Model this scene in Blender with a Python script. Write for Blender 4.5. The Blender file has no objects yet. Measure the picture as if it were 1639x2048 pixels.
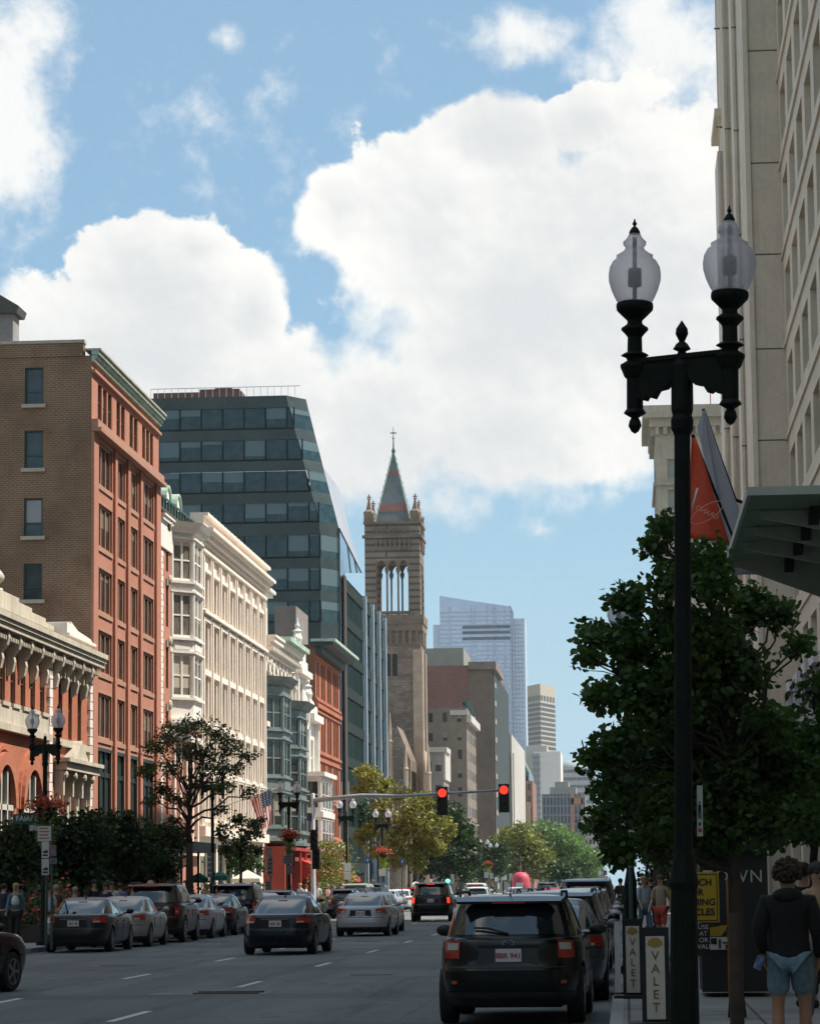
import bpy, math, random
import numpy as np
from mathutils import Vector, Matrix
R = math.radians
PI = math.pi
rnd = random.Random(11)
SC = bpy.context.scene
COL = SC.collection

# ------------------------------------------------------------------ camera
FOC, PW, PH = 5700.0, 1639.0, 2048.0
EYE = Vector((0, 0, 1.68))
CAM_ROT = (Matrix.Rotation(R(4.22), 4, 'Z') @ Matrix.Rotation(R(90 + 7.47), 4, 'X') @ Matrix.Rotation(R(-0.63), 4, 'Z'))
cd = bpy.data.cameras.new('camera')
cd.sensor_fit = 'VERTICAL'
cd.sensor_height = 36.0
cd.lens = 36.0 * FOC / PH
cd.clip_start = 0.5
cd.clip_end = 12000
cam = bpy.data.objects.new('camera', cd)
COL.objects.link(cam)
cam.matrix_world = Matrix.Translation(EYE) @ CAM_ROT
SC.camera = cam


def ray(px, py):
    """direction of the photograph's pixel, scaled so that its Y is 1"""
    d = CAM_ROT.to_3x3() @ Vector((px - PW / 2, PH / 2 - py, -FOC))
    return d / d.y


def at(px, py, Y):
    """the point seen at pixel (px, py) that lies Y metres up the street"""
    return EYE + ray(px, py) * Y


def proj(p):
    v = CAM_ROT.to_3x3().inverted() @ (Vector(p) - EYE)
    return (PW / 2 + FOC * v.x / -v.z, PH / 2 - FOC * v.y / -v.z)


def yat(px, X, py=1500):
    """how far up the street the plane X stands at pixel column px"""
    d = ray(px, py)
    return X / d.x


def zat(px, py, Y):
    return at(px, py, Y).z


# ------------------------------------------------------------------ things
def thing(name, label, cat, loc=(0, 0, 0), rz=0, group=None):
    o = bpy.data.objects.new(name, None)
    COL.objects.link(o)
    o.empty_display_size = .2
    o.location = loc
    o.rotation_euler = (0, 0, rz)
    o['label'] = label
    o['category'] = cat
    if group:
        o['group'] = group
    return o


def tag(o, label=None, cat=None, group=None, kind=None):
    if label: o['label'] = label
    if cat: o['category'] = cat
    if group: o['group'] = group
    if kind: o['kind'] = kind
    return o


KIDS = {}


def adopt(o, parent):
    if parent is not None:
        o.parent = parent
        KIDS.setdefault(parent.name, []).append(o)


def copy_tree(o, parent=None):
    c = o.copy()
    COL.objects.link(c)
    if parent is not None:
        adopt(c, parent)
    for ch in KIDS.get(o.name, []):
        copy_tree(ch, c)
    return c


def dup(o, loc, rz=0, label=None, group=None):
    c = copy_tree(o)
    c.location = loc
    c.rotation_euler = (0, 0, rz)
    if label: c['label'] = label
    if group: c['group'] = group
    return c


def tree_objs(o):
    out = [o]
    for ch in KIDS.get(o.name, []):
        out += tree_objs(ch)
    return out


def remat(root, table):
    """give a copy its own materials: {part name: material}"""
    for o in tree_objs(root):
        base = o.name.split('.')[0]
        if base in table and o.type == 'MESH' and len(o.material_slots):
            o.material_slots[0].link = 'OBJECT'
            o.material_slots[0].material = table[base]


def chain_loc(o):
    v = Vector((0, 0, 0))
    while o is not None:
        v += Vector(o.location)
        o = o.parent
    return v


# ------------------------------------------------------------------ mesh builder
class MB:
    def __init__(s):
        s.v = []
        s.f = []

    def add(s, pts, faces):
        n = len(s.v)
        s.v += [tuple(p) for p in pts]
        s.f += [tuple(n + i for i in f) for f in faces]
        return s

    def quad(s, a, b, c, d):
        return s.add([a, b, c, d], [(0, 1, 2, 3)])

    def poly(s, pts):
        return s.add(pts, [tuple(range(len(pts)))])

    def hexa(s, p):
        return s.add(p, [(0, 3, 2, 1), (4, 5, 6, 7), (0, 1, 5, 4), (1, 2, 6, 5), (2, 3, 7, 6), (3, 0, 4, 7)])

    def box(s, x0, x1, y0, y1, z0, z1):
        return s.hexa([(x0, y0, z0), (x1, y0, z0), (x1, y1, z0), (x0, y1, z0), (x0, y0, z1), (x1, y0, z1), (x1, y1, z1), (x0, y1, z1)])

    def obox(s, c, sx, sy, sz, rz=0, rx=0, ry=0):
        M = Matrix.Translation(c) @ Matrix.Rotation(rz, 4, 'Z') @ Matrix.Rotation(ry, 4, 'Y') @ Matrix.Rotation(rx, 4, 'X')
        p = [M @ Vector((x * sx / 2, y * sy / 2, z * sz / 2)) for z in (-1, 1) for x, y in ((-1, -1), (1, -1), (1, 1), (-1, 1))]
        return s.hexa(p)

    def lathe(s, prof, c=(0, 0, 0), n=16, M=None):
        """prof: list of (radius, z)"""
        c = Vector(c)
        pts = []
        for r, z in prof:
            for i in range(n):
                a = 2 * PI * i / n
                p = Vector((r * math.cos(a), r * math.sin(a), z))
                if M is not None: p = M @ p
                pts.append(c + p)
        fs = []
        for j in range(len(prof) - 1):
            for i in range(n):
                k = (i + 1) % n
                fs.append((j * n + i, j * n + k, (j + 1) * n + k, (j + 1) * n + i))
        fs.append(tuple(range(n - 1, -1, -1)))
        fs.append(tuple((len(prof) - 1) * n + i for i in range(n)))
        return s.add(pts, fs)

    def tube(s, path, rads, n=8):
        path = [Vector(p) for p in path]
        if not isinstance(rads, (list, tuple)): rads = [rads] * len(path)
        pts = []
        for j, p in enumerate(path):
            t = (path[min(j + 1, len(path) - 1)] - path[max(j - 1, 0)])
            if t.length < 1e-9: t = Vector((0, 0, 1))
            t.normalize()
            a = Vector((1, 0, 0)) if abs(t.x) < .8 else Vector((0, 1, 0))
            u = t.cross(a).normalized()
            w = t.cross(u)
            for i in range(n):
                g = 2 * PI * i / n
                pts.append(p + (u * math.cos(g) + w * math.sin(g)) * rads[j])
        fs = []
        for j in range(len(path) - 1):
            for i in range(n):
                k = (i + 1) % n
                fs.append((j * n + i, j * n + k, (j + 1) * n + k, (j + 1) * n + i))
        fs.append(tuple(range(n - 1, -1, -1)))
        fs.append(tuple((len(path) - 1) * n + i for i in range(n)))
        return s.add(pts, fs)

    def prism(s, outline, a, b, axis='x'):
        """outline of 2-D points swept between a and b along an axis"""
        n = len(outline)
        def m(u, v, w):
            return {'x': (w, u, v), 'y': (u, w, v), 'z': (u, v, w)}[axis]
        pts = [m(u, v, a) for u, v in outline] + [m(u, v, b) for u, v in outline]
        fs = [tuple(range(n - 1, -1, -1)), tuple(range(n, 2 * n))] + [(i, (i + 1) % n, n + (i + 1) % n, n + i) for i in range(n)]
        return s.add(pts, fs)

    def ball(s, c, rx, ry, rz, n=12, m=8):
        prof = []
        c = Vector(c)
        pts = []
        for j in range(m + 1):
            t = PI * j / m
            for i in range(n):
                a = 2 * PI * i / n
                pts.append(c + Vector((rx * math.sin(t) * math.cos(a), ry * math.sin(t) * math.sin(a), -rz * math.cos(t))))
        fs = [(j * n + i, j * n + (i + 1) % n, (j + 1) * n + (i + 1) % n, (j + 1) * n + i) for j in range(m) for i in range(n)]
        return s.add(pts, fs)

    def mesh(s, name, off=(0, 0, 0)):
        me = bpy.data.meshes.new(name)
        o = Vector(off)
        me.from_pydata([(p[0] - o.x, p[1] - o.y, p[2] - o.z) for p in s.v], [], s.f)
        me.update()
        boxuv(me)
        return me

    def pieces(s):
        par = list(range(len(s.v)))
        def find(i):
            while par[i] != i:
                par[i] = par[par[i]]
                i = par[i]
            return i
        for f in s.f:
            a = find(f[0])
            for i in f[1:]: par[find(i)] = a
        groups = {}
        for f in s.f: groups.setdefault(find(f[0]), []).append(f)
        out = []
        for g in groups.values():
            m = MB(); mp = {}
            for f in g:
                for i in f:
                    if i not in mp:
                        mp[i] = len(m.v); m.v.append(s.v[i])
                m.f.append(tuple(mp[i] for i in f))
            out.append(m)
        return out

    def each(s, name, m, parent=None, smooth=False):
        """every separate piece becomes a part of its own"""
        o = None
        for q in s.pieces()[:100]: o = q.build(name, m, parent, smooth)
        return o

    def build(s, name, m, parent=None, smooth=False, bevel=0):
        off = chain_loc(parent) if parent is not None else Vector((0, 0, 0))
        me = s.mesh(name, off)
        me.materials.append(m)
        if smooth: me.shade_smooth()
        o = bpy.data.objects.new(name, me)
        COL.objects.link(o)
        adopt(o, parent)
        if bevel:
            b = o.modifiers.new('b', 'BEVEL')
            b.width = bevel
            b.segments = 2
            b.limit_method = 'ANGLE'
        return o


def boxuv(me):
    nl = len(me.loops)
    if nl == 0: return
    uvl = me.uv_layers.new(name='uv')
    co = np.zeros(len(me.vertices) * 3)
    me.vertices.foreach_get('co', co)
    co = co.reshape(-1, 3)
    li = np.zeros(nl, dtype=np.int64)
    me.loops.foreach_get('vertex_index', li)
    npo = len(me.polygons)
    nr = np.zeros(npo * 3)
    me.polygons.foreach_get('normal', nr)
    nr = np.abs(nr.reshape(-1, 3))
    ls = np.zeros(npo, dtype=np.int64)
    me.polygons.foreach_get('loop_total', ls)
    ax = np.repeat(np.argmax(nr, axis=1), ls)
    c = co[li]
    u = np.where(ax == 0, c[:, 1], c[:, 0])
    v = np.where(ax == 2, c[:, 1], c[:, 2])
    uvl.data.foreach_set('uv', np.stack([u, v], 1).ravel())


def struct(mb, name, m, parent=None):
    o = mb.build(name, m, parent)
    if parent is None: o['kind'] = 'structure'
    return o


# ------------------------------------------------------------------ materials
MATS = {}


def nd(nt, t, **kw):
    n = nt.nodes.new(t)
    for k, v in kw.items():
        if k.startswith('i_'):
            n.inputs[k[2:].replace('_', ' ')].default_value = v
        else:
            setattr(n, k, v)
    return n


def c4(c, k=1.0):
    return (min(1, c[0] * k), min(1, c[1] * k), min(1, c[2] * k), 1)


def base_mat(name):
    m = bpy.data.materials.new(name)
    m.use_nodes = True
    nt = m.node_tree
    return m, nt, nt.nodes['Principled BSDF']


def mixc(nt, f, a, b, mode='MIX'):
    n = nt.nodes.new('ShaderNodeMix')
    n.data_type = 'RGBA'
    n.blend_type = mode
    for sock, val in ((n.inputs[0], f), (n.inputs[6], a), (n.inputs[7], b)):
        if hasattr(val, 'links') or hasattr(val, 'is_linked'):
            nt.links.new(val, sock)
        else:
            sock.default_value = val
    return n.outputs[2]


def mth(nt, op, a, b=None, clamp=False, c=None):
    n = nt.nodes.new('ShaderNodeMath')
    n.operation = op
    n.use_clamp = clamp
    for i, val in enumerate((a, b, c)):
        if val is None: continue
        if hasattr(val, 'is_linked'):
            nt.links.new(val, n.inputs[i])
        else:
            n.inputs[i].default_value = val
    return n.outputs[0]


def ramp(nt, f, a, b):
    n = nt.nodes.new('ShaderNodeMapRange')
    n.interpolation_type = 'SMOOTHSTEP'
    nt.links.new(f, n.inputs[0])
    n.inputs[1].default_value = a
    n.inputs[2].default_value = b
    return n.outputs[0]


def noise(nt, vec, scale, detail=4, rough=.55):
    n = nd(nt, 'ShaderNodeTexNoise')
    n.inputs['Scale'].default_value = scale
    n.inputs['Detail'].default_value = detail
    n.inputs['Roughness'].default_value = rough
    if vec is not None: nt.links.new(vec, n.inputs['Vector'])
    return n.outputs['Fac']


def mat(name, col, rough=.75, metal=0, var=.12, vs=.7, bump=0, bs=25, coat=0, emit=None, es=1, spec=.5, streak=0):
    if name in MATS: return MATS[name]
    m, nt, p = base_mat(name)
    L = nt.links
    p.inputs['Roughness'].default_value = rough
    p.inputs['Metallic'].default_value = metal
    p.inputs['Specular IOR Level'].default_value = spec
    p.inputs['Coat Weight'].default_value = coat
    p.inputs['Coat Roughness'].default_value = .04
    p.inputs['Base Color'].default_value = c4(col)
    tc = nd(nt, 'ShaderNodeTexCoord')
    if var:
        f1 = noise(nt, tc.outputs['Object'], vs, 6)
        f2 = noise(nt, tc.outputs['Object'], vs * 9, 3)
        f = mth(nt, 'ADD', mth(nt, 'MULTIPLY', f1, .65), mth(nt, 'MULTIPLY', f2, .35))
        c = mixc(nt, ramp(nt, f, .32, .68), c4(col, 1 - var), c4(col, 1 + var))
        if streak:
            mp = nd(nt, 'ShaderNodeMapping')
            mp.inputs['Scale'].default_value = (2.2, 2.2, .12)
            L.new(tc.outputs['Object'], mp.inputs[0])
            s = ramp(nt, noise(nt, mp.outputs[0], 2.0, 5), .48, .75)
            c = mixc(nt, mth(nt, 'MULTIPLY', s, streak), c, c4((col[0] * .45, col[1] * .42, col[2] * .38)))
        L.new(c, p.inputs['Base Color'])
    if bump:
        b = nd(nt, 'ShaderNodeBump')
        b.inputs['Strength'].default_value = bump
        b.inputs['Distance'].default_value = .02
        L.new(noise(nt, tc.outputs['Object'], bs, 5), b.inputs['Height'])
        L.new(b.outputs[0], p.inputs['Normal'])
    if emit:
        p.inputs['Emission Color'].default_value = c4(emit)
        p.inputs['Emission Strength'].default_value = es
    MATS[name] = m
    return m


def brick(name, c1, c2, mortar, bw=.23, bh=.078, ms=.010, var=.25, blotch=None, bfac=.5, bump=.4, vs=.25):
    m, nt, p = base_mat(name)
    L = nt.links
    tc = nd(nt, 'ShaderNodeTexCoord')
    b = nd(nt, 'ShaderNodeTexBrick')
    b.inputs['Color1'].default_value = c4(c1)
    b.inputs['Color2'].default_value = c4(c2)
    b.inputs['Mortar'].default_value = c4(mortar)
    b.inputs['Scale'].default_value = 1
    b.inputs['Brick Width'].default_value = bw
    b.inputs['Row Height'].default_value = bh
    b.inputs['Mortar Size'].default_value = ms
    b.inputs['Mortar Smooth'].default_value = .2
    L.new(tc.outputs['UV'], b.inputs['Vector'])
    f = noise(nt, tc.outputs['Object'], vs, 7, .6)
    g = ramp(nt, f, .3, .7)
    k = mixc(nt, g, (1 - var,) * 3 + (1,), (1 + var * .4,) * 3 + (1,))
    c = mixc(nt, 1.0, b.outputs['Color'], k, 'MULTIPLY')
    if blotch:
        f2 = ramp(nt, noise(nt, tc.outputs['Object'], vs * 2.2, 6), .5, .72)
        c = mixc(nt, mth(nt, 'MULTIPLY', f2, bfac), c, c4(blotch))
    L.new(c, p.inputs['Base Color'])
    p.inputs['Roughness'].default_value = .9
    p.inputs['Specular IOR Level'].default_value = .25
    bp = nd(nt, 'ShaderNodeBump')
    bp.inputs['Strength'].default_value = bump
    bp.inputs['Distance'].default_value = .015
    bp.invert = True
    L.new(b.outputs['Fac'], bp.inputs['Height'])
    L.new(bp.outputs[0], p.inputs['Normal'])
    return m


def glassy(name, col, col2=None, blind=None, rough=.08, spec=.6, chance=.5, wav=.04):
    """window glass seen from outside: dark, glossy, some with a shade drawn part of the way"""
    m, nt, p = base_mat(name)
    L = nt.links
    tc = nd(nt, 'ShaderNodeTexCoord')
    oi = nd(nt, 'ShaderNodeObjectInfo')
    rr = oi.outputs['Random']
    c = mixc(nt, ramp(nt, noise(nt, tc.outputs['Object'], 1.3, 3), .35, .65), c4(col), c4(col2 or (col[0] * 1.8, col[1] * 1.8, col[2] * 1.8)))
    if blind:
        sx = nd(nt, 'ShaderNodeSeparateXYZ')
        L.new(tc.outputs['Generated'], sx.inputs[0])
        r2 = mth(nt, 'FRACT', mth(nt, 'MULTIPLY', rr, 17.3))
        lim = mth(nt, 'SUBTRACT', 1.0, mth(nt, 'MULTIPLY', r2, .85))
        f = mth(nt, 'MULTIPLY', mth(nt, 'GREATER_THAN', sx.outputs[2], lim), mth(nt, 'LESS_THAN', rr, chance))
        c = mixc(nt, f, c, c4(blind))
    L.new(c, p.inputs['Base Color'])
    p.inputs['Roughness'].default_value = rough
    p.inputs['Specular IOR Level'].default_value = spec
    b = nd(nt, 'ShaderNodeBump')
    b.inputs['Strength'].default_value = wav
    b.inputs['Distance'].default_value = .05
    L.new(noise(nt, tc.outputs['Object'], 1.1, 2), b.inputs['Height'])
    L.new(b.outputs[0], p.inputs['Normal'])
    MATS[name] = m
    return m


def leafmat(name, c1, c2, vs=.6, trans=.25):
    m, nt, p = base_mat(name)
    L = nt.links
    tc = nd(nt, 'ShaderNodeTexCoord')
    f = ramp(nt, noise(nt, tc.outputs['Object'], vs, 5), .35, .65)
    f2 = ramp(nt, noise(nt, tc.outputs['Object'], vs * 14, 2), .3, .7)
    c = mixc(nt, mth(nt, 'ADD', mth(nt, 'MULTIPLY', f, .6), mth(nt, 'MULTIPLY', f2, .4)), c4(c1), c4(c2))
    L.new(c, p.inputs['Base Color'])
    p.inputs['Roughness'].default_value = .5
    p.inputs['Specular IOR Level'].default_value = .4
    t = nd(nt, 'ShaderNodeBsdfTranslucent')
    L.new(mixc(nt, 1.0, c, (1.3, 1.5, .6, 1), 'MULTIPLY'), t.inputs[0])
    mx = nd(nt, 'ShaderNodeMixShader')
    mx.inputs[0].default_value = trans
    L.new(p.outputs[0], mx.inputs[1])
    L.new(t.outputs[0], mx.inputs[2])
    L.new(mx.outputs[0], nt.nodes['Material Output'].inputs[0])
    return m


def put_text(s, size, m, parent, name='lettering', loc=(0, 0, 0), rot=(PI / 2, 0, 0), ext=.004, space=1.0, ax='CENTER', bold=0, line=1.0):
    cu = bpy.data.curves.new('t', 'FONT')
    cu.body = s
    cu.size = size
    cu.extrude = ext
    cu.offset = bold
    cu.align_x = ax
    cu.align_y = 'CENTER'
    cu.space_character = space
    cu.space_line = line
    tmp = bpy.data.objects.new('t', cu)
    COL.objects.link(tmp)
    dg = bpy.context.evaluated_depsgraph_get()
    me = bpy.data.meshes.new_from_object(tmp.evaluated_get(dg))
    bpy.data.objects.remove(tmp)
    me.materials.clear()
    me.materials.append(m)
    o = bpy.data.objects.new(name, me)
    COL.objects.link(o)
    o.location = Vector(loc)
    o.rotation_euler = rot
    if parent is not None: adopt(o, parent)
    return o


# ------------------------------------------------------------------ facade frame
class Fac:
    n = 0

    def __init__(s, P, U, N):
        s.P, s.U, s.N = Vector(P), Vector(U), Vector(N)
        Fac.n += 1
        s.id = Fac.n
        s.cache = {}

    def m(s, u, v, d=0):
        p = s.P + s.U * u + s.N * d
        return Vector((p.x, p.y, p.z + v))

    def box(s, mb, u0, u1, v0, v1, d0, d1):
        m = s.m
        return mb.hexa([m(u0, v0, d0), m(u1, v0, d0), m(u1, v0, d1), m(u0, v0, d1), m(u0, v1, d0), m(u1, v1, d0), m(u1, v1, d1), m(u0, v1, d1)])

    def sheet(s, mb, u0, u1, v0, v1, ops, rev=.3, d=0):
        us = sorted(set([u0, u1] + [o[0] for o in ops] + [o[1] for o in ops]))
        vs = sorted(set([v0, v1] + [o[2] for o in ops] + [o[3] for o in ops]))
        for i in range(len(us) - 1):
            for j in range(len(vs) - 1):
                cu, cv = (us[i] + us[i + 1]) / 2, (vs[j] + vs[j + 1]) / 2
                if cu < u0 or cu > u1 or cv < v0 or cv > v1: continue
                if any(o[0] < cu < o[1] and o[2] < cv < o[3] for o in ops): continue
                mb.quad(s.m(us[i], vs[j], d), s.m(us[i + 1], vs[j], d), s.m(us[i + 1], vs[j + 1], d), s.m(us[i], vs[j + 1], d))
        for a, b, c, e in ops:
            m = s.m
            mb.quad(m(a, c, d), m(a, e, d), m(a, e, d - rev), m(a, c, d - rev))
            mb.quad(m(b, c, d), m(b, e, d), m(b, e, d - rev), m(b, c, d - rev))
            mb.quad(m(a, c, d), m(b, c, d), m(b, c, d - rev), m(a, c, d - rev))
            mb.quad(m(a, e, d), m(b, e, d), m(b, e, d - rev), m(a, e, d - rev))

    def arch(s, mb, uc, hw, v0, v1, d0, d1, n=8):
        """filled arched panel: straight to v1, half round above"""
        pts = [(uc - hw, v0), (uc + hw, v0)] + [(uc + hw * math.cos(PI * i / n), v1 + hw * math.sin(PI * i / n)) for i in range(n + 1)]
        a = [s.m(u, v, d0) for u, v in pts]
        b = [s.m(u, v, d1) for u, v in pts]
        k = len(pts)
        mb.add(a + b, [tuple(range(k)), tuple(range(k, 2 * k))] + [(i, (i + 1) % k, k + (i + 1) % k, k + i) for i in range(k)])

    def archring(s, mb, uc, r0, r1, v1, d0, d1, n=10):
        for i in range(n):
            a0, a1 = PI * i / n, PI * (i + 1) / n
            q = []
            for d in (d0, d1):
                for r, a in ((r0, a0), (r1, a0), (r1, a1), (r0, a1)):
                    q.append(s.m(uc + r * math.cos(a), v1 + r * math.sin(a), d))
            mb.hexa(q)

    def window(s, root, u0, u1, v0, v1, fm, pm, d=-.14, t=.06, mull=0, rail=(.5,), fd=.06, name='window'):
        """frame as a part of root, pane under it; meshes shared by size"""
        w, h = round(u1 - u0, 3), round(v1 - v0, 3)
        key = (w, h, t, mull, tuple(rail), fm.name, pm.name, fd)
        if key not in s.cache:
            U, N = s.U, s.N
            def q(mb, a, b, c, e, d0, d1):
                P = lambda u, v, dd: U * u + N * dd + Vector((0, 0, v))
                mb.hexa([P(a, c, d0), P(b, c, d0), P(b, c, d1), P(a, c, d1), P(a, e, d0), P(b, e, d0), P(b, e, d1), P(a, e, d1)])
            mb = MB()
            q(mb, 0, t, 0, h, 0, fd); q(mb, w - t, w, 0, h, 0, fd)
            q(mb, t, w - t, 0, t, 0, fd); q(mb, t, w - t, h - t, h, 0, fd)
            for k in range(mull):
                c = w * (k + 1) / (mull + 1)
                q(mb, c - t * .6, c + t * .6, t, h - t, 0, fd)
            for r_ in rail:
                q(mb, t, w - t, h * r_ - t * .4, h * r_ + t * .4, 0, fd * .8)
            fme = mb.mesh('window'); fme.materials.append(fm)
            pb = MB()
            pb.quad(U * 0 + Vector((0, 0, 0)), U * w, U * w + Vector((0, 0, h)), Vector((0, 0, h)))
            pme = pb.mesh('pane', (0, 0, 0)); pme.materials.append(pm)
            s.cache[key] = (fme, pme)
        fme, pme = s.cache[key]
        o = bpy.data.objects.new(name, fme); COL.objects.link(o)
        o.location = s.m(u0, v0, d) - chain_loc(root)
        adopt(o, root)
        p = bpy.data.objects.new('pane', pme); COL.objects.link(p)
        p.location = s.N * .012
        adopt(p, o)
        return o


def shell(root, x0, x1, y0, y1, z0, z1, m, rm, parapet=.0, sides='bsl', roof_name='roof'):
    """the walls of a block other than its facade: s near side (-Y), l far side (+Y), b back (-X side), f (+X side)"""
    mb = MB()
    if 's' in sides: mb.quad((x0, y0, z0), (x1, y0, z0), (x1, y0, z1), (x0, y0, z1))
    if 'l' in sides: mb.quad((x0, y1, z0), (x1, y1, z0), (x1, y1, z1), (x0, y1, z1))
    if 'b' in sides: mb.quad((x0, y0, z0), (x0, y1, z0), (x0, y1, z1), (x0, y0, z1))
    if 'f' in sides: mb.quad((x1, y0, z0), (x1, y1, z0), (x1, y1, z1), (x1, y0, z1))
    mb.build('side_wall', m, root)
    r = MB()
    r.quad((x0, y0, z1 - parapet), (x1, y0, z1 - parapet), (x1, y1, z1 - parapet), (x0, y1, z1 - parapet))
    r.build(roof_name, rm, root)
# ------------------------------------------------------------------ ground, road and pavements
M_asph = None
def asphalt():
    m, nt, p = base_mat('asphalt')
    L = nt.links
    tc = nd(nt, 'ShaderNodeTexCoord')
    o = tc.outputs['Object']
    mp = nd(nt, 'ShaderNodeMapping'); mp.inputs['Scale'].default_value = (.9, .09, 1); L.new(o, mp.inputs[0])
    f1 = ramp(nt, noise(nt, mp.outputs[0], 1.0, 6, .6), .35, .68)
    mp2 = nd(nt, 'ShaderNodeMapping'); mp2.inputs['Scale'].default_value = (.06, .5, 1); L.new(o, mp2.inputs[0])
    f2 = ramp(nt, noise(nt, mp2.outputs[0], .7, 5), .5, .62)
    f3 = ramp(nt, noise(nt, o, 30, 3), .3, .7)
    c = mixc(nt, f1, (.125, .134, .128, 1), (.185, .196, .188, 1))
    c = mixc(nt, mth(nt, 'MULTIPLY', f2, .7), c, (.08, .086, .087, 1))
    c = mixc(nt, mth(nt, 'MULTIPLY', f3, .35), c, (.24, .24, .235, 1))
    cr = nd(nt, 'ShaderNodeTexVoronoi'); cr.feature = 'DISTANCE_TO_EDGE'; cr.inputs['Scale'].default_value = .18
    wv = nd(nt, 'ShaderNodeVectorMath'); wv.operation = 'MULTIPLY_ADD'
    nn = nd(nt, 'ShaderNodeTexNoise'); nn.inputs['Scale'].default_value = .8; nn.inputs['Detail'].default_value = 5; L.new(o, nn.inputs['Vector'])
    L.new(nn.outputs['Color'], wv.inputs[0]); wv.inputs[1].default_value = (3, 3, 0); L.new(o, wv.inputs[2]); L.new(wv.outputs[0], cr.inputs['Vector'])
    k = ramp(nt, cr.outputs['Distance'], .012, .004)
    c = mixc(nt, mth(nt, 'MULTIPLY', k, .6), c, (.05, .05, .052, 1))
    # tyre-polished lanes and drips of oil along their middles
    sp = nd(nt, 'ShaderNodeSeparateXYZ'); L.new(o, sp.inputs[0])
    fx = mth(nt, 'FRACT', mth(nt, 'DIVIDE', sp.outputs[0], 2.95))
    oil = ramp(nt, mth(nt, 'ABSOLUTE', mth(nt, 'SUBTRACT', fx, .72)), .16, .02)
    nz = ramp(nt, noise(nt, mp.outputs[0], 2.5, 5, .6), .42, .62)
    c = mixc(nt, mth(nt, 'MULTIPLY', mth(nt, 'MULTIPLY', oil, nz), .55), c, (.06, .062, .062, 1))
    v2 = nd(nt, 'ShaderNodeTexVoronoi'); v2.inputs['Scale'].default_value = .11; L.new(mp2.outputs[0], v2.inputs['Vector'])
    tb = nd(nt, 'ShaderNodeTexBrick'); tb.inputs['Scale'].default_value = 1; tb.inputs['Brick Width'].default_value = 2.9; tb.inputs['Row Height'].default_value = 7.3; tb.inputs['Mortar Size'].default_value = .015
    tb.inputs['Color1'].default_value = (1, 1, 1, 1); tb.inputs['Color2'].default_value = (.74, .75, .76, 1); tb.inputs['Mortar'].default_value = (.45, .45, .45, 1); tb.offset = .37
    L.new(o, tb.inputs['Vector'])
    c = mixc(nt, .8, c, tb.outputs['Color'], 'MULTIPLY')
    L.new(c, p.inputs['Base Color'])
    p.inputs['Roughness'].default_value = .82
    b = nd(nt, 'ShaderNodeBump'); b.inputs['Strength'].default_value = .5; b.inputs['Distance'].default_value = .01
    L.new(noise(nt, o, 70, 4), b.inputs['Height']); L.new(b.outputs[0], p.inputs['Normal'])
    return m
M_asph = asphalt()
M_pave = brick('concrete_paving', (.30, .30, .29), (.34, .335, .32), (.12, .12, .115), bw=1.5, bh=1.5, ms=.02, var=.2, vs=.7)
for n_ in M_pave.node_tree.nodes:
    if n_.type == 'TEX_BRICK': n_.offset = 0
M_kerb = mat('granite_kerb', (.33, .33, .33), var=.2, vs=3)
M_paint = mat('worn_road_paint', (.62, .62, .60), var=.2, vs=6)
KR, KL = -.22, -15.9       # kerb lines
mb = MB(); mb.box(-1500, 1500, -250, 2400, -1, -.02); struct(mb, 'ground', mat('city_ground', (.16, .16, .15)))
mb = MB(); mb.quad((KL, -60, 0), (KR, -60, 0), (KR, 1100, 0), (KL, 1100, 0)); road = struct(mb, 'road', M_asph)
for nm, x0, x1, xs in (('pavement', KR + .15, 9, KR), ('pavement_across_the_road', -40, KL - .15, KL)):
    mb = MB(); mb.box(x0, x1, -60, 1100, -.01, .13); pv = struct(mb, nm, M_pave)
    mb = MB(); mb.box(min(xs, xs + (.15 if xs > -5 else -.15)), max(xs, xs + (.15 if xs > -5 else -.15)), -60, 1100, -.01, .135); mb.build('kerb', M_kerb, pv)
for xl, ys in ((-6.6, 36.5), (-9.45, 41.5), (-3.6, 140)):
    y = ys
    while y < 420:
        mb = MB(); x = xl; mb.quad((x - .06, y, .004), (x + .06, y, .004), (x + .06, y + 3.0, .004), (x - .06, y + 3.0, .004))
        mb.build('lane_dash', M_paint, road)
        y += 12.2
for k, (mx_, my_) in enumerate(((-4.9, 55), (-11.2, 63), (-7.9, 88), (-4.6, 108))):
    mb = MB(); mb.lathe([(.42, .0), (.42, .008), (.36, .011), (.0, .011)], (mx_, my_, 0), 24); mb.build('manhole_cover', mat('manhole_iron', (.06, .055, .05), metal=.4, rough=.6, vs=8), road)
a = at(470, 1974, 46)
mb = MB(); mb.box(-7.6, -5.7, 45.2, 46.6, 0, .006); mb.build('patch', mat('old_asphalt_patch', (.17, .165, .155), var=.3, vs=3), road)
mb = MB(); mb.box(-6.9, -5.85, 45.5, 45.65, .006, .03); mb.box(-6.9, -5.85, 46.1, 46.25, .006, .03); mb.build('utility_cover', mat('rusty_iron', (.12, .1, .085), metal=.5), road)
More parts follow.
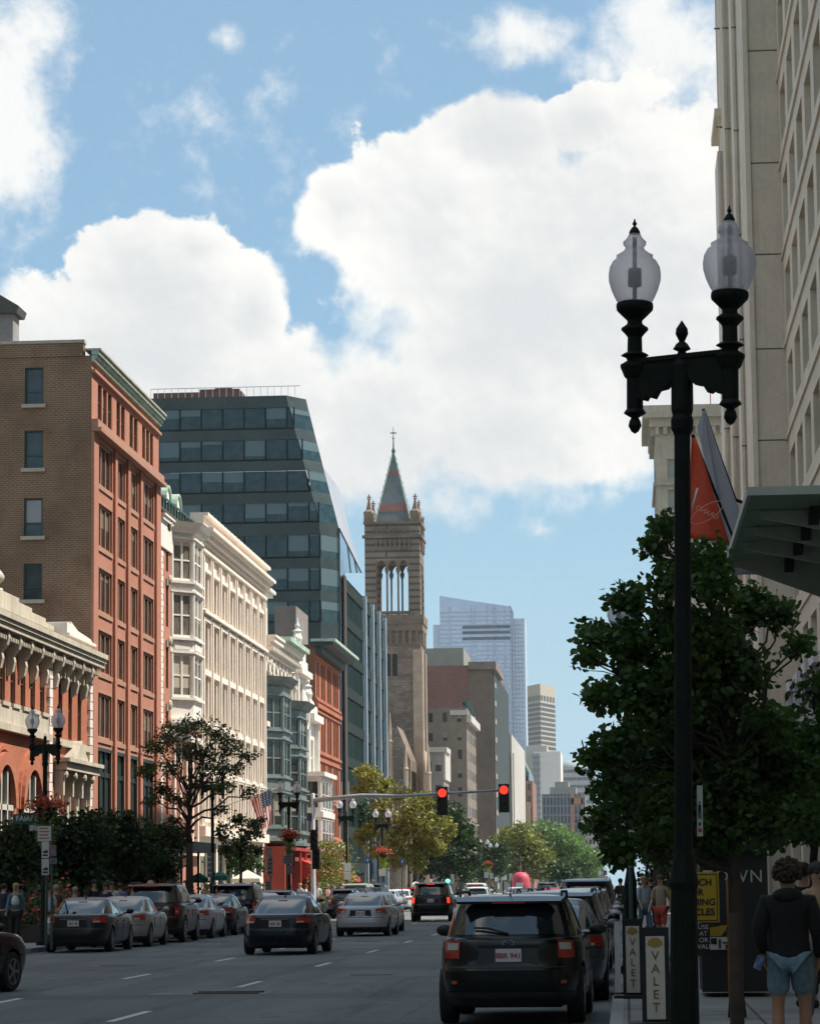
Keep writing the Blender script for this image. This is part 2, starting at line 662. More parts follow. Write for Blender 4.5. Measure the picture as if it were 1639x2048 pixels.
# ------------------------------------------------------------------ colours of the place
M_roof = mat('roofing', (.16, .15, .14))
M_salmon = brick('salmon_brick', (.44, .185, .125), (.48, .21, .145), (.40, .21, .15), var=.12, bump=.2)
M_tan = mat('terracotta_band', (.40, .21, .14), var=.1)
M_brown = brick('brown_brick', (.195, .118, .072), (.245, .145, .088), (.34, .25, .17), bh=.092, ms=.016, var=.35, blotch=(.15, .06, .04), bfac=.55, bump=.6)
M_rbrick = brick('red_brick', (.40, .125, .07), (.46, .16, .09), (.42, .2, .13), var=.15)
M_dbrick = brick('dull_red_brick', (.25, .12, .085), (.29, .14, .10), (.33, .22, .17), bw=.5, bh=.2, ms=.02, var=.25, vs=.08)
M_lime = mat('weathered_limestone', (.52, .47, .38), var=.16, vs=.5, streak=.55)
M_cream = mat('cream_painted_stone', (.80, .70, .60), var=.06, streak=.25)
M_white = mat('white_painted_trim', (.76, .72, .66), var=.06, streak=.2)
M_white2 = mat('white_terracotta', (.72, .68, .62), var=.08, streak=.3)
M_green = mat('bottle_green_panels', (.010, .020, .016), rough=.5, var=.3)
M_frameg = mat('dark_green_window_frame', (.03, .065, .05), rough=.5)
M_frameb = mat('brown_window_frame', (.13, .075, .05), rough=.6)
M_framew = mat('pale_window_frame', (.6, .56, .48), rough=.6)
M_grey = mat('grey_green_painted_metal', (.15, .19, .18), rough=.55, var=.3, vs=3)
M_copper = mat('verdigris_copper', (.36, .48, .40), var=.3, vs=2)
M_dark = mat('dark_interior', (.02, .02, .018), rough=.9)
M_sill = mat('stone_sill', (.42, .38, .3), var=.2)
P_win = glassy('street_window_glass', (.02, .022, .02), blind=(.3, .27, .2), chance=.4)
P_dim = glassy('dim_window_glass', (.025, .03, .028), (.05, .055, .05), blind=(.22, .22, .19), chance=.35)
P_shade = glassy('shaded_window_glass', (.04, .055, .06), (.06, .08, .085), blind=(.30, .30, .30), chance=1.0)
P_cream = glassy('cream_building_glass', (.10, .09, .07), (.2, .18, .14), blind=(.50, .45, .36), chance=.85)
P_teal = glassy('teal_curtain_glass', (.010, .028, .027), (.022, .048, .048), blind=(.085, .125, .13), rough=.05, spec=.6, chance=.5, wav=.02)  # blind tone also paints lighter blue-grey reflections into some panes

LX = -22.0
LF = Fac((LX, 0, 0), (0, 1, 0), (1, 0, 0))          # the left-hand building line


def sidefac(y, x=0):
    return Fac((x, y, 0), (1, 0, 0), (0, -1, 0))     # a wall that faces the camera


def band(root, fac, name, m, rects):
    mb = MB()
    for r_ in rects: fac.box(mb, *r_)
    return mb.build(name, m, root)


def dentils(mb, fac, u0, u1, v0, v1, d0, d1, w, gap):
    u = u0
    while u + w <= u1:
        fac.box(mb, u, u + w, v0, v1, d0, d1)
        u += w + gap


# ------------------------------------------------------------------ ornate low building at the left edge
def ornate_building():
    y0, y1, top = 88.0, 116.95, 11.2
    t = thing('ornate_building', 'low ornate red brick building with cream cornice and brackets, leftmost in the street row', 'building', (LX, y0, 0))
    ym = 108.3
    ops = []
    wins = []
    u = 89.2
    while u < ym - 1.2:
        wins.append((u, u + .85, 8.35, 10.05)); u += 1.75
    wins2 = [(ym + .95 + 1.0, ym + 2.75, 7.6, 9.9), (ym + 3.95, ym + 4.7, 7.6, 9.9), (ym + 5.9, ym + 6.65, 7.6, 9.9)]
    ops = wins + wins2
    low = [(ym + 1.6, ym + 2.9, 2.6, 6.2), (ym + 3.7, ym + 5.0, 2.6, 6.2), (ym + 5.5, ym + 6.8, 2.6, 6.2)]
    ops += low
    arcs = [90.5, 95.3, 100.1, 104.9]
    mb = MB()
    LF.sheet(mb, y0, y1, 0, top, ops, .16)
    mb.build('wall', M_rbrick, t)
    for w in wins + wins2: LF.window(t, *w, M_frameb, P_win, d=-.14)
    for w in low: LF.window(t, *w, M_white, P_win, d=-.14, mull=1, t=.09)
    # big arched windows with moulded surrounds
    for a in arcs:
        m1 = MB(); LF.archring(m1, a, 1.5, 1.95, 4.6, 0, .22, 14)
        LF.archring(m1, a, 2.05, 2.2, 4.6, 0, .12, 14)
        o = m1.build('arch_surround', M_rbrick, t)
        m2 = MB(); LF.arch(m2, a, 1.5, 1.0, 4.6, -.25, .02, 14); g = m2.build('arched_window', P_win, t)
        m3 = MB()
        for k in (-.5, .5): LF.box(m3, a + k - .08, a + k + .08, 1.0, 5.9, .02, .12)
        LF.box(m3, a - 1.5, a + 1.5, 4.5, 4.7, .02, .12)
        m3.build('frame', M_framew, g)
    # cornice
    c = MB()
    for v0, v1, d in ((10.4, 10.6, .2), (10.6, 10.75, .3), (10.75, 10.95, .6), (10.95, 11.1, .68), (11.1, 11.3, .76)):
        LF.box(c, y0, y1 - .02, v0, v1, -.05, d)
    dentils(c, LF, y0 + .1, y1 - .3, 10.42, 10.58, .3, .48, .14, .14)
    c.build('cornice', M_lime, t)
    b = MB()
    u = 88.9
    while u < y1 - .6:
        if abs(u - ym) > .5:
            pts = [(0, 9.3), (.22, 9.45), (.3, 9.8), (.26, 10.0), (.45, 10.25), (.52, 10.5), (.5, 10.74), (0, 10.74)]
            m = LF.m
            q = [m(u - .17, z, d) for d, z in pts] + [m(u + .17, z, d) for d, z in pts]
            n = len(pts)
            b.add(q, [tuple(range(n)), tuple(range(n, 2 * n))] + [(i, (i + 1) % n, n + (i + 1) % n, n + i) for i in range(n)])

        u += 2.0
    b.each('bracket', M_lime, t)
    # parapet: brick with stepped coping, then the white scroll block
    p = MB()
    LF.box(p, y0, ym + 2.0, 11.3, 11.75, -.9, -.3)
    p.build('parapet', M_rbrick, t)
    p = MB()
    for a, b_, v in ((y0, ym - 4.5, 12.4), (ym - 4.5, ym - 2.2, 12.25), (ym - 2.2, ym + .4, 12.1), (ym + .4, ym + 2.05, 11.95)):
        LF.box(p, a, b_, 11.75, v, -.95, -.2)
    p.build('coping', M_lime, t)
    p = MB()
    LF.box(p, ym + 2.1, y1 - .9, 11.3, 11.6, -1, .25)
    LF.box(p, ym + 2.1, y1 - .8, 11.6, 11.7, -1, .4)
    LF.box(p, ym + 2.1, ym + 2.9, 11.7, 12.1, -1, .3)
    p.prism([(ym + 2.9, 11.7), (y1 - .9, 11.7), (y1 - 1.6, 11.85), (ym + 4.4, 11.95), (ym + 2.9, 12.2)], LX - .8, LX + .3, 'x')
    p.build('scroll_block', M_white, t)
    u_ = MB()
    c0 = LF.m(101.2, 0, -.55)
    u_.lathe([(.3, 12.3), (.3, 12.5), (.14, 12.55), (.14, 12.65), (.33, 12.8), (.36, 12.95), (.3, 13.05), (.18, 13.2), (.05, 13.3)], (c0.x, c0.y, 0), 16)
    u_.build('urn', M_lime, t, smooth=True)
    # belts and quoins
    q = MB()
    LF.box(q, y0, ym - .5, 7.55, 8.2, 0, .12)
    LF.box(q, y0, ym - .5, 7.3, 7.55, 0, .28)
    for w in wins: LF.box(q, w[0] - .2, w[1] + .2, 8.2, 8.34, 0, .18)
    LF.box(q, ym + .6, y1 - .6, 7.25, 7.5, 0, .2)
    q.build('belt_course', M_lime, t)
    q = MB()
    for c_ in (ym, y1 - .32):
        z = 0.0
        k = 0
        while z < 10.3:
            w = .36 if k % 2 else .26
            LF.box(q, c_ - w, c_ + min(w, .30), z + .02, z + .34, 0, .12)
            z += .36; k += 1
    q.each('quoin', M_white, t)
    for w in wins2:
        q = MB()
        LF.box(q, w[0] - .05, w[1] + .05, 9.9, 10.3, 0, .1)
        LF.box(q, (w[0] + w[1]) / 2 - .12, (w[0] + w[1]) / 2 + .12, 9.9, 10.35, 0, .2)
        q.build('keystone', M_lime, t)
    # pediment over the lower windows
    q = MB()
    LF.box(q, ym + 1.2, y1 - .5, 6.3, 6.6, 0, .5)
    LF.box(q, ym + 1.0, y1 - .3, 6.6, 6.75, 0, .65)
    m = LF.m
    a, b_, cc = (ym + 3.0, 6.75), (ym + 5.7, 6.75), (ym + 4.35, 7.55)
    q.add([m(*a, 0), m(*b_, 0), m(*cc, 0), m(*a, .5), m(*b_, .5), m(*cc, .5)], [(0, 1, 2), (3, 4, 5), (0, 1, 4, 3), (1, 2, 5, 4), (2, 0, 3, 5)])
    for u in (ym + 1.4, ym + 3.3, ym + 5.25, ym + 7.0):
        LF.box(q, u - .14, u + .14, 5.3, 6.3, 0, .35)
        q.ball(m(u, 6.1, .38), .14, .16, .18, 8, 6)
        LF.box(q, u - .2, u + .2, 2.0, 5.3, 0, .14)
    q.build('pediment', M_lime, t)
    shell(t, LX - 14, LX, y0, y1, 0, 11.28, M_rbrick, M_roof, sides='sbl')
    return t


ornate_building()


# ------------------------------------------------------------------ tall brick office block
def brick_office():
    y0, y1, top = 117.0, 134.4, 24.25
    t = thing('brick_office', 'tall salmon brick block with plain brown brick side wall and green roof edge', 'building', (LX, y0, 0))
    bays = [(118.35, 121.9, 3), (122.85, 125.15, 2), (126.2, 128.5, 2), (129.6, 132.9, 3)]
    rows = [(21.55, 23.1), (18.75, 20.6), (16.1, 17.95), (13.35, 15.2), (10.75, 12.55), (8.0, 9.9)]
    ops = [(a, b, c, d) for a, b, n in bays for c, d in rows] + [(a, b, 3.6, 7.6) for a, b, n in bays]
    mb = MB()
    LF.sheet(mb, y0, y1, 0, top, ops + [(a, b, .3, 3.2) for a, b, n in bays], .16)
    mb.build('wall', M_salmon, t)
    mb = MB()
    for a, b, n in bays: LF.box(mb, a, b, .3, 3.2, -.2, -.12)
    mb.each('shop_window', P_win, t)
    for j, (c, d) in enumerate(rows):
        for a, b, n in bays:
            if j == 0:
                for k in range(n):
                    w = (b - a) / n
                    LF.window(t, a + k * w + .12, a + (k + 1) * w - .12, c, d, M_frameb, P_dim, d=-.15, t=.05)
            else:
                LF.window(t, a + .1, b - .1, c, d, M_tan, P_dim, d=-.15, mull=n - 1, t=.10, rail=(), fd=.08)
    mb = MB()
    # between the top-row lights, brick mullions
    for a, b, n in bays:
        for k in range(n + 1):
            u = a + (b - a) * k / n
            LF.box(mb, max(a, u - .13), min(b, u + .13), rows[0][0], rows[0][1], -.16, -.01)
    mb.each('mullion', M_salmon, t)
    # projecting piers
    mb = MB()
    for a, b in ((y0, 118.1), (122.1, 122.65), (125.35, 126.0), (128.7, 129.35), (133.15, y1 - .02)):
        LF.box(mb, a, b, 3.6, 20.75, .003, .12)
    mb.each('pier', M_salmon, t)
    mb = MB()
    for a, b, n in bays:
        for c, d in rows[1:]:
            LF.box(mb, a, b, c - .2, c - .002, 0, .06)
            LF.box(mb, a, b, d + .002, d + .10, 0, .03)
    LF.box(mb, y0, y1 - .02, 20.78, 20.95, -.01, .42)
    LF.box(mb, y0, y1 - .02, 20.95, 21.3, -.01, .28)
    LF.box(mb, y0, y1 - .02, 23.3, 23.42, -.01, .16)
    mb.each('band_course', M_tan, t)
    mb = MB()
    LF.box(mb, y0, y1 - .02, 23.75, 23.9, 0, .14)
    LF.box(mb, y0, y1 - .02, 23.9, 24.05, 0, .22)
    LF.box(mb, y0 - .05, y1 - .02, 24.05, 24.22, 0, .32)
    mb.build('cornice', M_copper, t)
    mb = MB()
    LF.box(mb, y0 - .06, y1 - .02, 24.22, 24.3, -.3, .4)
    mb.build('roof_edge', M_sill, t)
    # green shopfront storeys
    mb = MB()
    for a, b, n in bays:
        LF.box(mb, a, b, 7.45, 7.6, -.16, .05)
        LF.box(mb, a, b, 3.6, 4.3, -.16, -.05)
        for k in range(n + 1):
            u = a + (b - a) * k / n
            LF.box(mb, max(a, u - .07), min(b, u + .07), 4.3, 7.45, -.15, -.06)
        LF.box(mb, a, b, 6.4, 6.6, -.15, -.07)
        LF.box(mb, a, b, 4.3, 7.45, -.18, -.13)
    mb.build('shopfront', M_green, t)
    # side wall with four windows
    S = sidefac(y0)
    wx0, wx1 = at(50, 770, y0).x, at(87, 770, y0).x
    ops = []
    for a, b in ((735, 808), (861, 936), (996, 1072), (1127, 1199)):
        ops.append((wx0, wx1, zat(70, b, y0), zat(70, a, y0)))
    mb = MB()
    S.sheet(mb, LX - 16, LX, 0, 24.0, ops, .22)
    mb.build('side_wall', M_brown, t)
    for o in ops:
        w = S.window(t, *o, M_frameg, P_shade, d=-.16, t=.07, rail=(.34,), fd=.07)
        q = MB(); S.box(q, o[0] - .12, o[1] + .12, o[2] - .16, o[2] - .01, -.05, .12); q.build('sill', M_sill, w)
    q = MB(); S.box(q, LX - 16, LX - .35, 23.98, 24.55, -.4, .06); q.build('parapet', M_brown, t)
    q = MB(); S.box(q, LX - 16, LX - .3, 24.55, 24.68, -.45, .1); q.build('coping', M_sill, t)
    q = MB(); q.box(LX - 16, LX, y0 + .01, y0 + .02, 0, .1)
    shell(t, LX - 16, LX, y0, y1, 0, 24.0, M_brown, M_roof, sides='bl')
    # plant room with a pent roof
    q = MB()
    a = at(-40, 660, 121); b = at(26, 660, 121)
    q.box(a.x, b.x, 121, 122.3, 24, at(0, 612, 121).z)
    q.build('plant_room', mat('grey_metal_cladding', (.26, .25, .24), var=.2), t)
    q = MB()
    z = at(0, 612, 121).z
    q.prism([(a.x, z + .9), (b.x - 1.0, z + .75), (b.x + .3, z - .05), (b.x + .2, z - .35), (a.x, z - .35)], 120.8, 122.5, 'y')
    q.build('plant_room_roof', mat('dark_metal_roof', (.09, .085, .08)), t)
    return t


brick_office()


# ------------------------------------------------------------------ narrow brick building with the white bay window
def oriel(root, yc, hw, zlist, ztop, zbot, wall, trim, pane, proj_=1.2, name='bay_window', base=LX, fm=None):
    """faceted bay: zlist of (z0, z1) window storeys"""
    fm = fm or trim
    o_pts = [(0, -hw), (proj_, -hw * .55), (proj_, hw * .55), (0, hw)]
    P = [Vector((base + a, yc + b, 0)) for a, b in o_pts]
    mb = MB()
    zs = [zbot + .5] + [z for p in zlist for z in p] + [ztop - .5]
    solid = [(zs[i], zs[i + 1]) for i in range(0, len(zs), 2)]
    def pr(mb, z0, z1, k=1.0, k2=None):
        k2 = k2 or k
        a = [(base + x * k + (k - 1) * .3, yc + y * (1 + (k - 1) * .6), z0) for x, y in o_pts]
        b = [(base + x * k2 + (k2 - 1) * .3, yc + y * (1 + (k2 - 1) * .6), z1) for x, y in o_pts]
        mb.add(a + b, [(0, 1, 2, 3), (4, 5, 6, 7), (0, 1, 5, 4), (1, 2, 6, 5), (2, 3, 7, 6), (3, 0, 4, 7)])
    for z0, z1 in solid: pr(mb, z0, z1)
    # posts
    for z0, z1 in zlist:
        for j, p in enumerate(P):
            mb.lathe([(.13, z0), (.13, z1)], (p.x - (.0 if j in (0, 3) else .06), p.y, 0), 8)
    mb.build(name, wall, root)
    tr = MB()
    for z0, z1 in zlist:
        pr(tr, z0 - .16, z0 - .04, 1.12)
        pr(tr, z1 + .04, z1 + .14, 1.10)
    pr(tr, ztop - .5, ztop - .25, 1.15, 1.25)
    pr(tr, ztop - .25, ztop, 1.3, 1.42)
    pr(tr, zbot + .3, zbot + .5, 1.22)
    pr(tr, zbot, zbot + .3, .6, 1.1)
    tr.build(name + '_moulding', trim, root)
    pn = MB()
    for z0, z1 in solid[1:-1]:
        if z1 - z0 < .8: continue
        for i in range(3):
            a, b = P[i], P[i + 1]
            U = (b - a).normalized(); N = Vector((U.y, -U.x, 0)); Lg = (b - a).length
            f = Fac(a, U, N)
            f.box(pn, .22, Lg - .22, z0 + .25, z1 - .3, 0, .05)
    if pn.v: pn.build('panel', trim, root)
    for i in range(3):
        a, b = P[i], P[i + 1]
        U = (b - a).normalized(); N = Vector((U.y, -U.x, 0)); Lg = (b - a).length
        f = Fac(a, U, N)
        for z0, z1 in zlist:
            f.window(root, .1, Lg - .1, z0, z1, fm, pane, d=-.08, t=.10, mull=1 if (i == 1 or proj_ < 1.3) else 0, rail=(.5,))


def bay_building():
    y0, y1, top = 134.5, 146.9, 19.6
    t = thing('brick_bay_building', 'narrow red brick building with a tall white bay window and domed white dormers', 'building', (LX, y0, 0))
    ops = [(136.6, 137.3, z, z + 2.0) for z in (5.2, 8.2, 11.3, 14.3, 17.0)]
    mb = MB(); LF.sheet(mb, y0, y1, 0, 19.0, ops, .14); mb.build('wall', M_salmon, t)
    for o in ops:
        w = LF.window(t, *o, M_frameb, P_win, d=-.12)
        q = MB(); LF.box(q, o[0] - .12, o[1] + .12, o[3], o[3] + .3, 0, .1); q.ball(LF.m((o[0] + o[1]) / 2, o[3] + .3, .15), .12, .25, .25, 8, 6); q.build('keystone', M_lime, w)
    q = MB()
    z = 4.0; k = 0
    while z < 17.7:
        LF.box(q, y0 + .05, y0 + (.75 if k % 2 else .6), z + .02, z + .28, 0, .1); z += .3; k += 1
    q.each('quoin', M_white, t)
    q = MB()
    LF.box(q, y0, y1, 18.0, 19.3, -.3, .10); LF.box(q, y0, y1, 19.3, 19.5, -.3, .22)
    LF.box(q, y0, y1, 19.5, 19.6, -.3, .3)
    q.build('cornice', M_white, t)
    oriel(t, 140.6, 2.5, [(11.0, 13.1), (13.95, 16.1), (16.75, 18.75)], 19.6, 9.4, M_white, M_white, P_cream, .95)
    # ground and first floor in brick with pale stripes
    q = MB()
    for u in (138.6, 140.4, 142.4, 144.4, 146.2):
        LF.box(q, u - .2, u + .2, 3.6, 8.8, 0, .15)
    LF.box(q, y0, y1, 9.0, 9.3, 0, .3); LF.box(q, y0, y1, 3.3, 3.7, 0, .35)
    q.build('pilaster', M_cream, t)
    # railing and barrel dormers
    q = MB()
    for k in range(14):
        y = y0 + .3 + k * .9
        q.box(LX - .2, LX - .14, y, y + .08, 19.6, 20.7)
    q.box(LX - .2, LX - .13, y0, y1, 20.62, 20.72)
    q.box(LX - .26, LX - .21, y0, y1, 19.6, 20.6)
    q.build('roof_railing', M_frameg, t)
    for yc in (135.9, 139.2, 142.5):
        q = MB()
        pts = [(yc - .75, 19.4)] + [(yc - .75 * math.cos(PI * i / 10), 20.7 + .75 * math.sin(PI * i / 10)) for i in range(11)] + [(yc + .75, 19.4)]
        q.prism(pts, LX - 3.5, LX - .35, 'x')
        d = q.build('dormer', M_white, t)
        q = MB()
        pts = [(yc - .88 * math.cos(PI * i / 10), 20.7 + .88 * math.sin(PI * i / 10)) for i in range(11)] + [(yc + .76 * math.cos(PI * i / 10), 20.7 + .76 * math.sin(PI * i / 10)) for i in range(11)]
        q.prism(pts, LX - 3.6, LX - .25, 'x'); q.build('dormer_roof', M_copper, d)
    shell(t, LX - 14, LX, y0, y1, 0, 20.0, M_rbrick, M_roof, sides='sbl')


bay_building()


# ------------------------------------------------------------------ long cream building
def cream_building():
    y0, y1 = 147.0, 173.6
    t = thing('cream_building', 'long cream stone building with deep bracketed cornice and rows of tall windows', 'building', (LX, y0, 0))
    n = 8
    w = (y1 - y0 - 1.0) / n
    rows = [(16.3, 18.2), (13.1, 15.6), (10.4, 12.75), (7.9, 10.0), (5.3, 7.5)]
    ops = []
    for k in range(n):
        a = y0 + .5 + k * w
        for c, d in rows: ops.append((a + .75, a + w - .75, c, d))
    ops += [(y0 + .5 + k * w + .3, y0 + .5 + (k + 1) * w - .3, .3, 4.0) for k in range(n)]
    mb = MB(); LF.sheet(mb, y0, y1, 0, 20.2, ops, .45); mb.build('wall', M_cream, t)
    for o in ops[:5 * n]: LF.window(t, *o, M_framew, P_cream, d=-.24, t=.06, mull=1, rail=(.5, .78), fd=.06)
    for o in ops[5 * n:]: LF.window(t, *o, M_frameg, P_win, d=-.2, t=.09, mull=1, rail=(.75,), name='shop_window')
    mb = MB()
    for k in range(n + 1):
        u = y0 + .5 + k * w
        for z0, z1 in ((4.9, 15.95), (16.1, 19.2)):
            LF.box(mb, u - .34, u + .34, z0, z1, .002, .22)
            LF.box(mb, u - .14, u + .14, z0 + .2, z1 - .2, .22, .30)
    mb.build('pilaster', M_cream, t)
    mb = MB()
    for j, (c, d) in enumerate(rows):
        for k in range(n):
            a = y0 + .5 + k * w
            LF.box(mb, a + .62, a + w - .62, c - .2, c - .002, 0, .2)       # sills
            LF.box(mb, a + .45, a + .73, c, d, 0, .1); LF.box(mb, a + w - .73, a + w - .45, c, d, 0, .1)
            LF.box(mb, a + .4, a + w - .4, d + .02, d + .22, 0, .26)
    mb.build('window_surround', M_cream, t)
    mb = MB()
    for k in range(n):
        a = y0 + .5 + k * w
        LF.box(mb, a + .6, a + w - .6, 18.55, 19.1, 0, .1)
        LF.box(mb, a + .5, a + w - .5, 12.95, 13.08, 0, .25)
    LF.box(mb, y0, y1, 15.95, 16.1, 0, .42); LF.box(mb, y0, y1, 4.35, 4.85, 0, .4)
    LF.box(mb, y0, y1, 7.62, 7.72, 0, .3)
    LF.box(mb, y0, y1, 19.2, 19.35, 0, .34)
    mb.build('belt_course', M_cream, t)
    mb = MB()
    for v0, v1, d in ((19.6, 19.75, .3), (20.1, 20.22, .7), (20.22, 20.4, .86), (20.4, 20.55, .4), (20.55, 21.05, .3), (21.05, 21.22, .55)):
        LF.box(mb, y0 - (.2 if d > .8 else .03), y1 + (.2 if d > .8 else .03), v0, v1, -.4, d)
    dentils(mb, LF, y0 + .05, y1 - .1, 19.77, 20.08, .15, .58, .22, .26)
    for k in range(20):
        u = y0 + .7 + k * 1.33
        mb.ball(LF.m(u, 21.22, .45), .08, .3, .09, 8, 4)
    mb.build('cornice', M_cream, t)
    shell(t, LX - 14, LX, y0, y1, 0, 21.0, M_cream, M_roof, sides='sbl')


cream_building()


def arcade_building():
    y0, y1, top = 173.7, 190.9, 16.9
    t = thing('arcade_building', 'cream building with a top row of arches above two grey metal bay windows', 'building', (LX, y0, 0))
    mb = MB(); LF.sheet(mb, y0, y1, 0, top, [(y0 + .4, y1 - .4, .2, 3.6)], .4); mb.build('wall', M_cream, t)
    ar = MB(); col = MB()
    for k in range(8):
        u = y0 + 1.2 + k * 2.0
        m = MB(); LF.arch(m, u, .62, 12.0, 14.9, -.02, .03, 8); m.build('arched_window', P_cream, t)
        LF.archring(ar, u, .64, .95, 14.9, .0, .22, 8)
        c = LF.m(u + 1.0, 0, .12)
        col.lathe([(.16, 12.0), (.16, 12.2), (.11, 12.3), (.11, 14.6), (.2, 14.8), (.2, 14.95)], (c.x, c.y, 0), 8)
    ar.build('arch_surround', M_cream, t); col.build('column', M_cream, t)
    mb = MB()
    for v0, v1, d in ((11.5, 11.8, .3), (15.95, 16.1, .3), (16.4, 16.65, .5), (16.65, 16.95, .75), (16.95, 17.1, .85)):
        LF.box(mb, y0, y1 - 1.5, v0, v1, -.1, d)
    dentils(mb, LF, y0, y1 - 1.7, 16.12, 16.38, .1, .7, .25, .35)
    mb.build('cornice', M_cream, t)
    mb = MB()
    LF.box(mb, y0 + 5, y1 - 1.5, 17.1, 17.4, -1, 1.2)
    mb.build('roof_edge', M_copper, t)
    # taller attic part against the neighbour
    mb = MB(); mb.box(LX - 12, LX - .5, y0, y0 + 6.6, 16.9, 20.0); mb.build('attic', M_white2, t)
    F2 = Fac((LX - .5, 0, 0), (0, 1, 0), (1, 0, 0))
    for k in range(3): F2.window(t, y0 + .8 + k * 1.9, y0 + 1.8 + k * 1.9, 17.3, 19.1, M_tan, P_cream, d=.01)
    mb = MB(); F2.box(mb, y0, y0 + 6.7, 20.0, 20.2, -12, .35); F2.box(mb, y0, y0 + 6.7, 20.2, 20.4, -12, .55); mb.build('attic_cornice', M_white2, t)
    # two grey bays
    z2 = [(5.6, 7.3), (8.4, 10.2), (11.2, 13.0)]
    oriel(t, y0 + 4.0, 3.2, [(5.4, 7.4), (8.5, 10.7), (11.4, 13.4)][:3], 14.6, 4.2, M_grey, M_grey, P_win, 1.0, base=LX)
    oriel(t, y0 + 12.3, 3.6, [(5.2, 7.2), (8.0, 10.0), (10.7, 12.5)], 13.6, 4.0, M_grey, M_grey, P_win, 1.1, base=LX)
    mb = MB()
    for v in (7.95, 10.95):
        for k in range(5): LF.box(mb, y0 + 1.6 + k * 1.2, y0 + 2.4 + k * 1.2, v - .25, v + .15, 1.0, 1.56)
    # red shopfront
    Mr = mat('red_painted_wood', (.32, .045, .03), rough=.5)
    mb = MB()
    LF.box(mb, y0 + .2, y1, 3.3, 3.55, 0, 1.2); LF.box(mb, y0 + .2, y1, 3.95, 4.15, 0, 1.4)
    for u in (y0 + .4, y0 + 3.5, y0 + 9.0, y0 + 12.0, y1 - .5): LF.box(mb, u - .25, u + .25, 0, 4.0, 0, 1.3)
    mb.build('shopfront', Mr, t)
    mb = MB(); LF.box(mb, y0 + .5, y1 - .5, 0, 3.3, .1, .5); mb.build('shop_window', P_win, t)
    S = sidefac(y0 + 7.2)
    mb = MB(); mb.box(LX - .4, LX + 1.45, y0 + 4.25, y0 + 4.4, 3.0, 4.3); b = mb.build('sign_board', mat('black_sign', (.015, .015, .012), rough=.4), t)
    put_text('UNO', .62, mat('gold_lettering', (.75, .55, .16), metal=.3, rough=.4), b, loc=(LX + .62 - t.location.x, y0 + 4.22 - t.location.y, 3.68), ext=.02, bold=.01)
    shell(t, LX - 14, LX, y0, y1, 0, 16.9, M_cream, M_roof, sides='sbl')


arcade_building()


def gabled_white():
    y0, y1 = 191.0, 203.8
    t = thing('gabled_white_building', 'narrow ornate white building with statues on two stepped gables', 'building', (LX, y0, 0))
    ym = 197.6
    mb = MB()
    opsA = [(y0 + 1.6, y0 + 4.8, z, z + 2.6) for z in (9.7, 13.0)]
    opsB = [(ym + 1.4, y1 - 1.5, z, z + 2.5) for z in (9.5,)]
    LF.sheet(mb, y0, ym, 0, 16.3, opsA, .4); LF.sheet(mb, ym, y1, 0, 13.6, opsB, .4)
    mb.build('wall', M_white2, t)
    for o in opsA + opsB: LF.window(t, *o, M_white2, P_win, d=-.14, mull=1, t=.12)
    mb = MB()
    LF.box(mb, y0, ym, 16.0, 16.4, 0, .5); LF.box(mb, y0 + .6, ym - .4, 16.4, 17.1, -.6, .2); LF.box(mb, y0 + 1.8, ym - 1.6, 17.1, 17.8, -.6, .2)
    LF.box(mb, ym, y1, 13.2, 13.7, 0, .6); LF.box(mb, ym + .4, y1 - .4, 13.7, 14.4, -.6, .2)
    LF.box(mb, ym, y1, 9.0, 9.3, 0, .3); LF.box(mb, y0, ym, 12.5, 12.75, 0, .3); LF.box(mb, y0, ym, 9.1, 9.35, 0, .3)
    LF.box(mb, y0 + .1, y0 + .8, 5, 16, 0, .25); LF.box(mb, ym - .5, ym + .3, 5, 13.6, 0, .3); LF.box(mb, y1 - .7, y1, 5, 13.4, 0, .3)
    mb.build('gable', M_white2, t)
    for yc, z in ((y0 + 3.4, 17.8), (ym + 3.0, 14.4)):
        q = MB(); c = LF.m(yc, 0, -.2)
        q.lathe([(.5, z), (.42, z + .25), (.25, z + .4), (.36, z + .8), (.24, z + 1.2), (.34, z + 1.35), (.12, z + 1.5), (.18, z + 1.7), (.1, z + 1.9), (.03, z + 2.3)], (c.x, c.y, 0), 12)
        q.obox((c.x, c.y - .35, z + 1.0), .14, .5, .18, rx=.7); q.obox((c.x, c.y + .35, z + 1.1), .14, .5, .16, rx=-.8); q.obox((c.x, c.y, z + .2), .5, 1.5, .3)
        for s_ in (-1.6, 1.6):
            q.lathe([(.26, z - .7), (.3, z - .3), (.14, z - .1), (.2, z + .2), (.16, z + .4), (.03, z + .8)], (c.x, c.y + s_, 0), 10)
        q.each('statue', M_white2, t, smooth=False)
    # square bay below
    mb = MB(); mb.box(LX, LX + 1.3, ym - 2.6, y1 - 1.0, 4.0, 9.2); mb.build('bay_window', M_white2, t)
    F2 = Fac((LX + 1.3, 0, 0), (0, 1, 0), (1, 0, 0))
    for z in (4.4, 7.0):
        for k in range(4): F2.window(t, ym - 2.2 + k * 1.95, ym - .65 + k * 1.95, z, z + 1.9, M_white2, P_win, d=.01)
    S = sidefac(ym - 2.6)
    for z in (4.4, 7.0): S.window(t, LX + .2, LX + 1.15, z, z + 1.9, M_white2, P_win, d=.01)
    mb = MB(); mb.box(LX, LX + 1.6, ym - 2.9, y1 - .8, 9.2, 9.5); mb.box(LX, LX + 1.45, ym - 2.7, y1 - .9, 6.4, 6.8); mb.build('bay_cornice', M_white2, t)
    shell(t, LX - 14, LX, y0, ym, 0, 16.2, M_dbrick, M_roof, sides='sb')
    shell(t, LX - 14, LX, ym, y1, 0, 13.5, M_dbrick, M_roof, sides='bl')


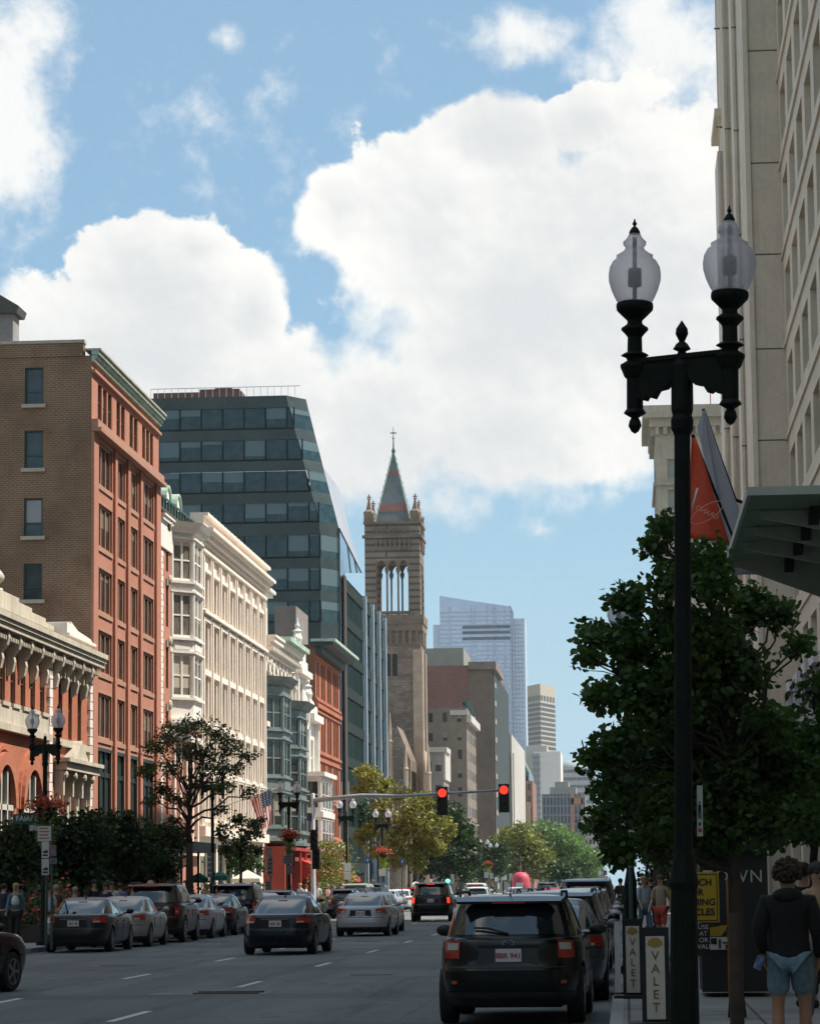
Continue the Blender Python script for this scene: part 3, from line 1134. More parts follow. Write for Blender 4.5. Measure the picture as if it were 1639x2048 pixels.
gabled_white()


def red_corner():
    y0, y1, top = 203.9, 221.5, 19.0
    t = thing('red_brick_building', 'bright red brick corner building with deep dark cornice edged in green', 'building', (LX, y0, 0))
    bays = [(204.6, 206.6, 2), (207.6, 210.9, 3), (211.9, 215.2, 3), (216.2, 220.6, 4)]
    rows = [(15.3, 17.9), (11.5, 14.1), (8.3, 10.6), (5.4, 7.7)]
    ops = []
    for a, b, n in bays:
        for c, d in rows:
            w = (b - a) / n
            for k in range(n): ops.append((a + k * w + .16, a + (k + 1) * w - .16, c, d))
    mb = MB(); LF.sheet(mb, y0, y1, 0, top, ops + [(y0 + .5, y1 - .5, .3, 4.2)], .3); mb.build('wall', M_rbrick, t)
    for o in ops: LF.window(t, *o, M_frameb, P_win, d=-.1, t=.04)
    mb = MB()
    for c, d in rows: LF.box(mb, y0, y1, c - .3, c - .12, 0, .12); LF.box(mb, y0, y1, d + .1, d + .22, 0, .1)
    LF.box(mb, y0, y1, 14.5, 14.8, 0, .2)
    mb.build('band_course', M_rbrick, t)
    mb = MB()
    LF.box(mb, y0, y1, 18.4, 18.9, 0, .5); LF.box(mb, y0 - .2, y1 + .2, 18.9, 19.2, -.3, 1.3)
    mb.build('cornice', mat('dark_green_cornice', (.03, .05, .045), rough=.6), t)
    mb = MB(); LF.box(mb, y0 - .3, y1 + .3, 19.2, 19.4, -.3, 1.5); mb.build('cornice_edge', M_copper, t)
    mb = MB()
    LF.box(mb, y0, y1, 4.4, 4.8, 0, .5)
    for k in range(9): LF.box(mb, y0 + .3 + k * 2.1, y0 + .6 + k * 2.1, .2, 4.4, -.28, .2)
    mb.build('shopfront', M_cream, t)
    mb = MB(); LF.box(mb, y0 + .5, y1 - .5, .3, 4.2, -.3, -.2); mb.build('shop_window', P_win, t)
    mb = MB(); mb.quad((LX - 16, y0, 0), (LX, y0, 0), (LX, y0, 19.0), (LX - 16, y0, 19.0)); mb.quad((LX - 16, y1, 0), (LX, y1, 0), (LX, y1, 19.0), (LX - 16, y1, 19.0))
    mb.build('side_wall', brick('brown_party_wall', (.22, .10, .055), (.25, .12, .065), (.22, .13, .08), var=.3), t)
    mb = MB(); mb.quad((LX - 16, y0, 19), (LX, y0, 19), (LX, y1, 19), (LX - 16, y1, 19)); mb.build('roof', M_roof, t)
    a, b = at(556, 1262, 208), at(598, 1262, 208)
    mb = MB(); mb.box(a.x, b.x, 206, 214, 19, at(570, 1212, 206).z); mb.build('plant_room', mat('grey_brown_brickwork', (.2, .17, .15), var=.2), t)


red_corner()


# ------------------------------------------------------------------ dark glass tower with a leaning corner
def glass_office():
    GX, GY = -26.4, 266.0
    M_sp = mat('grey_green_spandrel', (.028, .042, .038), rough=.4, var=.35, vs=.25)
    M_mul = mat('dark_mullion', (.012, .02, .02), rough=.9, spec=.1)
    t = thing('dark_glass_office', 'dark green glass office block with a leaning faceted corner, behind the cream building', 'building', (-45, GY, 0))
    X = lambda px, py, Y=GY: at(px, py, Y).x
    Z = lambda px, py, Y=GY: at(px, py, Y).z
    xl = -62.0
    # storey lines, from the photograph's bands
    bands = [(790, 814), (855, 878), (918, 941), (982, 1005), (1043, 1070), (1114, 1136), (1180, 1202), (1243, 1262)]
    def edge(z, which):
        """front/corner-facet edge and outer edge as x at height z"""
        z1, z2 = Z(600, 792), Z(640, 1050)
        k = min(1, max(0, (z - z2) / (z1 - z2)))
        if which == 0: return X(640, 1050) * (1 - k) + X(572, 792) * k
        return X(672, 1050) * (1 - k) + X(606, 795) * k
    Yc = 2.5   # the facet turns back by this much
    zs = []
    for a, b in bands: zs += [Z(600, a), Z(600, b)]
    zs.append(0)
    sp = MB(); fl = MB(); mu = MB()
    nw = 0
    for i in range(len(zs) - 1):
        zt, zb = zs[i], zs[i + 1]
        f0, f1 = edge(zt, 0), edge(zb, 0)
        c0, c1 = edge(zt, 1), edge(zb, 1)
        q0 = [(xl, GY, zb), (f1, GY, zb), (f0, GY, zt), (xl, GY, zt)]
        q1 = [(f1, GY, zb), (c1, GY + Yc, zb), (c0, GY + Yc, zt), (f0, GY, zt)]
        if i % 2 == 0 or i == len(zs) - 2:
            sp.quad(*q0); sp.quad(*q1)
        else:
            # panes
            x = xl
            W = 2.05
            while x < f1 - .3:
                x2 = min(x + W, f1)
                xt2 = x2 if x2 < f1 else f0
                if x2 > X(290, 900):
                    p = MB(); p.quad((x + .05, GY + .12, zb), (x2 - .05, GY + .12, zb), (min(xt2, f0) - .05, GY + .12, zt), (min(x, f0) + .05, GY + .12, zt))
                    if nw < 92: p.build('window_pane', P_teal, t); nw += 1
                mu.box(x2 - .06 if x2 < f1 else x2 - .1, x2 + .03, GY - .02, GY + .1, zb, zt)
                x = x2
            p = MB(); p.quad((f1 + .05, GY + .1, zb), (c1, GY + Yc + .05, zb), (c0, GY + Yc + .05, zt), (f0 + .05, GY + .1, zt)); p.build('window_pane', P_teal, t)
            mu.quad((xl, GY + .2, zb), (f1, GY + .2, zb), (f0, GY + .2, zt), (xl, GY + .2, zt))
            mu.box(xl, f1, GY - .03, GY + .05, zb - .1, zb + .05)
    sp.build('spandrel', M_sp, t); mu.build('mullion', M_mul, t)
    # the leaning side, sky reflection put into its pale colour, and the body behind
    M_sky = mat('pale_sky_tone_glass', (.40, .40, .42), rough=.35, metal=.2, var=.15, vs=.2)
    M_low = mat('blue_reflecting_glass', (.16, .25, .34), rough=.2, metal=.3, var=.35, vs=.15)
    zt, zk, z0 = Z(606, 795), Z(672, 1050), 0
    A = Vector((edge(zt, 1), GY + Yc, zt)); B = Vector((edge(zk, 1), GY + Yc, zk)); C = Vector((edge(zk, 1), GY + Yc, 0))
    Y2, Y3 = 290.0, 306.0
    D = at(645, 932, Y2); E = at(676, 975, Y3); F_ = at(722, 1146, Y3 + 2); G = at(690, 1146, GY + 6)
    mb = MB()
    mb.poly([A, D, E, F_, B])
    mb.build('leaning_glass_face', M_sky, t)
    mb = MB()
    mb.poly([B, F_, G, Vector((G.x, G.y, 0)), C])
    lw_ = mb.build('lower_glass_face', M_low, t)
    mb = MB()
    for P_, Q_ in ((B, F_), (B.lerp(F_, .35), G.lerp(F_, .3)), (B.lerp(F_, .65), G.lerp(F_, .7)), (B, C)):
        mb.tube([P_ + Vector((.06, -.1, 0)), Q_ + Vector((.06, -.1, 0))], .05, 5)
    mb.each('glazing_bar', M_mul, t)
    mb = MB()
    zt = zs[0]
    mb.poly([(xl, GY, zt), (edge(zt, 0), GY, zt), A, D, (xl, 290, zt)])
    mb.quad((xl, GY, 0), (xl, 290, 0), (xl, 290, zt), (xl, GY, zt))
    mb.quad((xl, 306, 0), (F_.x, 308, 0), E, (xl, 306, zt))
    mb.build('roof', M_roof, t)
    # roof terrace: plant screen and a thin rail
    mb = MB()
    mb.box(X(300, 790), X(478, 790), GY + 2, GY + 10, zt, Z(400, 777)); mb.box(X(390, 790), X(470, 790), GY + 3, GY + 9, zt, Z(400, 768)); mb.box(X(418, 790), X(452, 790), GY + 4, GY + 8, zt, Z(420, 762))
    mb.build('plant_room', mat('dark_red_cladding', (.12, .06, .05)), t)
    mb = MB()
    zr = Z(500, 771)
    for k in range(22):
        x = X(300, 780) + k * .66 * 1.0
        if x < X(598, 780): mb.box(x - .02, x + .02, GY + .6, GY + .64, zt, zr)
    mb.box(X(300, 780), X(598, 780), GY + .58, GY + .66, zr - .06, zr)
    mb.build('roof_railing', M_framew, t)
    # the low wing along the street with pale fins
    w = thing('low_glass_wing', 'low dark green glass wing with pale vertical fins, left of the church tower', 'building', (GX, 270, 0))
    ya, yb = yat(690, GX), yat(771, GX)
    zt = 31.2
    mb = MB()
    mb.box(GX - 12, GX, ya, yb + 2, 0, zt)
    mb.build('glass_wall', mat('dark_green_glass', (.010, .022, .02), rough=.6, spec=.02, var=.4, vs=.2), w)
    F3 = Fac((GX, 0, 0), (0, 1, 0), (1, 0, 0))
    mb = MB(); mb2 = MB()
    for px in (690, 727, 742, 755, 767):
        y = yat(px, GX)
        wd = 2.2 if px == 690 else .7
        F3.box(mb2 if px == 690 else mb, y - wd / 2, y + wd / 2, 0, zt - .0 * (px - 690), 0, .42 if px > 690 else .15)
    mb.build('fin', mat('pale_blue_fin', (.42, .50, .55), rough=.3), w)
    mb2.build('corner_pier', mat('dark_brown_pier', (.06, .04, .03)), w)
    mb = MB()
    for k in range(9): F3.box(mb, ya + 1, yb + 2, 3.0 + k * 3.35, 4.0 + k * 3.35, 0, .12)
    mb.build('spandrel', mat('wing_spandrel', (.03, .042, .04), rough=.9, spec=.05), w)


glass_office()
# ------------------------------------------------------------------ church tower
def stone(name, c1, c2, mo, bw=.9, bh=.42, blotch=None):
    return brick(name, c1, c2, mo, bw=bw, bh=bh, ms=.04, var=.4, blotch=blotch, vs=.15, bump=.8)


def church():
    CY = 450.0
    M_rub = stone('rubble_stone', (.27, .215, .165), (.17, .135, .105), (.16, .13, .10), blotch=(.36, .24, .17))
    M_strip = brick('striped_stone', (.26, .22, .165), (.22, .185, .14), (.13, .09, .068), bw=30, bh=1.05, ms=.2, var=.25, vs=.2)
    M_bs = mat('brown_sandstone', (.19, .135, .095), var=.3, vs=.4)
    M_ls = mat('pale_sandstone', (.42, .31, .22), var=.2, vs=.4)
    M_sl = mat('blue_grey_slate', (.13, .155, .16), var=.25, vs=.5)
    M_sr = mat('red_slate_band', (.24, .11, .085), var=.2, vs=.5)
    t = thing('church_tower', 'tall striped stone church bell tower with open arches and pointed slate spire', 'church tower', (at(783, 1700, CY + 4.6).x, CY + 4.6, 0))
    x0, x1 = at(729, 1100, CY).x, at(839, 1100, CY).x
    y0, y1 = CY, CY + 9.2
    Z = lambda py: zat(785, py, CY)
    S = sidefac(y0); E = Fac((x1, 0, 0), (0, 1, 0), (1, 0, 0)); B = Fac((x0, 0, 0), (0, 1, 0), (-1, 0, 0)); N = Fac((0, y1, 0), (1, 0, 0), (0, 1, 0))
    zb, zt = Z(1228), Z(1128)      # belfry opening sill and spring
    # shaft
    mb = MB(); mb.box(x0, x1, y0, y1, 0, Z(1243)); mb.build('shaft', M_rub, t)
    mb = MB()
    for xx in (x0, x1):
        for yy in (y0, y1):
            sx = 1 if xx == x0 else -1; sy = 1 if yy == y0 else -1
            mb.box(min(xx - .25 * sx, xx + 1.3 * sx), max(xx - .25 * sx, xx + 1.3 * sx), min(yy - .25 * sy, yy + 1.3 * sy), max(yy - .25 * sy, yy + 1.3 * sy), 0, Z(1300))
    mb.build('corner_buttress', M_ls, t)
    # lancets
    for px in (776, 789):
        u = at(px, 1330, CY).x
        q = MB(); S.arch(q, u, .38, Z(1352), Z(1312), -.02, .06, 8); q.build('lancet_window', M_dark, t)
    q = MB(); S.box(q, at(797, 1300, CY).x, x1 - 1, Z(1316), Z(1312), 0, .15); S.box(q, at(797, 1300, CY).x, x1 - 1, Z(1352), Z(1348), 0, .15); q.build('string_course', M_bs, t)
    # corbelled gallery under the belfry
    for F, a, b, nm in ((S, x0, x1, 's'), (E, y0, y1, 'e')):
        q = MB()
        F.box(q, a - .4, b + .4, Z(1248), Z(1230), -.2, .5)
        F.box(q, a - .3, b + .3, Z(1262), Z(1248), -.1, .35)
        k = a + .6
        while k < b - .5:
            F.box(q, k, k + .45, Z(1290), Z(1262), 0, .3); k += 1.05
        q.build('corbel_table', M_bs, t)
    # belfry: four corner piers and three arches a side
    pier = 1.75
    q = MB()
    for xa in (x0, x1 - pier):
        for ya in (y0, y1 - pier):
            q.box(xa, xa + pier, ya, ya + pier, Z(1243), Z(1128) + .6)
    q.each('belfry_pier', M_strip, t)
    q = MB(); q.box(x0 + .2, x1 - .2, y0 + .2, y1 - .2, Z(1243), Z(1238)); q.build('belfry_floor', M_bs, t)
    q = MB(); q.box(x0, x1, y0, y1, Z(1128) + .6, Z(1044)); q.build('belfry_wall', M_strip, t)
    col = MB(); arch = MB(); bal = MB()
    for F, a, b in ((S, x0, x1), (E, y0, y1), (B, y0, y1), (N, x0, x1)):
        w = (b - a - 2 * pier) / 3
        for k in range(3):
            uc = a + pier + w * (k + .5)
            zsp = Z(1128) - .9
            n = 8
            # spandrel pieces between the pointed arch and the wall above
            for sgn in (-1, 1):
                pts = [(uc + sgn * w / 2, zsp)]
                for i in range(n + 1):
                    g = i / n
                    pts.append((uc + sgn * (w / 2 - .12) * (1 - g ** 1.6), zsp + 1.5 * math.sin(g * PI / 2)))
                pts.append((uc + sgn * w / 2, zsp + 1.5))
                A = [F.m(u, v, 0) for u, v in pts]; C = [F.m(u, v, -.7) for u, v in pts]
                m_ = len(pts)
                arch.add(A + C, [tuple(range(m_)), tuple(range(m_, 2 * m_))] + [(i, (i + 1) % m_, m_ + (i + 1) % m_, m_ + i) for i in range(m_)])
            F.box(bal, uc - w / 2, uc + w / 2, Z(1228), Z(1222), -.5, -.1)
            for j in range(4):
                c = F.m(uc - w / 2 + (j + .5) * w / 4, 0, -.3); bal.lathe([(.09, Z(1240)), (.09, Z(1226))], (c.x, c.y, 0), 6)
        for k in range(4):
            c = F.m(a + pier + w * k, 0, -.35)
            z1 = Z(1128) - .8
            col.lathe([(.3, Z(1240)), (.26, Z(1238) + .3), (.16, Z(1238) + .6), (.16, z1 - .8), (.36, z1 - .2), (.36, z1 + .15), (.3, z1 + .3)], (c.x, c.y, 0), 8)
    arch.build('pointed_arch', M_bs, t); col.build('column', M_bs, t); bal.build('balustrade', M_bs, t)
    # blind arcade and cornices
    for F, a, b in ((S, x0, x1), (E, y0, y1)):
        q = MB()
        F.box(q, a - .35, b + .35, Z(1076), Z(1070), -.2, .4)
        F.box(q, a - .2, b + .2, Z(1048), Z(1043), -.2, .3)
        k = a + 1.7
        while k < b - 1.4:
            F.box(q, k, k + .28, Z(1100), Z(1078), 0, .25); F.box(q, k - .12, k + .4, Z(1086), Z(1080), 0, .3); k += .75
        k = a + 1.5
        while k < b - 1.2:
            F.box(q, k, k + .12, Z(1068), Z(1050), 0, .2); F.arch(q, k + .45, .2, Z(1064), Z(1058), 0, .12, 6); k += .9
        q.build('blind_arcade', M_bs, t)
    # spire with red bands and crockets
    cx, cy = (x0 + x1) / 2, (y0 + y1) / 2
    hw = 2.85
    zb, za = Z(1044), Z(893)
    mb = MB(); mr = MB()
    f = lambda z: hw * (1 - (z - zb) / (za - zb)) + .05
    def fr(m, z0, z1, g=0):
        a, b = f(z0) + g, f(z1) + g
        m.add([(cx - a, cy - a, z0), (cx + a, cy - a, z0), (cx + a, cy + a, z0), (cx - a, cy + a, z0), (cx - b, cy - b, z1), (cx + b, cy - b, z1), (cx + b, cy + b, z1), (cx - b, cy + b, z1)],
              [(0, 1, 5, 4), (1, 2, 6, 5), (2, 3, 7, 6), (3, 0, 4, 7), (4, 5, 6, 7)])
    fr(mb, zb, za)
    sp = mb.build('spire', M_sl, t)
    for a, b in ((1020, 1002), (945, 935)): fr(mr, Z(a), Z(b), .03)
    mr.build('slate_band', M_sr, sp)
    ck = MB()
    for sx in (-1, 1):
        for sy in (-1, 1):
            z = zb + .5
            while z < za - .6:
                ck.obox((cx + sx * (f(z) + .05), cy + sy * (f(z) + .05), z), .22, .22, .3, rz=PI / 4)
                z += .95
            ck.tube([(cx + sx * f(zb), cy + sy * f(zb), zb), (cx + sx * f(za), cy + sy * f(za), za)], .09, 6)
    ck.build('crocket', M_copper, sp)
    fi = MB()
    zf = Z(845)
    fi.lathe([(.28, za - .3), (.32, za), (.12, za + .5), (.08, (za + zf) / 2), (.2, (za + zf) / 2 + .1), (.06, (za + zf) / 2 + .3), (.04, zf)], (cx, cy, 0), 8)
    fi.box(cx - .5, cx + .5, cy - .05, cy + .05, Z(858), Z(856)); fi.box(cx - .05, cx + .05, cy - .5, cy + .5, Z(858), Z(856))
    fi.build('finial', M_frameg, sp)
    for xx in (x0 + .7, x1 - .7):
        for yy in (y0 + .7, y1 - .7):
            q = MB()
            q.box(xx - .8, xx + .8, yy - .8, yy + .8, Z(1044), Z(1026))
            q.lathe([(.95, Z(1026)), (.9, Z(1022)), (.5, Z(1018)), (.14, Z(998)), (.36, Z(996.5)), (.12, Z(994)), (.12, Z(987))], (xx, yy, 0), 6)
            q.box(xx - .35, xx + .35, yy - .06, yy + .06, Z(993.5), Z(991.5))
            q.build('pinnacle', M_bs, t)
    # the church beside the tower
    c = thing('church', 'stone church with gabled porch and small pale pinnacles at the foot of the tower', 'church', (at(800, 1700, 445).x, 440, 0))
    Zc = lambda py: zat(800, py, 436)
    xa, xb = at(768, 1500, 436).x, at(836, 1500, 436).x
    q = MB()
    def gable(m, a, b, ya, yb, ze, zr):
        m.add([(a, ya, 0), (b, ya, 0), (b, ya, ze), ((a + b) / 2, ya, zr), (a, ya, ze), (a, yb, 0), (b, yb, 0), (b, yb, ze), ((a + b) / 2, yb, zr), (a, yb, ze)],
              [(0, 1, 2, 3, 4), (5, 6, 7, 8, 9), (1, 6, 7, 2), (2, 7, 8, 3), (3, 8, 9, 4), (0, 4, 9, 5)])
    gable(q, xa, xa + 4.0, 436, 449, Zc(1520), Zc(1452)); q.build('gabled_wing', M_rub, c)
    q = MB(); gable(q, xa + 5.8, xb + 1, 438, 449, Zc(1560), Zc(1500)); q.build('porch', M_ls, c)
    for px, ty in ((781, 1425), (857, 1490), (812, 1480)):
        p = at(px, 1600, 436)
        q = MB(); q.lathe([(.38, 0), (.38, Zc(ty + 60)), (.5, Zc(ty + 58)), (.34, Zc(ty + 54)), (.05, Zc(ty))], (p.x, 436, 0), 8); q.build('pinnacle', M_ls, c)


church()


def block(name, label, px0, px1, ptop, Y, depth, wall, fronts=(), cat='building', floors=0, wm=None, side_w=0, zbase=0, px1b=None, roofh=0, cols=0, wh=.55, ww=.6, swide=.55, rec=.12, sfl=True, top_band=None):
    """a distant building: the face that looks down the street at us, and its street side"""
    a, b = at(px0, ptop, Y), at(px1, ptop, Y)
    z = (a.z + b.z) / 2
    t = thing(name, label, cat, (a.x, Y, 0))
    S = sidefac(Y); E = Fac((b.x, 0, 0), (0, 1, 0), (1, 0, 0))
    mb = MB()
    S.sheet(mb, a.x, b.x, zbase, z, []); E.sheet(mb, Y, Y + depth, zbase, z, [])
    mb.quad((a.x, Y, zbase), (a.x, Y + depth, zbase), (a.x, Y + depth, z), (a.x, Y, z))
    mb.quad((a.x, Y + depth, zbase), (b.x, Y + depth, zbase), (b.x, Y + depth, z), (a.x, Y + depth, z))
    mb.build('wall', wall, t)
    mb = MB(); mb.quad((a.x, Y, z), (b.x, Y, z), (b.x, Y + depth, z), (a.x, Y + depth, z)); mb.build('roof', M_roof, t)
    if floors:
        fh = (z - zbase) / floors
        for F, u0, u1, n in ((S, a.x, b.x, cols), (E, Y, Y + depth, side_w)):
            if not n: continue
            for i in range(floors):
                w = (u1 - u0) / n
                q = MB()
                for k in range(n):
                    F.box(q, u0 + w * (k + .5 - ww / 2), u0 + w * (k + .5 + ww / 2), zbase + fh * (i + .5 - wh / 2), zbase + fh * (i + .5 + wh / 2), -.02, .05)
                q.each('window', wm or P_dim, t)
    return t, a.x, b.x, z, S, E


def beyond():
    # ------------- buildings past the church, nearest first
    M_ta = mat('dull_brown_stone', (.19, .15, .115), var=.2, vs=.1)
    M_grb = mat('grey_stucco', (.26, .25, .23), var=.12, vs=.1)
    M_shop = mat('pale_stone_front', (.5, .47, .42), var=.1, vs=.2)
    t, a, b, z, S, E = block('low_stone_building', 'low dull stone building with white framed upper windows right of the church tower', 846, 886, 1497, 462, 14, M_grb, floors=5, cols=2, wm=P_shade, side_w=4)
    q = MB(); S.box(q, a, b + .6, z - .6, z + .2, -10, .4); E.box(q, 462, 476, z - 5, z, 0, .3); q.build('cornice', M_shop, t)
    t, a, b, z, S, E = block('brown_loft_building', 'brown brick loft building carrying a green metal roof sign frame', 846, 932, 1416, 480, 30, M_ta, floors=10, cols=3, ww=.28, wh=.5, wm=P_dim, side_w=6)
    q = MB(); E.box(q, 480, 510, z - 2.4, z - 1.2, 0, .8); S.box(q, a + 4.5, b + .3, z - 1.2, z - .4, 0, .4); q.build('cornice', M_shop, t)
    q = MB()
    for k in range(5):
        q.box(b - .8, b + .3 + k * .1, 482 + k * 3, 482.5 + k * 3, z + .5 - k * .3, z + 1.3 - k * .3)
        q.box(b - .6, b - .3, 482 + k * 3, 482.4 + k * 3, z - 1, z + 1)
    q.each('sign_frame', mat('teal_green_metal', (.04, .13, .11), rough=.6), t)
    t, a, b, z, S, E = block('tall_brick_hotel', 'tall plain red brick building with brown end wall and dark street side', 848, 983, 1331, 530, 60, brick('hotel_brick', (.21, .10, .075), (.24, .12, .088), (.24, .15, .12), bw=1, bh=.4, ms=.05, var=.25, vs=.05), floors=0)
    q = MB(); q.box(at(937, 1400, 530).x, b + .02, 529.9, 531, 0, z + .02); q.build('end_wall', mat('grey_brown_wall', (.14, .10, .072), var=.25, vs=.06), t)
    q = MB(); S.box(q, at(937, 1400, 530).x, b + .8, z - .8, z + .6, -30, .8); q.build('cornice', M_ta, t)
    q = MB()
    for k in range(12):
        zz = z - 4 - k * 3.4
        for j in range(3): S.box(q, at(959, 1400, 530).x + j * .9, at(959, 1400, 530).x + .45 + j * .9, zz + .6, zz + 2.2, 0, .06)
    q.build('window_row', M_ls2, t)
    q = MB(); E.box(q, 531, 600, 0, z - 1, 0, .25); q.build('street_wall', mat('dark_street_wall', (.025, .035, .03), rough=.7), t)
    q = MB()
    for k in range(12): E.box(q, 533, 538, z - 4 - k * 3.4, z - 3 - k * 3.4, .25, .4)
    q.each('window_ledge', M_ls2, t)
    for px0, px1, py, Y, d in ((848, 926, 1297, 535, 25),):
        c, e = at(px0, py, Y), at(px1, py, Y)
        q = MB(); q.box(c.x, e.x, Y, Y + d, z, c.z); q.build('plant_room', mat('grey_green_render', (.23, .235, .20), var=.1), t)
    t, a, b, z, S, E = block('pale_slab_building', 'pale ribbed stone building with a white roof line, right of the tall brick building', 984, 1022, 1468, 600, 80, mat('pale_ribbed_stone', (.46, .43, .38), var=.1, vs=.05, streak=.3))
    q = MB()
    for k in range(7): S.box(q, a + .5 + k * .62, a + .7 + k * .62, 0, z - 4, 0, .3)
    q.build('rib', M_grb, t)
    q = MB()
    p0, p1 = at(986, 1398, 605), at(1010, 1434, 640)
    q.add([(a, 604, z - 1), (p1.x, 604, z - 1), (p1.x, 604, p1.z), (p0.x, 604, p0.z), (a, 640, z - 1), (p1.x, 640, z - 1), (p1.x, 640, p1.z), (p0.x, 640, p0.z)],
          [(0, 1, 2, 3), (4, 5, 6, 7), (1, 5, 6, 2), (2, 6, 7, 3), (3, 7, 4, 0)])
    q.build('upper_block', mat('white_render', (.62, .6, .55), var=.08), t)
    # ------------- far towers
    M_sky = mat('sky_blue_tower_glass', (.50, .58, .72), rough=.25, metal=.2, var=.10, vs=.05)
    M_sky2 = mat('pale_tower_glass', (.6, .63, .70), rough=.25, metal=.3, var=.08, vs=.05)
    Y = 1300.0
    X = lambda px: at(px, 1400, Y).x
    Z = lambda py: zat(960, py, Y)
    t = thing('glass_skyscraper', 'pale blue glass skyscraper with sloped crown far down the street', 'skyscraper', (X(965), Y, 0))
    mb = MB(); mb.poly([(X(881), Y, 0), (X(1024), Y, 0), (X(1024), Y, Z(1214)), (X(943), Y, Z(1201)), (X(881), Y, Z(1190))])
    mb.poly([(X(881), Y + 30, 0), (X(1024), Y + 30, 0), (X(1024), Y + 30, Z(1214)), (X(943), Y + 30, Z(1201)), (X(881), Y + 30, Z(1190))])
    mb.quad((X(881), Y, Z(1190)), (X(943), Y, Z(1201)), (X(943), Y + 30, Z(1201)), (X(881), Y + 30, Z(1190)))
    mb.quad((X(943), Y, Z(1201)), (X(1024), Y, Z(1214)), (X(1024), Y + 30, Z(1214)), (X(943), Y + 30, Z(1201)))
    mb.build('tower_wall', M_sky, t)
    mb = MB(); mb.box(X(1024), X(1050), Y + 6, Y + 30, 0, Z(1236)); mb.build('east_wing', M_sky2, t)
    mb = MB(); mb.box(X(866), X(881), Y + 5, Y + 30, 0, Z(1246)); mb.build('west_wing', M_sky2, t)
    F = sidefac(Y)
    mb = MB()
    py = 1225
    while py < 1500:
        F.box(mb, X(881), X(1024), Z(py), Z(py) + .5, 0, .15)
        py += 8.6
    for px in (900, 943, 950, 975, 987, 992, 1010, 1021): F.box(mb, X(px), X(px) + .5, 0, Z(1212), 0, .2)
    mb.build('mullion', mat('tower_mullion', (.40, .45, .53), rough=.4), t)
    mb = MB()
    py = 1250
    while py < 1500:
        sidefac(Y + 6).box(mb, X(1024), X(1050), Z(py), Z(py) + .4, 0, .15); py += 8.6
    for px in (1030, 1036, 1043): sidefac(Y + 6).box(mb, X(px), X(px) + .4, 0, Z(1236), 0, .15)
    mb.build('wing_mullion', M_sky, t)
    mb = MB()
    for py in (1251, 1262, 1274): F.box(mb, X(926), X(1022), Z(py + 6), Z(py), .0, .25)
    mb.build('balcony_band', mat('dark_blue_glass_band', (.07, .10, .13), rough=.2), t)
    mb = MB()
    rn = random.Random(4)
    for k in range(60):
        px, py = rn.uniform(930, 1018), rn.uniform(1290, 1460)
        F.box(mb, X(px), X(px + 3), Z(py), Z(py + 4), .0, .3)
    mb.build('blind', mat('white_blind', (.7, .72, .76), rough=.4), t)
    # dark banded tower
    Y = 1150.0
    X = lambda px: at(px, 1400, Y).x
    Z = lambda py: zat(1080, py, Y)
    t = thing('banded_office_tower', 'tan office tower with rows of dark windows beside the glass skyscraper', 'office tower', (X(1080), Y, 0))
    M_t = mat('tan_concrete', (.42, .36, .28), var=.06)
    M_t2 = mat('dark_window_band', (.05, .055, .055), rough=.3)
    mb = MB(); mb.add([(X(1052), Y + 12, 0), (X(1080), Y, 0), (X(1107), Y + 20, 0), (X(1080), Y + 34, 0), (X(1052), Y + 12, Z(1368)), (X(1080), Y, Z(1367)), (X(1107), Y + 20, Z(1369)), (X(1080), Y + 34, Z(1367))],
                      [(0, 1, 5, 4), (1, 2, 6, 5), (2, 3, 7, 6), (3, 0, 4, 7), (4, 5, 6, 7)])
    mb.build('tower_wall', M_t, t)
    for P0, P1 in (((X(1052), Y + 12, 0), (X(1080), Y, 0)), ((X(1080), Y, 0), (X(1107), Y + 20, 0))):
        A, B_ = Vector(P0), Vector(P1); U = (B_ - A).normalized(); N = Vector((U.y, -U.x, 0)); F = Fac(A, U, N); Lg = (B_ - A).length
        py = 1405
        while py < 1500:
            q = MB(); F.box(q, .3, Lg - .3, Z(py + 5.5), Z(py), 0, .1); q.build('window_row', M_t2, t); py += 9.6
        q = MB()
        for k in range(5): F.box(q, .4 + k * Lg / 5, (k + .7) * Lg / 5, Z(1400), Z(1390), 0, .1)
        q.build('top_window', M_t2, t)
    # white slab with balconies, brick and glass mid-rise, others
    t, a, b, z, S, E = block('white_slab_building', 'blank white slab building with stacked balconies on its left edge', 1066, 1120, 1503, 900, 30, mat('white_concrete', (.72, .66, .60), var=.04))
    q = MB(); q.box(a - .1, at(1078, 1500, 900).x, 899.9, 901, 0, z - .5); q.build('balcony_bay', mat('grey_glass', (.3, .33, .35), rough=.3), t)
    q = MB()
    for k in range(18): S.box(q, a - .4, at(1078, 1500, 900).x + .1, z - 2 - k * 2.0, z - 1.2 - k * 2.0, .2, .5)
    q.build('balcony', M_grb, t)
    q = MB(); q.box(at(1050, 1500, 900).x, at(1092, 1500, 900).x, 905, 920, 0, zat(1070, 1490, 900)); q.build('upper_block', M_shop, t)
    t, a, b, z, S, E = block('slate_roofed_building', 'dark blue glass building with steep side behind the trees down the street', 1026, 1057, 1545, 760, 40, mat('blue_dark_glass', (.08, .12, .14), rough=.2, var=.4, vs=.2), floors=8, cols=4, side_w=0)
    q = MB(); q.add([(a, 760, z), (b, 760, z), (a, 760, zat(1028, 1480, 760)), (a, 800, z), (b, 800, z), (a, 800, zat(1028, 1480, 760))], [(0, 1, 2), (3, 4, 5), (1, 4, 5, 2), (0, 2, 5, 3)])
    q.build('sloped_roof', mat('green_grey_slate', (.12, .17, .16)), t)
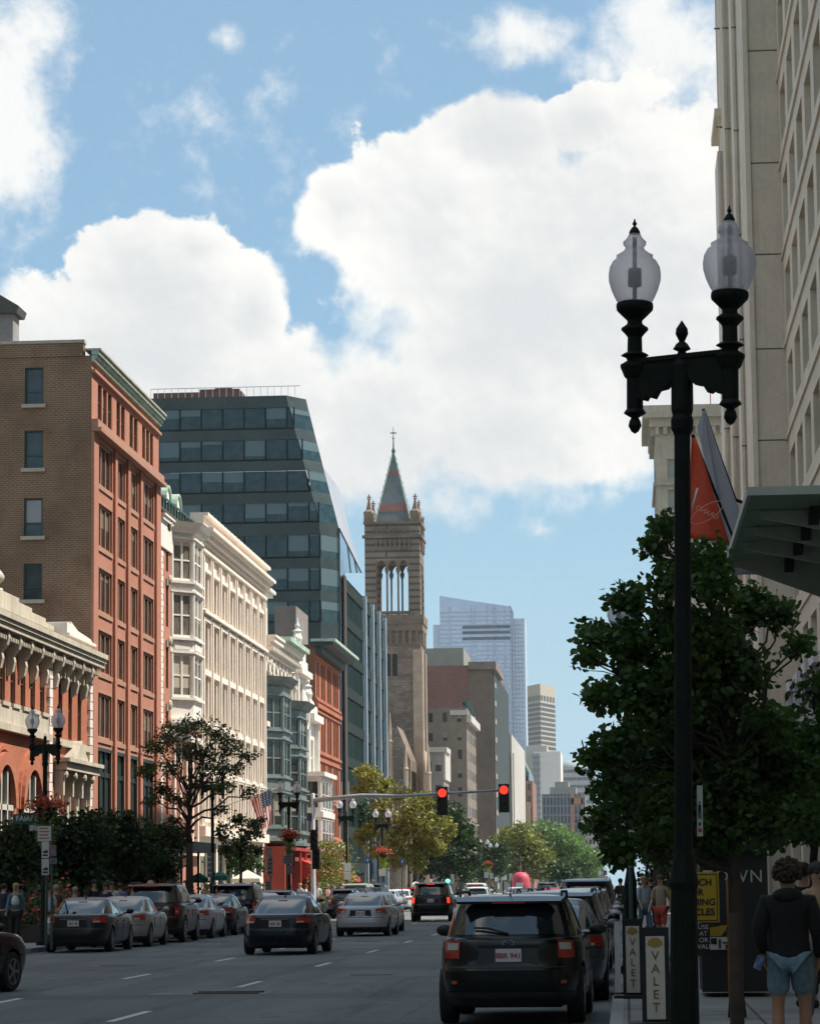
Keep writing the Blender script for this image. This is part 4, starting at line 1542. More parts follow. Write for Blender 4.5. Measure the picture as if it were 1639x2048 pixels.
    t, a, b, z, S, E = block('brick_stepped_building', 'dark red brick building with balconies left of the green trees', 1022, 1064, 1562, 680, 30, mat('far_red_brick', (.25, .13, .10), var=.2, vs=.1), floors=9, cols=3, ww=.5, wm=P_dim)
    q = MB(); q.box(a + 2.4, b - .6, 679, 681, 0, z - 5); q.build('bay', mat('far_brown_stone', (.33, .24, .19)), t)
    t, a, b, z, S, E = block('glass_brick_midrise', 'mid-rise with dark blue windows and red brick frame under the white slab building', 1084, 1168, 1588, 820, 30, mat('far_blue_window', (.07, .10, .13), rough=.2, var=.3, vs=.4))
    q = MB()
    for k in range(8): S.box(q, a, b, z - 1 - k * 2.6, z - .55 - k * 2.6, 0, .3)
    for k in range(13): S.box(q, a + k * (b - a) / 12 - .2, a + k * (b - a) / 12 + .2, 0, z, 0, .35)
    q.build('concrete_frame', mat('grey_frame', (.2, .21, .22)), t)
    q = MB(); S.box(q, at(1141, 1600, 820).x, at(1147, 1600, 820).x, 0, z, .1, .6); S.box(q, at(1141, 1600, 820).x, at(1165, 1600, 820).x, z - 3, z - 1.2, .1, .6); S.box(q, at(1161, 1600, 820).x, at(1166, 1600, 820).x, 0, z, .1, .6); q.build('brick_frame', mat('orange_brick', (.45, .2, .13)), t)
    q = MB(); q.box(at(1098, 1575, 820).x, at(1150, 1575, 820).x, 825, 845, z, zat(1120, 1573, 820)); q.box(at(1108, 1575, 820).x, at(1135, 1575, 820).x, 826, 844, z, zat(1120, 1562, 820)); q.build('penthouse', M_grb, t)
    t, a, b, z, S, E = block('domed_building', 'far grey building with rows of windows and a faint green dome', 1115, 1185, 1536, 1500, 40, mat('far_grey_stone', (.42, .42, .42)), floors=0)
    for k in range(5):
        q = MB(); S.box(q, a + .5, b - .5, z - 2.5 - k * 4, z - .8 - k * 4, 0, .2); q.build('window_row', M_t2, t)
        q = MB()
        for j in range(16): S.box(q, a + .2 + j * 1.15, a + .5 + j * 1.15, z - 2.5 - k * 4, z - .8 - k * 4, .2, .3)
        q.each('window_pier', MATS['far_grey_stone'], t)
    c = at(1145, 1536, 1510)
    q = MB(); q.lathe([(8.2, z)] + [(8.2 * math.cos(PI / 2 * i / 8), z + 5.2 * math.sin(PI / 2 * i / 8)) for i in range(9)], (c.x, 1520, 0), 20); q.build('dome', mat('pale_green_copper', (.30, .38, .36)), t)
    # filler row beyond the brick hotel, and the right hand side behind the tree
    block('grey_office_far', 'speckled grey office block far right behind the near tree', 1160, 1205, 1640, 700, 40, mat('speckled_facade', (.35, .35, .38), var=.6, vs=.6), floors=8, cols=6, side_w=0)


M_ls2 = mat('weathered_ledge', (.38, .3, .24), var=.15)
beyond()


# ------------------------------------------------------------------ right-hand side
def right_side():
    M_bl = mat('beige_limestone', (.58, .50, .39), var=.10, vs=.5, bump=.25, bs=6, streak=.2)
    M_bl2 = mat('pale_limestone_edge', (.62, .54, .44), var=.08, vs=.5)
    M_jt = mat('dark_joint_line', (.12, .10, .08), var=0)  # dark joint lines between the stone courses
    RX, CY, PX = 7.55, 126.0, 6.1
    P_brz = glassy('bronze_window_glass', (.09, .08, .06), (.14, .12, .09), blind=(.3, .27, .2), chance=.4)
    t = thing('limestone_office', 'tall beige limestone office building with fluted piers at the right edge', 'building', (RX, CY, 0))
    top = 47.5
    F = Fac((RX, 0, 0), (0, 1, 0), (-1, 0, 0))       # street side, near part
    rows = []
    for py in (60, 240, 420, 600, 780, 960, 1140, 1320):
        pass
    fl = 4.08
    z = 4.9
    ops = []
    while z < 44:
        for k in range(10):
            y1 = CY - 1.2 - k * 5.2
            ops.append((y1 - 3.6, y1, z + .75, z + 3.2))
        z += fl
    mb = MB(); F.sheet(mb, 40, CY, 0, top, ops, .45); mb.build('wall', M_bl, t)
    n = 0
    for o in ops:
        if n < 97 and o[1] > 90:
            F.window(t, *o, M_bl, P_brz, d=-.38, t=.12, mull=2, rail=()); n += 1
    stuff = MB()
    for o in ops:
        if o[1] <= 90: F.box(stuff, o[0], o[1], o[2], o[3], -.42, -.38)
    s_ = stuff.build('window_glass', P_dim, t); s_['kind'] = 'stuff'
    q = MB()
    for zz in [4.9 + fl * k for k in range(10)]: F.box(q, 40, CY, zz - .1, zz + .05, 0, .1)
    q.build('belt_course', M_bl2, t)
    # block stepping out towards the street
    S = sidefac(CY)
    mb = MB(); mb.box(PX, RX + 12, CY + .01, CY + 22, 0, top); mb.build('projecting_block', M_bl, t)
    q = MB()
    zj = [zat(1550, p, CY) for p in (100, 325, 508, 697, 880, 1065, 1250)]
    for zz in zj: q.box(PX - .004, RX, CY - .004, CY + .1, zz - .03, zz + .03)
    q.build('stone_joint', M_jt, t)
    q = MB(); q.box(PX - .1, PX + .12, CY - .1, CY + .3, 0, top); q.build('edge_moulding', M_bl2, t)
    # fluted piers: steps that come forward one behind the other
    G = Fac((PX, 0, 0), (0, 1, 0), (-1, 0, 0))
    steps = [(1506, 129.0), (1487, 131.5), (1470, 134.0), (1452, 137.0), (1436, 140.0)]
    px_prev = PX
    for i, (px, Y) in enumerate(steps):
        X = at(px, 400, Y).x
        q = MB()
        q.box(X, PX + .5, Y, 148 - i, 0, top - (0 if i < 4 else 9.5))
        # flutes on the face looking down the street
        u = X + .06
        S2 = sidefac(Y)
        while u + .1 < px_prev:
            S2.box(q, u, u + .07, 0, top, 0, .07); u += .17
        q.build('fluted_pier', M_bl if i % 2 else M_bl2, t)
        q = MB()
        for k in range(9): q.box(X - .005, px_prev, Y - .078, Y + .1, 5 + k * 5.1 + i * .9, 5.05 + k * 5.1 + i * .9)
        q.build('stone_joint', M_jt, t)
        px_prev = X
    q = MB(); X = at(1428, 230, 141).x; zc = zat(1430, 232, 141)
    q.box(X, PX, 141, 147, zc, zc + .4); q.build('ledge', M_bl2, t)
    shell(t, RX, RX + 16, -80, CY + 22, 0, top, M_bl, M_roof, sides='slf')
    mb = MB(); F.sheet(mb, -80, 40, 0, top, []); mb.build('street_wall', M_bl, t)
    # a dark ground floor with pale pilasters
    q = MB()
    for k in range(10):
        y = CY - 3 - k * 7.0
        F.box(q, y - .8, y + .8, 0, 4.6, .003, .5); F.box(q, y - 1.2, y + 1.2, 4.3, 4.7, .0, .65)
    F.box(q, 40, CY, 9.5, 9.75, 0, .5)
    for k in range(8):
        y = CY - 3 - k * 5
        F.box(q, y - .35, y + .35, 4.9, 9.5, .003, .45)
    q.build('pilaster', M_bl, t)
    q = MB(); F.box(q, 42, CY - 1, .3, 4.2, .0, .2); q.build('shop_window', P_win, t)
    q = MB()
    for k in range(4):
        y = CY - 5.5 - k * 5
        F.box(q, y - .2, y + .2, 4.9, 9.5, .0, .7); F.box(q, y - 2.4, y + .2, 9.5, 9.9, .0, .7)
    q.each('pale_frame', mat('lilac_white_stone', (.5, .47, .49), var=.1), t)

    # ------------ older building further up the right side
    Y = 300.0
    X0 = at(1310, 900, Y).x
    top = zat(1350, 832, Y)
    t = thing('classical_building', 'beige classical building with heavy overhanging cornice behind the near street lamp', 'building', (X0, Y, 0))
    S = sidefac(Y); E = Fac((X0, 0, 0), (0, 1, 0), (-1, 0, 0))
    M_o = mat('old_beige_stone', (.38, .33, .25), var=.15, vs=.3, streak=.3)
    opsS = []; opsE = []
    for k in range(14):
        z = top - 6.6 - k * 3.3
        if z < 5: break
        for j in range(4): opsS.append((X0 + 1.2 + j * 2.6, X0 + 2.4 + j * 2.6, z, z + 2.0))
        for j in range(5): opsE.append((Y + 1.5 + j * 3.2, Y + 3.1 + j * 3.2, z, z + 2.0))
    mb = MB(); S.sheet(mb, X0, X0 + 12, 0, top, opsS, .35); E.sheet(mb, Y, Y + 18, 0, top, opsE, .35); mb.build('wall', M_o, t)
    q = MB()
    for o in opsS: S.box(q, *o, -.35, -.3)
    q.build('window_glass', P_dim, t)
    q = MB()
    for o in opsE: E.box(q, *o, -.35, -.3)
    q.build('street_window_glass', P_dim, t)
    q = MB()
    q.box(X0 - 1.3, X0 + 12, Y - 1.3, Y + 19, top - .3, top + 1.0); q.box(X0 - .6, X0 + 12, Y - .6, Y + 18.5, top - 1.2, top - .3)
    for k in range(14): S.box(q, X0 + k * .85, X0 + .4 + k * .85, top - 2.0, top - 1.2, 0, .5)
    for k in range(18): E.box(q, Y + k, Y + .45 + k, top - 2.0, top - 1.2, 0, .5)
    S.box(q, X0, X0 + 12, top - 7.4, top - 7.0, 0, .3); E.box(q, Y, Y + 18, top - 7.4, top - 7.0, 0, .3)
    q.build('cornice', M_o, t)
    shell(t, X0 + .36, X0 + 12, Y + .36, Y + 18, 0, top, M_o, M_roof, sides='lf')
    q = MB()
    a, b, c = at(1383, 730, Y), at(1398, 730, Y), at(1418, 730, Y)
    q.box(a.x - .3, a.x + .3, Y - .1, Y + .1, zat(1383, 740, Y), zat(1383, 720, Y))
    q.box(a.x - .05, a.x + .05, Y, Y + .2, top + .6, a.z); q.box(c.x - .05, c.x + .05, Y, Y + .2, top + .6, zat(1400, 742, Y)); q.box(a.x, c.x, Y, Y + .1, zat(1383, 745, Y) - .1, zat(1383, 743, Y))
    for p in (b, c):
        for i in range(12):
            g, h = PI * i / 12 * 2, PI * (i + 1) / 12 * 2
            q.tube([(p.x + .5 * math.cos(g), Y, zat(1400, 742, Y) + .6 + .6 * math.sin(g)), (p.x + .5 * math.cos(h), Y, zat(1400, 742, Y) + .6 + .6 * math.sin(h))], .16, 6)
    q.build('rooftop_letters', mat('red_sign_face', (.5, .05, .03), rough=.4), t)

    # ------------ low frontage between, mostly behind the tree
    t = thing('low_shop_row', 'low pale shop frontage behind the near tree on the right', 'building', (6.2, 160, 0))
    mb = MB(); mb.box(6.4, 18, 152, 296, 0, 11); mb.build('wall', mat('pale_render', (.4, .38, .34), var=.1), t)
    q = MB()
    for k in range(20): q.box(6.3, 6.4, 154 + k * 7, 159 + k * 7, .4, 4)
    q.build('shop_window', P_win, t)
    q = MB(); q.box(6.0, 6.4, 152, 296, 4.3, 4.9); q.build('fascia', M_green, t)

    # ------------ glass canopy over the pavement
    Z = 6.95
    ya, yb = 39.7, 49.3
    t = thing('entrance_canopy', 'flat green glass canopy with steel beams reaching out over the right pavement', 'canopy', (5, ya, 0))
    M_cg = leafmat('canopy_glass', (.20, .24, .24), (.25, .29, .29), vs=.4, trans=.3)
    M_cs = mat('canopy_steel', (.42, .46, .41), rough=.5, metal=.2)
    x0 = 1.84
    mb = MB(); mb.box(x0, 7.5, ya, yb, Z + .12, Z + .16); mb.build('glass_sheet', M_cg, t)
    mb = MB(); mb.box(x0 - .04, 7.5, ya - .05, ya, Z + .08, Z + .2); mb.box(x0 - .05, x0, ya, yb, Z + .08, Z + .2)
    for k in range(1, 5): mb.box(x0, 7.5, ya + k * 1.92 - .01, ya + k * 1.92 + .01, Z + .10, Z + .118)
    mb.build('edge_rail', M_cs, t)
    for k, (yy, dx) in enumerate(((41.6, .22), (43.5, .2), (45.5, .16), (48.0, .1))):
        q = MB()
        dep = .34 if k < 3 else .62
        q.prism([(x0 + dx, Z + .1), (7.5, Z + .1), (7.5, Z - dep), (x0 + dx + 1.6, Z - dep), (x0 + dx, Z + .0)], yy - .04, yy + .04, 'y')
        b = q.build('beam', M_cs, t)
        q = MB(); q.prism([(yy - .5, Z + .1), (yy - .12, Z + .1), (yy - .04, Z - .12), (yy - .4, Z - .05)], 2.75, 2.9, 'x'); q.build('bracket', M_dark, b)
    q = MB()
    for yy in (41.6, 48): q.box(7.2, 7.45, yy - .15, yy + .15, 0.13, Z)
    q.build('post', M_cs, t)
    t = thing('storefront', 'dark storefront wall under the glass canopy on the right', 'storefront', (7.5, 30, 0))
    mb = MB(); mb.box(7.5, 9, 40.0, 100, .0, 8.4); mb.build('wall', mat('dark_stone_cladding', (.07, .065, .055), rough=.5), t)
    q = MB()
    for k in range(7): q.box(7.42, 7.5, 41 + k * 8, 47.5 + k * 8, .4, 4.4)
    q.build('shop_window', P_win, t)


right_side()
# ------------------------------------------------------------------ vehicles
M_tyre = mat('tyre_rubber', (.018, .018, .018), rough=.85, var=.1)
M_rim = mat('alloy_rim', (.35, .35, .36), rough=.3, metal=.9, var=.05)
M_plastic = mat('black_trim', (.015, .015, .016), rough=.55, var=0)
M_chrome = mat('chrome', (.6, .6, .62), rough=.12, metal=1, var=0)
M_cglass = mat('car_glass', (.015, .02, .024), rough=.04, var=0, spec=1.0, coat=.6)
M_lens = mat('red_lens', (.42, .03, .015), rough=.12, var=.05, coat=.5)
M_lens_on = mat('lit_brake_lens', (.6, .03, .02), rough=.2, var=0, emit=(1, .04, .02), es=1.0)
M_lensw = mat('clear_lens', (.5, .46, .42), rough=.12, var=.1, vs=20, coat=.5)
M_plate = mat('white_number_plate', (.68, .66, .66), rough=.4, var=.03)
M_plr = mat('dark_red_digits', (.32, .06, .05), rough=.5, var=0)


def paint(name, c, metal=.0, rough=.25):
    return mat('paint_' + name, c, rough=rough, metal=metal, var=.03, coat=.22, spec=.3)


PAINTS = {'black': paint('black', (.004, .005, .005)), 'navy': paint('navy', (.006, .010, .018)), 'charcoal': paint('charcoal', (.016, .019, .019)),
          'silver': paint('silver', (.46, .47, .49), .15), 'white': paint('white', (.62, .62, .60), 0), 'maroon': paint('maroon', (.03, .008, .006)),
          'champagne': paint('champagne', (.36, .34, .30), .15), 'grey': paint('grey', (.10, .11, .115), .2), 'red': paint('red', (.30, .02, .02), .1), 'darkgreen': paint('darkgreen', (.004, .0075, .006))}


def sgp(v, p): return math.copysign(abs(v) ** p, v)


class Loft:
    """a closed surface stacked from rounded outlines: rows of (z, half width, rear y, front y)"""

    def __init__(s, rows, n=4.5, warp=None):
        s.rows, s.n, s.warp = rows, n, warp

    def at(s, z):
        r = s.rows
        if z <= r[0][0]: return r[0][1:]
        for a, b in zip(r, r[1:]):
            if z <= b[0]:
                k = (z - a[0]) / (b[0] - a[0] + 1e-9)
                return tuple(a[i] * (1 - k) + b[i] * k for i in (1, 2, 3))
        return r[-1][1:]

    def P(s, th, z):
        hw, yr, yf = s.at(z)
        x = hw * sgp(math.cos(th), 2 / s.n)
        y = (yr + yf) / 2 + (yf - yr) / 2 * sgp(math.sin(th), 2 / s.n)
        p = Vector((x, y, z))
        if s.warp: p = s.warp(p)
        return p

    def patch(s, mb, a0, a1, z0, z1, off=.006, nu=10, nv=5, zf=None):
        g = []
        for j in range(nv + 1):
            for i in range(nu + 1):
                th = R(a0 + (a1 - a0) * i / nu)
                u = i / nu
                za, zb = (zf(u) if zf else (z0, z1))
                z = za + (zb - za) * j / nv
                p = s.P(th, z)
                e = 1e-3
                t1 = s.P(th + .01, z) - s.P(th - .01, z); t2 = s.P(th, z + e) - s.P(th, z - e)
                n_ = t1.cross(t2)
                n_ = n_.normalized() if n_.length > 1e-12 else Vector((0, 0, 1))
                g.append(p + n_ * off)
        mb.add(g, [(j * (nu + 1) + i, j * (nu + 1) + i + 1, (j + 1) * (nu + 1) + i + 1, (j + 1) * (nu + 1) + i) for j in range(nv) for i in range(nu)])

    def shell(s, mb, zs, K=72, cap=()):
        n0 = 0
        pts = []
        for z in zs:
            pts += [s.P(2 * PI * (i + .5) / K, z) for i in range(K)]
        m = len(zs)
        for k, dz in cap:           # shrink towards the middle of the last ring
            zt = zs[-1]
            hw, yr, yf = s.at(zt)
            c = Vector((0, (yr + yf) / 2, 0))
            for i in range(K):
                p = s.P(2 * PI * (i + .5) / K, zt)
                q = Vector((p.x * k, c.y + (p.y - c.y) * k, p.z + dz))
                pts.append(q)
            m += 1
        fs = []
        for j in range(m - 1):
            for i in range(K):
                k = (i + 1) % K
                fs.append((j * K + i, j * K + k, (j + 1) * K + k, (j + 1) * K + i))
        fs.append(tuple(range(K - 1, -1, -1)))
        fs.append(tuple((m - 1) * K + i for i in range(K)))
        mb.add(pts, fs)


def frange(a, b, n): return [a + (b - a) * i / n for i in range(n + 1)]


def bool_cut(o, cutters):
    for c in cutters:
        m = o.modifiers.new('c', 'BOOLEAN'); m.object = c; m.operation = 'DIFFERENCE'; m.solver = 'EXACT'
    dg = bpy.context.evaluated_depsgraph_get()
    me = bpy.data.meshes.new_from_object(o.evaluated_get(dg))
    o.modifiers.clear()
    o.data = me
    for c in cutters: bpy.data.objects.remove(c)


def wheel_parts(root, x, y, r, w=.21, side=1):
    T = Matrix.Rotation(PI / 2 * side, 4, 'Y')
    mb = MB()
    mb.lathe([(r * .62, -w / 2), (r * .93, -w / 2), (r, -w * .36), (r, w * .36), (r * .93, w / 2), (r * .62, w / 2)], (x, y, r), 28, T)
    tw = mb.build('wheel', M_tyre, root, smooth=False)
    mb = MB()
    mb.lathe([(r * .66, w * .30), (r * .66, w * .51), (r * .60, w * .51), (r * .58, w * .30)], (x, y, r), 24, T)
    for k in range(5):
        a = 2 * PI * k / 5
        c = Vector((x + side * w * .44, y + math.cos(a) * r * .33, r + math.sin(a) * r * .33))
        mb.obox(c, .03, r * .58, r * .16, rx=a)
    mb.lathe([(r * .16, w * .30), (r * .16, w * .52), (.02, w * .54)], (x, y, r), 12, T)
    mb.build('rim', M_rim, tw)
    mb = MB(); mb.lathe([(r * .6, 0), (r * .6, w * .34)], (x, y, r), 20, T); mb.build('brake', M_plastic, tw)


def make_car(kind, name, label, pnt, lit=False, plate=None, detail=True):
    S = dict(
        sedan=dict(L=4.85, W=.91, r=.33, wy=(1.05, 3.87), belt=.97, n=5.2,
                   low=[(.20, .80, .16, 4.68), (.28, .865, .05, 4.78), (.45, .90, .0, 4.84), (.60, .91, .015, 4.85), (.66, .91, .055, 4.82), (.82, .905, .075, 4.78), (.93, .885, .10, 4.70), (.98, .86, .16, 4.6)],
                   up=[(.90, .84, .55, 3.85), (.98, .81, .72, 3.62), (1.15, .755, 1.05, 3.25), (1.32, .68, 1.42, 2.85), (1.40, .63, 1.65, 2.6), (1.435, .58, 1.8, 2.45)],
                   deck=[(0, 1.0), (.2, 1.05), (.6, 1.07), (1.2, 1.04), (3.2, 1.0), (3.8, .96), (4.5, .80), (4.9, .62)], rw=(1.0, 1.36), sw=(1.0, 1.35)),
        hatch=dict(L=4.45, W=.89, r=.345, wy=(.85, 3.48), belt=1.0, n=5,
                   low=[(.24, .80, .14, 4.3), (.32, .86, .03, 4.4), (.5, .885, .0, 4.44), (.66, .89, .01, 4.45), (.72, .89, .06, 4.43), (.9, .885, .08, 4.36), (1.0, .87, .10, 4.3), (1.04, .85, .14, 4.2)],
                   up=[(.96, .84, .10, 3.45), (1.05, .815, .14, 3.3), (1.2, .775, .24, 3.0), (1.38, .71, .37, 2.65), (1.47, .675, .46, 2.42), (1.525, .63, .52, 2.2)],
                   deck=[(0, 1.0), (3.1, 1.0), (3.5, .96), (4.2, .82), (4.5, .62)], rw=(1.08, 1.42), sw=(1.07, 1.44)),
        suv=dict(L=5.05, W=.98, r=.40, wy=(1.0, 3.95), belt=1.18, n=6,
                 low=[(.30, .88, .14, 4.9), (.38, .95, .03, 5.0), (.6, .975, .0, 5.05), (.76, .98, .01, 5.05), (.82, .98, .06, 5.03), (1.0, .975, .08, 5.0), (1.15, .955, .10, 4.95), (1.2, .93, .14, 4.85)],
                 up=[(1.12, .92, .10, 3.95), (1.22, .90, .13, 3.8), (1.4, .86, .20, 3.5), (1.62, .81, .30, 3.15), (1.74, .77, .38, 2.95), (1.80, .72, .46, 2.8)],
                 deck=[(0, 1.0), (3.5, 1.0), (4.0, .97), (4.8, .88), (5.1, .7)], rw=(1.25, 1.64), sw=(1.25, 1.66)),
    )[kind]
    t = thing(name, label, 'car')
    d = S['deck']
    zb = S['low'][4][0]
    def warp(p):
        y = min(max(p.y, d[0][0]), d[-1][0])
        g = 1
        for a, b in zip(d, d[1:]):
            if y <= b[0]:
                g = a[1] + (b[1] - a[1]) * (y - a[0]) / (b[0] - a[0]); break
        if p.z > zb: p.z = zb + (p.z - zb) * g
        # door sides tuck under a little
        return p
    lo = Loft(S['low'], S['n'], warp)
    up = Loft(S['up'], S['n'] * .8)
    mb = MB()
    zs = sorted(set([r_[0] for r_ in S['low']] + frange(S['low'][0][0], S['low'][-1][0], 10)))
    lo.shell(mb, zs, 96, [(.97, .012), (.9, .022), (.7, .03), (.3, .035)])
    body = mb.build('body', pnt, t, smooth=True)
    cut = []
    for y in S['wy']:
        for sx in (-1, 1):
            q = MB(); q.lathe([(S['r'] * 1.16, -.2), (S['r'] * 1.16, .2)], (sx * (S['W'] - .08), y, S['r'] * 1.02), 32, Matrix.Rotation(PI / 2, 4, 'Y'))
            cut.append(q.build('cut', M_plastic))
    bool_cut(body, cut)
    for e in body.data.polygons: e.use_smooth = True
    try: body.data.set_sharp_from_angle(angle=R(35))
    except Exception: pass
    # cabin
    mb = MB()
    up.shell(mb, sorted(set([r_[0] for r_ in S['up']] + frange(S['up'][0][0], S['up'][-1][0], 10))), 72, [(.94, .012), (.8, .025), (.5, .035), (.2, .038)])
    cab = mb.build('roof', pnt, t, smooth=True)
    z0, z1 = S['rw']
    mb = MB(); up.patch(mb, -132, -48, z0, z1, .006, 16, 6); mb.build('rear_window', M_cglass, t, smooth=True)
    mb = MB(); up.patch(mb, 48, 132, z0 - .02, z1 - .02, .006, 14, 6); mb.build('windscreen', M_cglass, t, smooth=True)
    z0, z1 = S['sw']
    for s_ in (0, 180):
        for a0, a1 in ((-37, -15), (-12, 7), (10, 37)):
            if s_ == 0: A, B = a0, a1
            else: A, B = 180 - a1, 180 - a0
            mb = MB(); up.patch(mb, A, B, z0, z1, .006, 8, 5); mb.build('side_window', M_cglass, t, smooth=True)
    # rear lamps wrap round the corners
    zt = S['low'][-1][0]
    if kind == 'sedan': la, lb, zz = -77, -40, (.74, .92)
    elif kind == 'hatch': la, lb, zz = -69, -45, (.80, 1.0)
    else: la, lb, zz = -63, -45, (.86, 1.12)
    for s_ in (1, -1):
        mb = MB()
        A, B = (la, lb) if s_ == 1 else (-180 - la, -180 - lb)
        if kind == 'sedan': zf = (lambda u, s_=s_: (zz[0] + .05 * (1 - u) + .03 * u, zz[1] + .01 * u))
        else: zf = None
        lo.patch(mb, A, B, zz[0], zz[1], .014, 10, 4, zf)
        lamp = mb.build('tail_lamp', M_lens_on if lit else M_lens, t, smooth=True)
        mb = MB()
        zc0 = zz[0] + (zz[1] - zz[0]) * (.5 if kind == 'hatch' else .3); zc1 = zz[0] + (zz[1] - zz[0]) * (.9 if kind == 'hatch' else .5)
        A2, B2 = (la + 1.5, la + (lb - la) * (.75 if kind == 'hatch' else .45)) if s_ == 1 else (-180 - la - 1.5, -180 - (la + (lb - la) * (.75 if kind == 'hatch' else .45)))
        lo.patch(mb, A2, B2, zc0, zc1, .02, 6, 3); mb.build('clear_lens', M_lensw, lamp, smooth=True)
        # front lamps
        mb = MB()
        A, B = (50, 74) if s_ == 1 else (130, 106)
        zh = zb * (.98)
        lo.patch(mb, A, B, zh, zh + .13, .012, 8, 3); mb.build('headlamp', M_lensw, t, smooth=True)
    # bumper seams, black valance, number plate, trim
    mb = MB(); lo.patch(mb, -150, -30, S['low'][0][0], S['low'][0][0] + (.16 if kind != 'sedan' else .12), .01, 20, 3); mb.build('lower_bumper', M_plastic, t, smooth=True)
    mb = MB(); lo.patch(mb, -130, -50, zb - .035, zb - .015, .004, 20, 1); mb.build('bumper_seam', M_plastic, t)
    mb = MB()
    zl = .70 if kind == 'sedan' else (.76 if kind == 'hatch' else .9)
    yp = lo.P(-PI / 2, zl + .06).y
    mb.prism([(-.38, zl - .05), (.38, zl - .05), (.34, zl + .17), (-.34, zl + .17)], yp - .008, yp + .02, 'y'); mb.build('plate_recess', M_plastic if kind != 'hatch' else mat('dark_grey_recess', (.05, .06, .06), rough=.4), t)
    mb = MB(); mb.box(-.155, .155, yp - .02, yp - .008, zl, zl + .155); pl = mb.build('number_plate', M_plate, t)
    if plate: put_text(plate, .088, M_plr, pl, loc=(0, yp - .024, zl + .07), ext=.002, bold=.002, name='plate_digits')
    else:
        mb = MB()
        for k in range(6):
            if k == 3: continue
            mb.box(-.12 + k * .042, -.095 + k * .042, yp - .024, yp - .02, zl + .035, zl + .11)
        mb.build('plate_digits', M_plr, pl)
    mb = MB(); mb.box(-.36, .36, yp - .018, yp + .01, zl + .175, zl + .2); mb.build('trim_strip', M_chrome if kind != 'hatch' else M_plastic, t)
    # belt-line strip, door seams, handles
    for s_ in (1, -1):
        mb = MB()
        for yy in (S['wy'][0] + .55, (S['wy'][0] + S['wy'][1]) / 2 + .15, S['wy'][1] - .5):
            for z in frange(S['low'][1][0] + .05, zb + .18, 5)[:-1]:
                hw = lo.at(z)[0]
                L_ = (S['low'][3][3] - S['low'][3][2]) / 2
                yn = min(.999, abs((yy - L_) / L_))
                x = hw * (1 - yn ** S['n']) ** (1 / S['n'])
                mb.box(s_ * (x + .002) - .004, s_ * (x + .002) + .004, yy - .006, yy + .006, z, z + .14)
        mb.build('door_seam', M_plastic, t)
        for yy in (S['wy'][0] + .75, (S['wy'][0] + S['wy'][1]) / 2 + .35):
            mb = MB(); mb.obox((s_ * (S['W'] + .0), yy, zb + .16), .03, .2, .03); mb.build('door_handle', pnt, t, smooth=True)
        mb = MB()
        ym = S['up'][1][3] - .55
        mb.ball((s_ * (S['W'] + .10), ym, S['belt'] + .1), .11, .06, .075, 12, 8); mb.obox((s_ * (S['W'] - .02), ym + .02, S['belt'] + .05), .14, .05, .04)
        mb.build('wing_mirror', M_plastic if kind == 'hatch' else pnt, t, smooth=True)
    for y in S['wy']:
        for sx in (-1, 1): wheel_parts(t, sx * (S['W'] - .115), y, S['r'], side=sx)
        mb = MB(); mb.box(-S['W'] + .3, S['W'] - .3, y - .05, y + .05, S['r'] - .05, S['r'] + .05); mb.build('axle', M_plastic, t)
    mb = MB(); mb.box(-S['W'] + .28, S['W'] - .28, .5, S['L'] - .5, S['low'][0][0] - .04, S['low'][0][0] + .02); mb.build('underside', M_plastic, t)
    zt = S['up'][-1][0] + .03
    if kind == 'sedan':
        mb = MB(); mb.prism([(1.75, zt - .01), (2.0, zt), (1.9, zt + .07)], -.012, .012, 'x'); mb.build('antenna', M_plastic, t)
        mb = MB(); mb.box(-.12, .12, 1.45, 1.5, 1.32, 1.35); mb.build('brake_light', M_lens_on if lit else M_lens, t)
    else:
        for s_ in (-1, 1):
            mb = MB()
            y0, y1 = S['up'][-1][2] + .15, S['up'][-1][3] + .1
            x = s_ * (S['up'][-1][1] - .01)
            mb.tube([(x, y0, zt - .05), (x, y0 + .12, zt + .035), (x, y1 - .12, zt + .035), (x, y1, zt - .06)], .017, 8)
            mb.build('roof_rail', M_plastic, t)
        mb = MB()
        yr = S['up'][-1][2]
        hw = S['up'][-2][1]
        zz_ = S['up'][-1][0]
        mb.add([(-hw, yr - .02, zz_ + .01), (hw, yr - .02, zz_ + .01), (hw * .93, yr - .26, zz_ - .045), (-hw * .93, yr - .26, zz_ - .045),
                (-hw, yr - .02, zz_ - .05), (hw, yr - .02, zz_ - .05), (hw * .93, yr - .26, zz_ - .075), (-hw * .93, yr - .26, zz_ - .075)],
               [(0, 1, 2, 3), (4, 5, 6, 7), (0, 1, 5, 4), (1, 2, 6, 5), (2, 3, 7, 6), (3, 0, 4, 7)])
        mb.build('spoiler', pnt, t, smooth=False)
        mb = MB(); mb.box(-.2, .2, yr - .275, yr - .262, zz_ - .072, zz_ - .052); mb.build('brake_light', M_lens_on if lit else M_lens, t)
        mb = MB()
        p, q = up.P(-PI / 2, S['rw'][0] + .01), up.P(R(-70), S['rw'][0] + .1)
        mb.tube([(0, p.y - .02, p.z), (-.25, p.y - .01, p.z + .07), (-.42, p.y + .03, p.z + .075)], .012, 6); mb.build('wiper', M_plastic, t)
    return t, lo, up, S


car_group_left = 'cars parked along the far kerb'
car_group_right = 'cars parked along the near kerb'

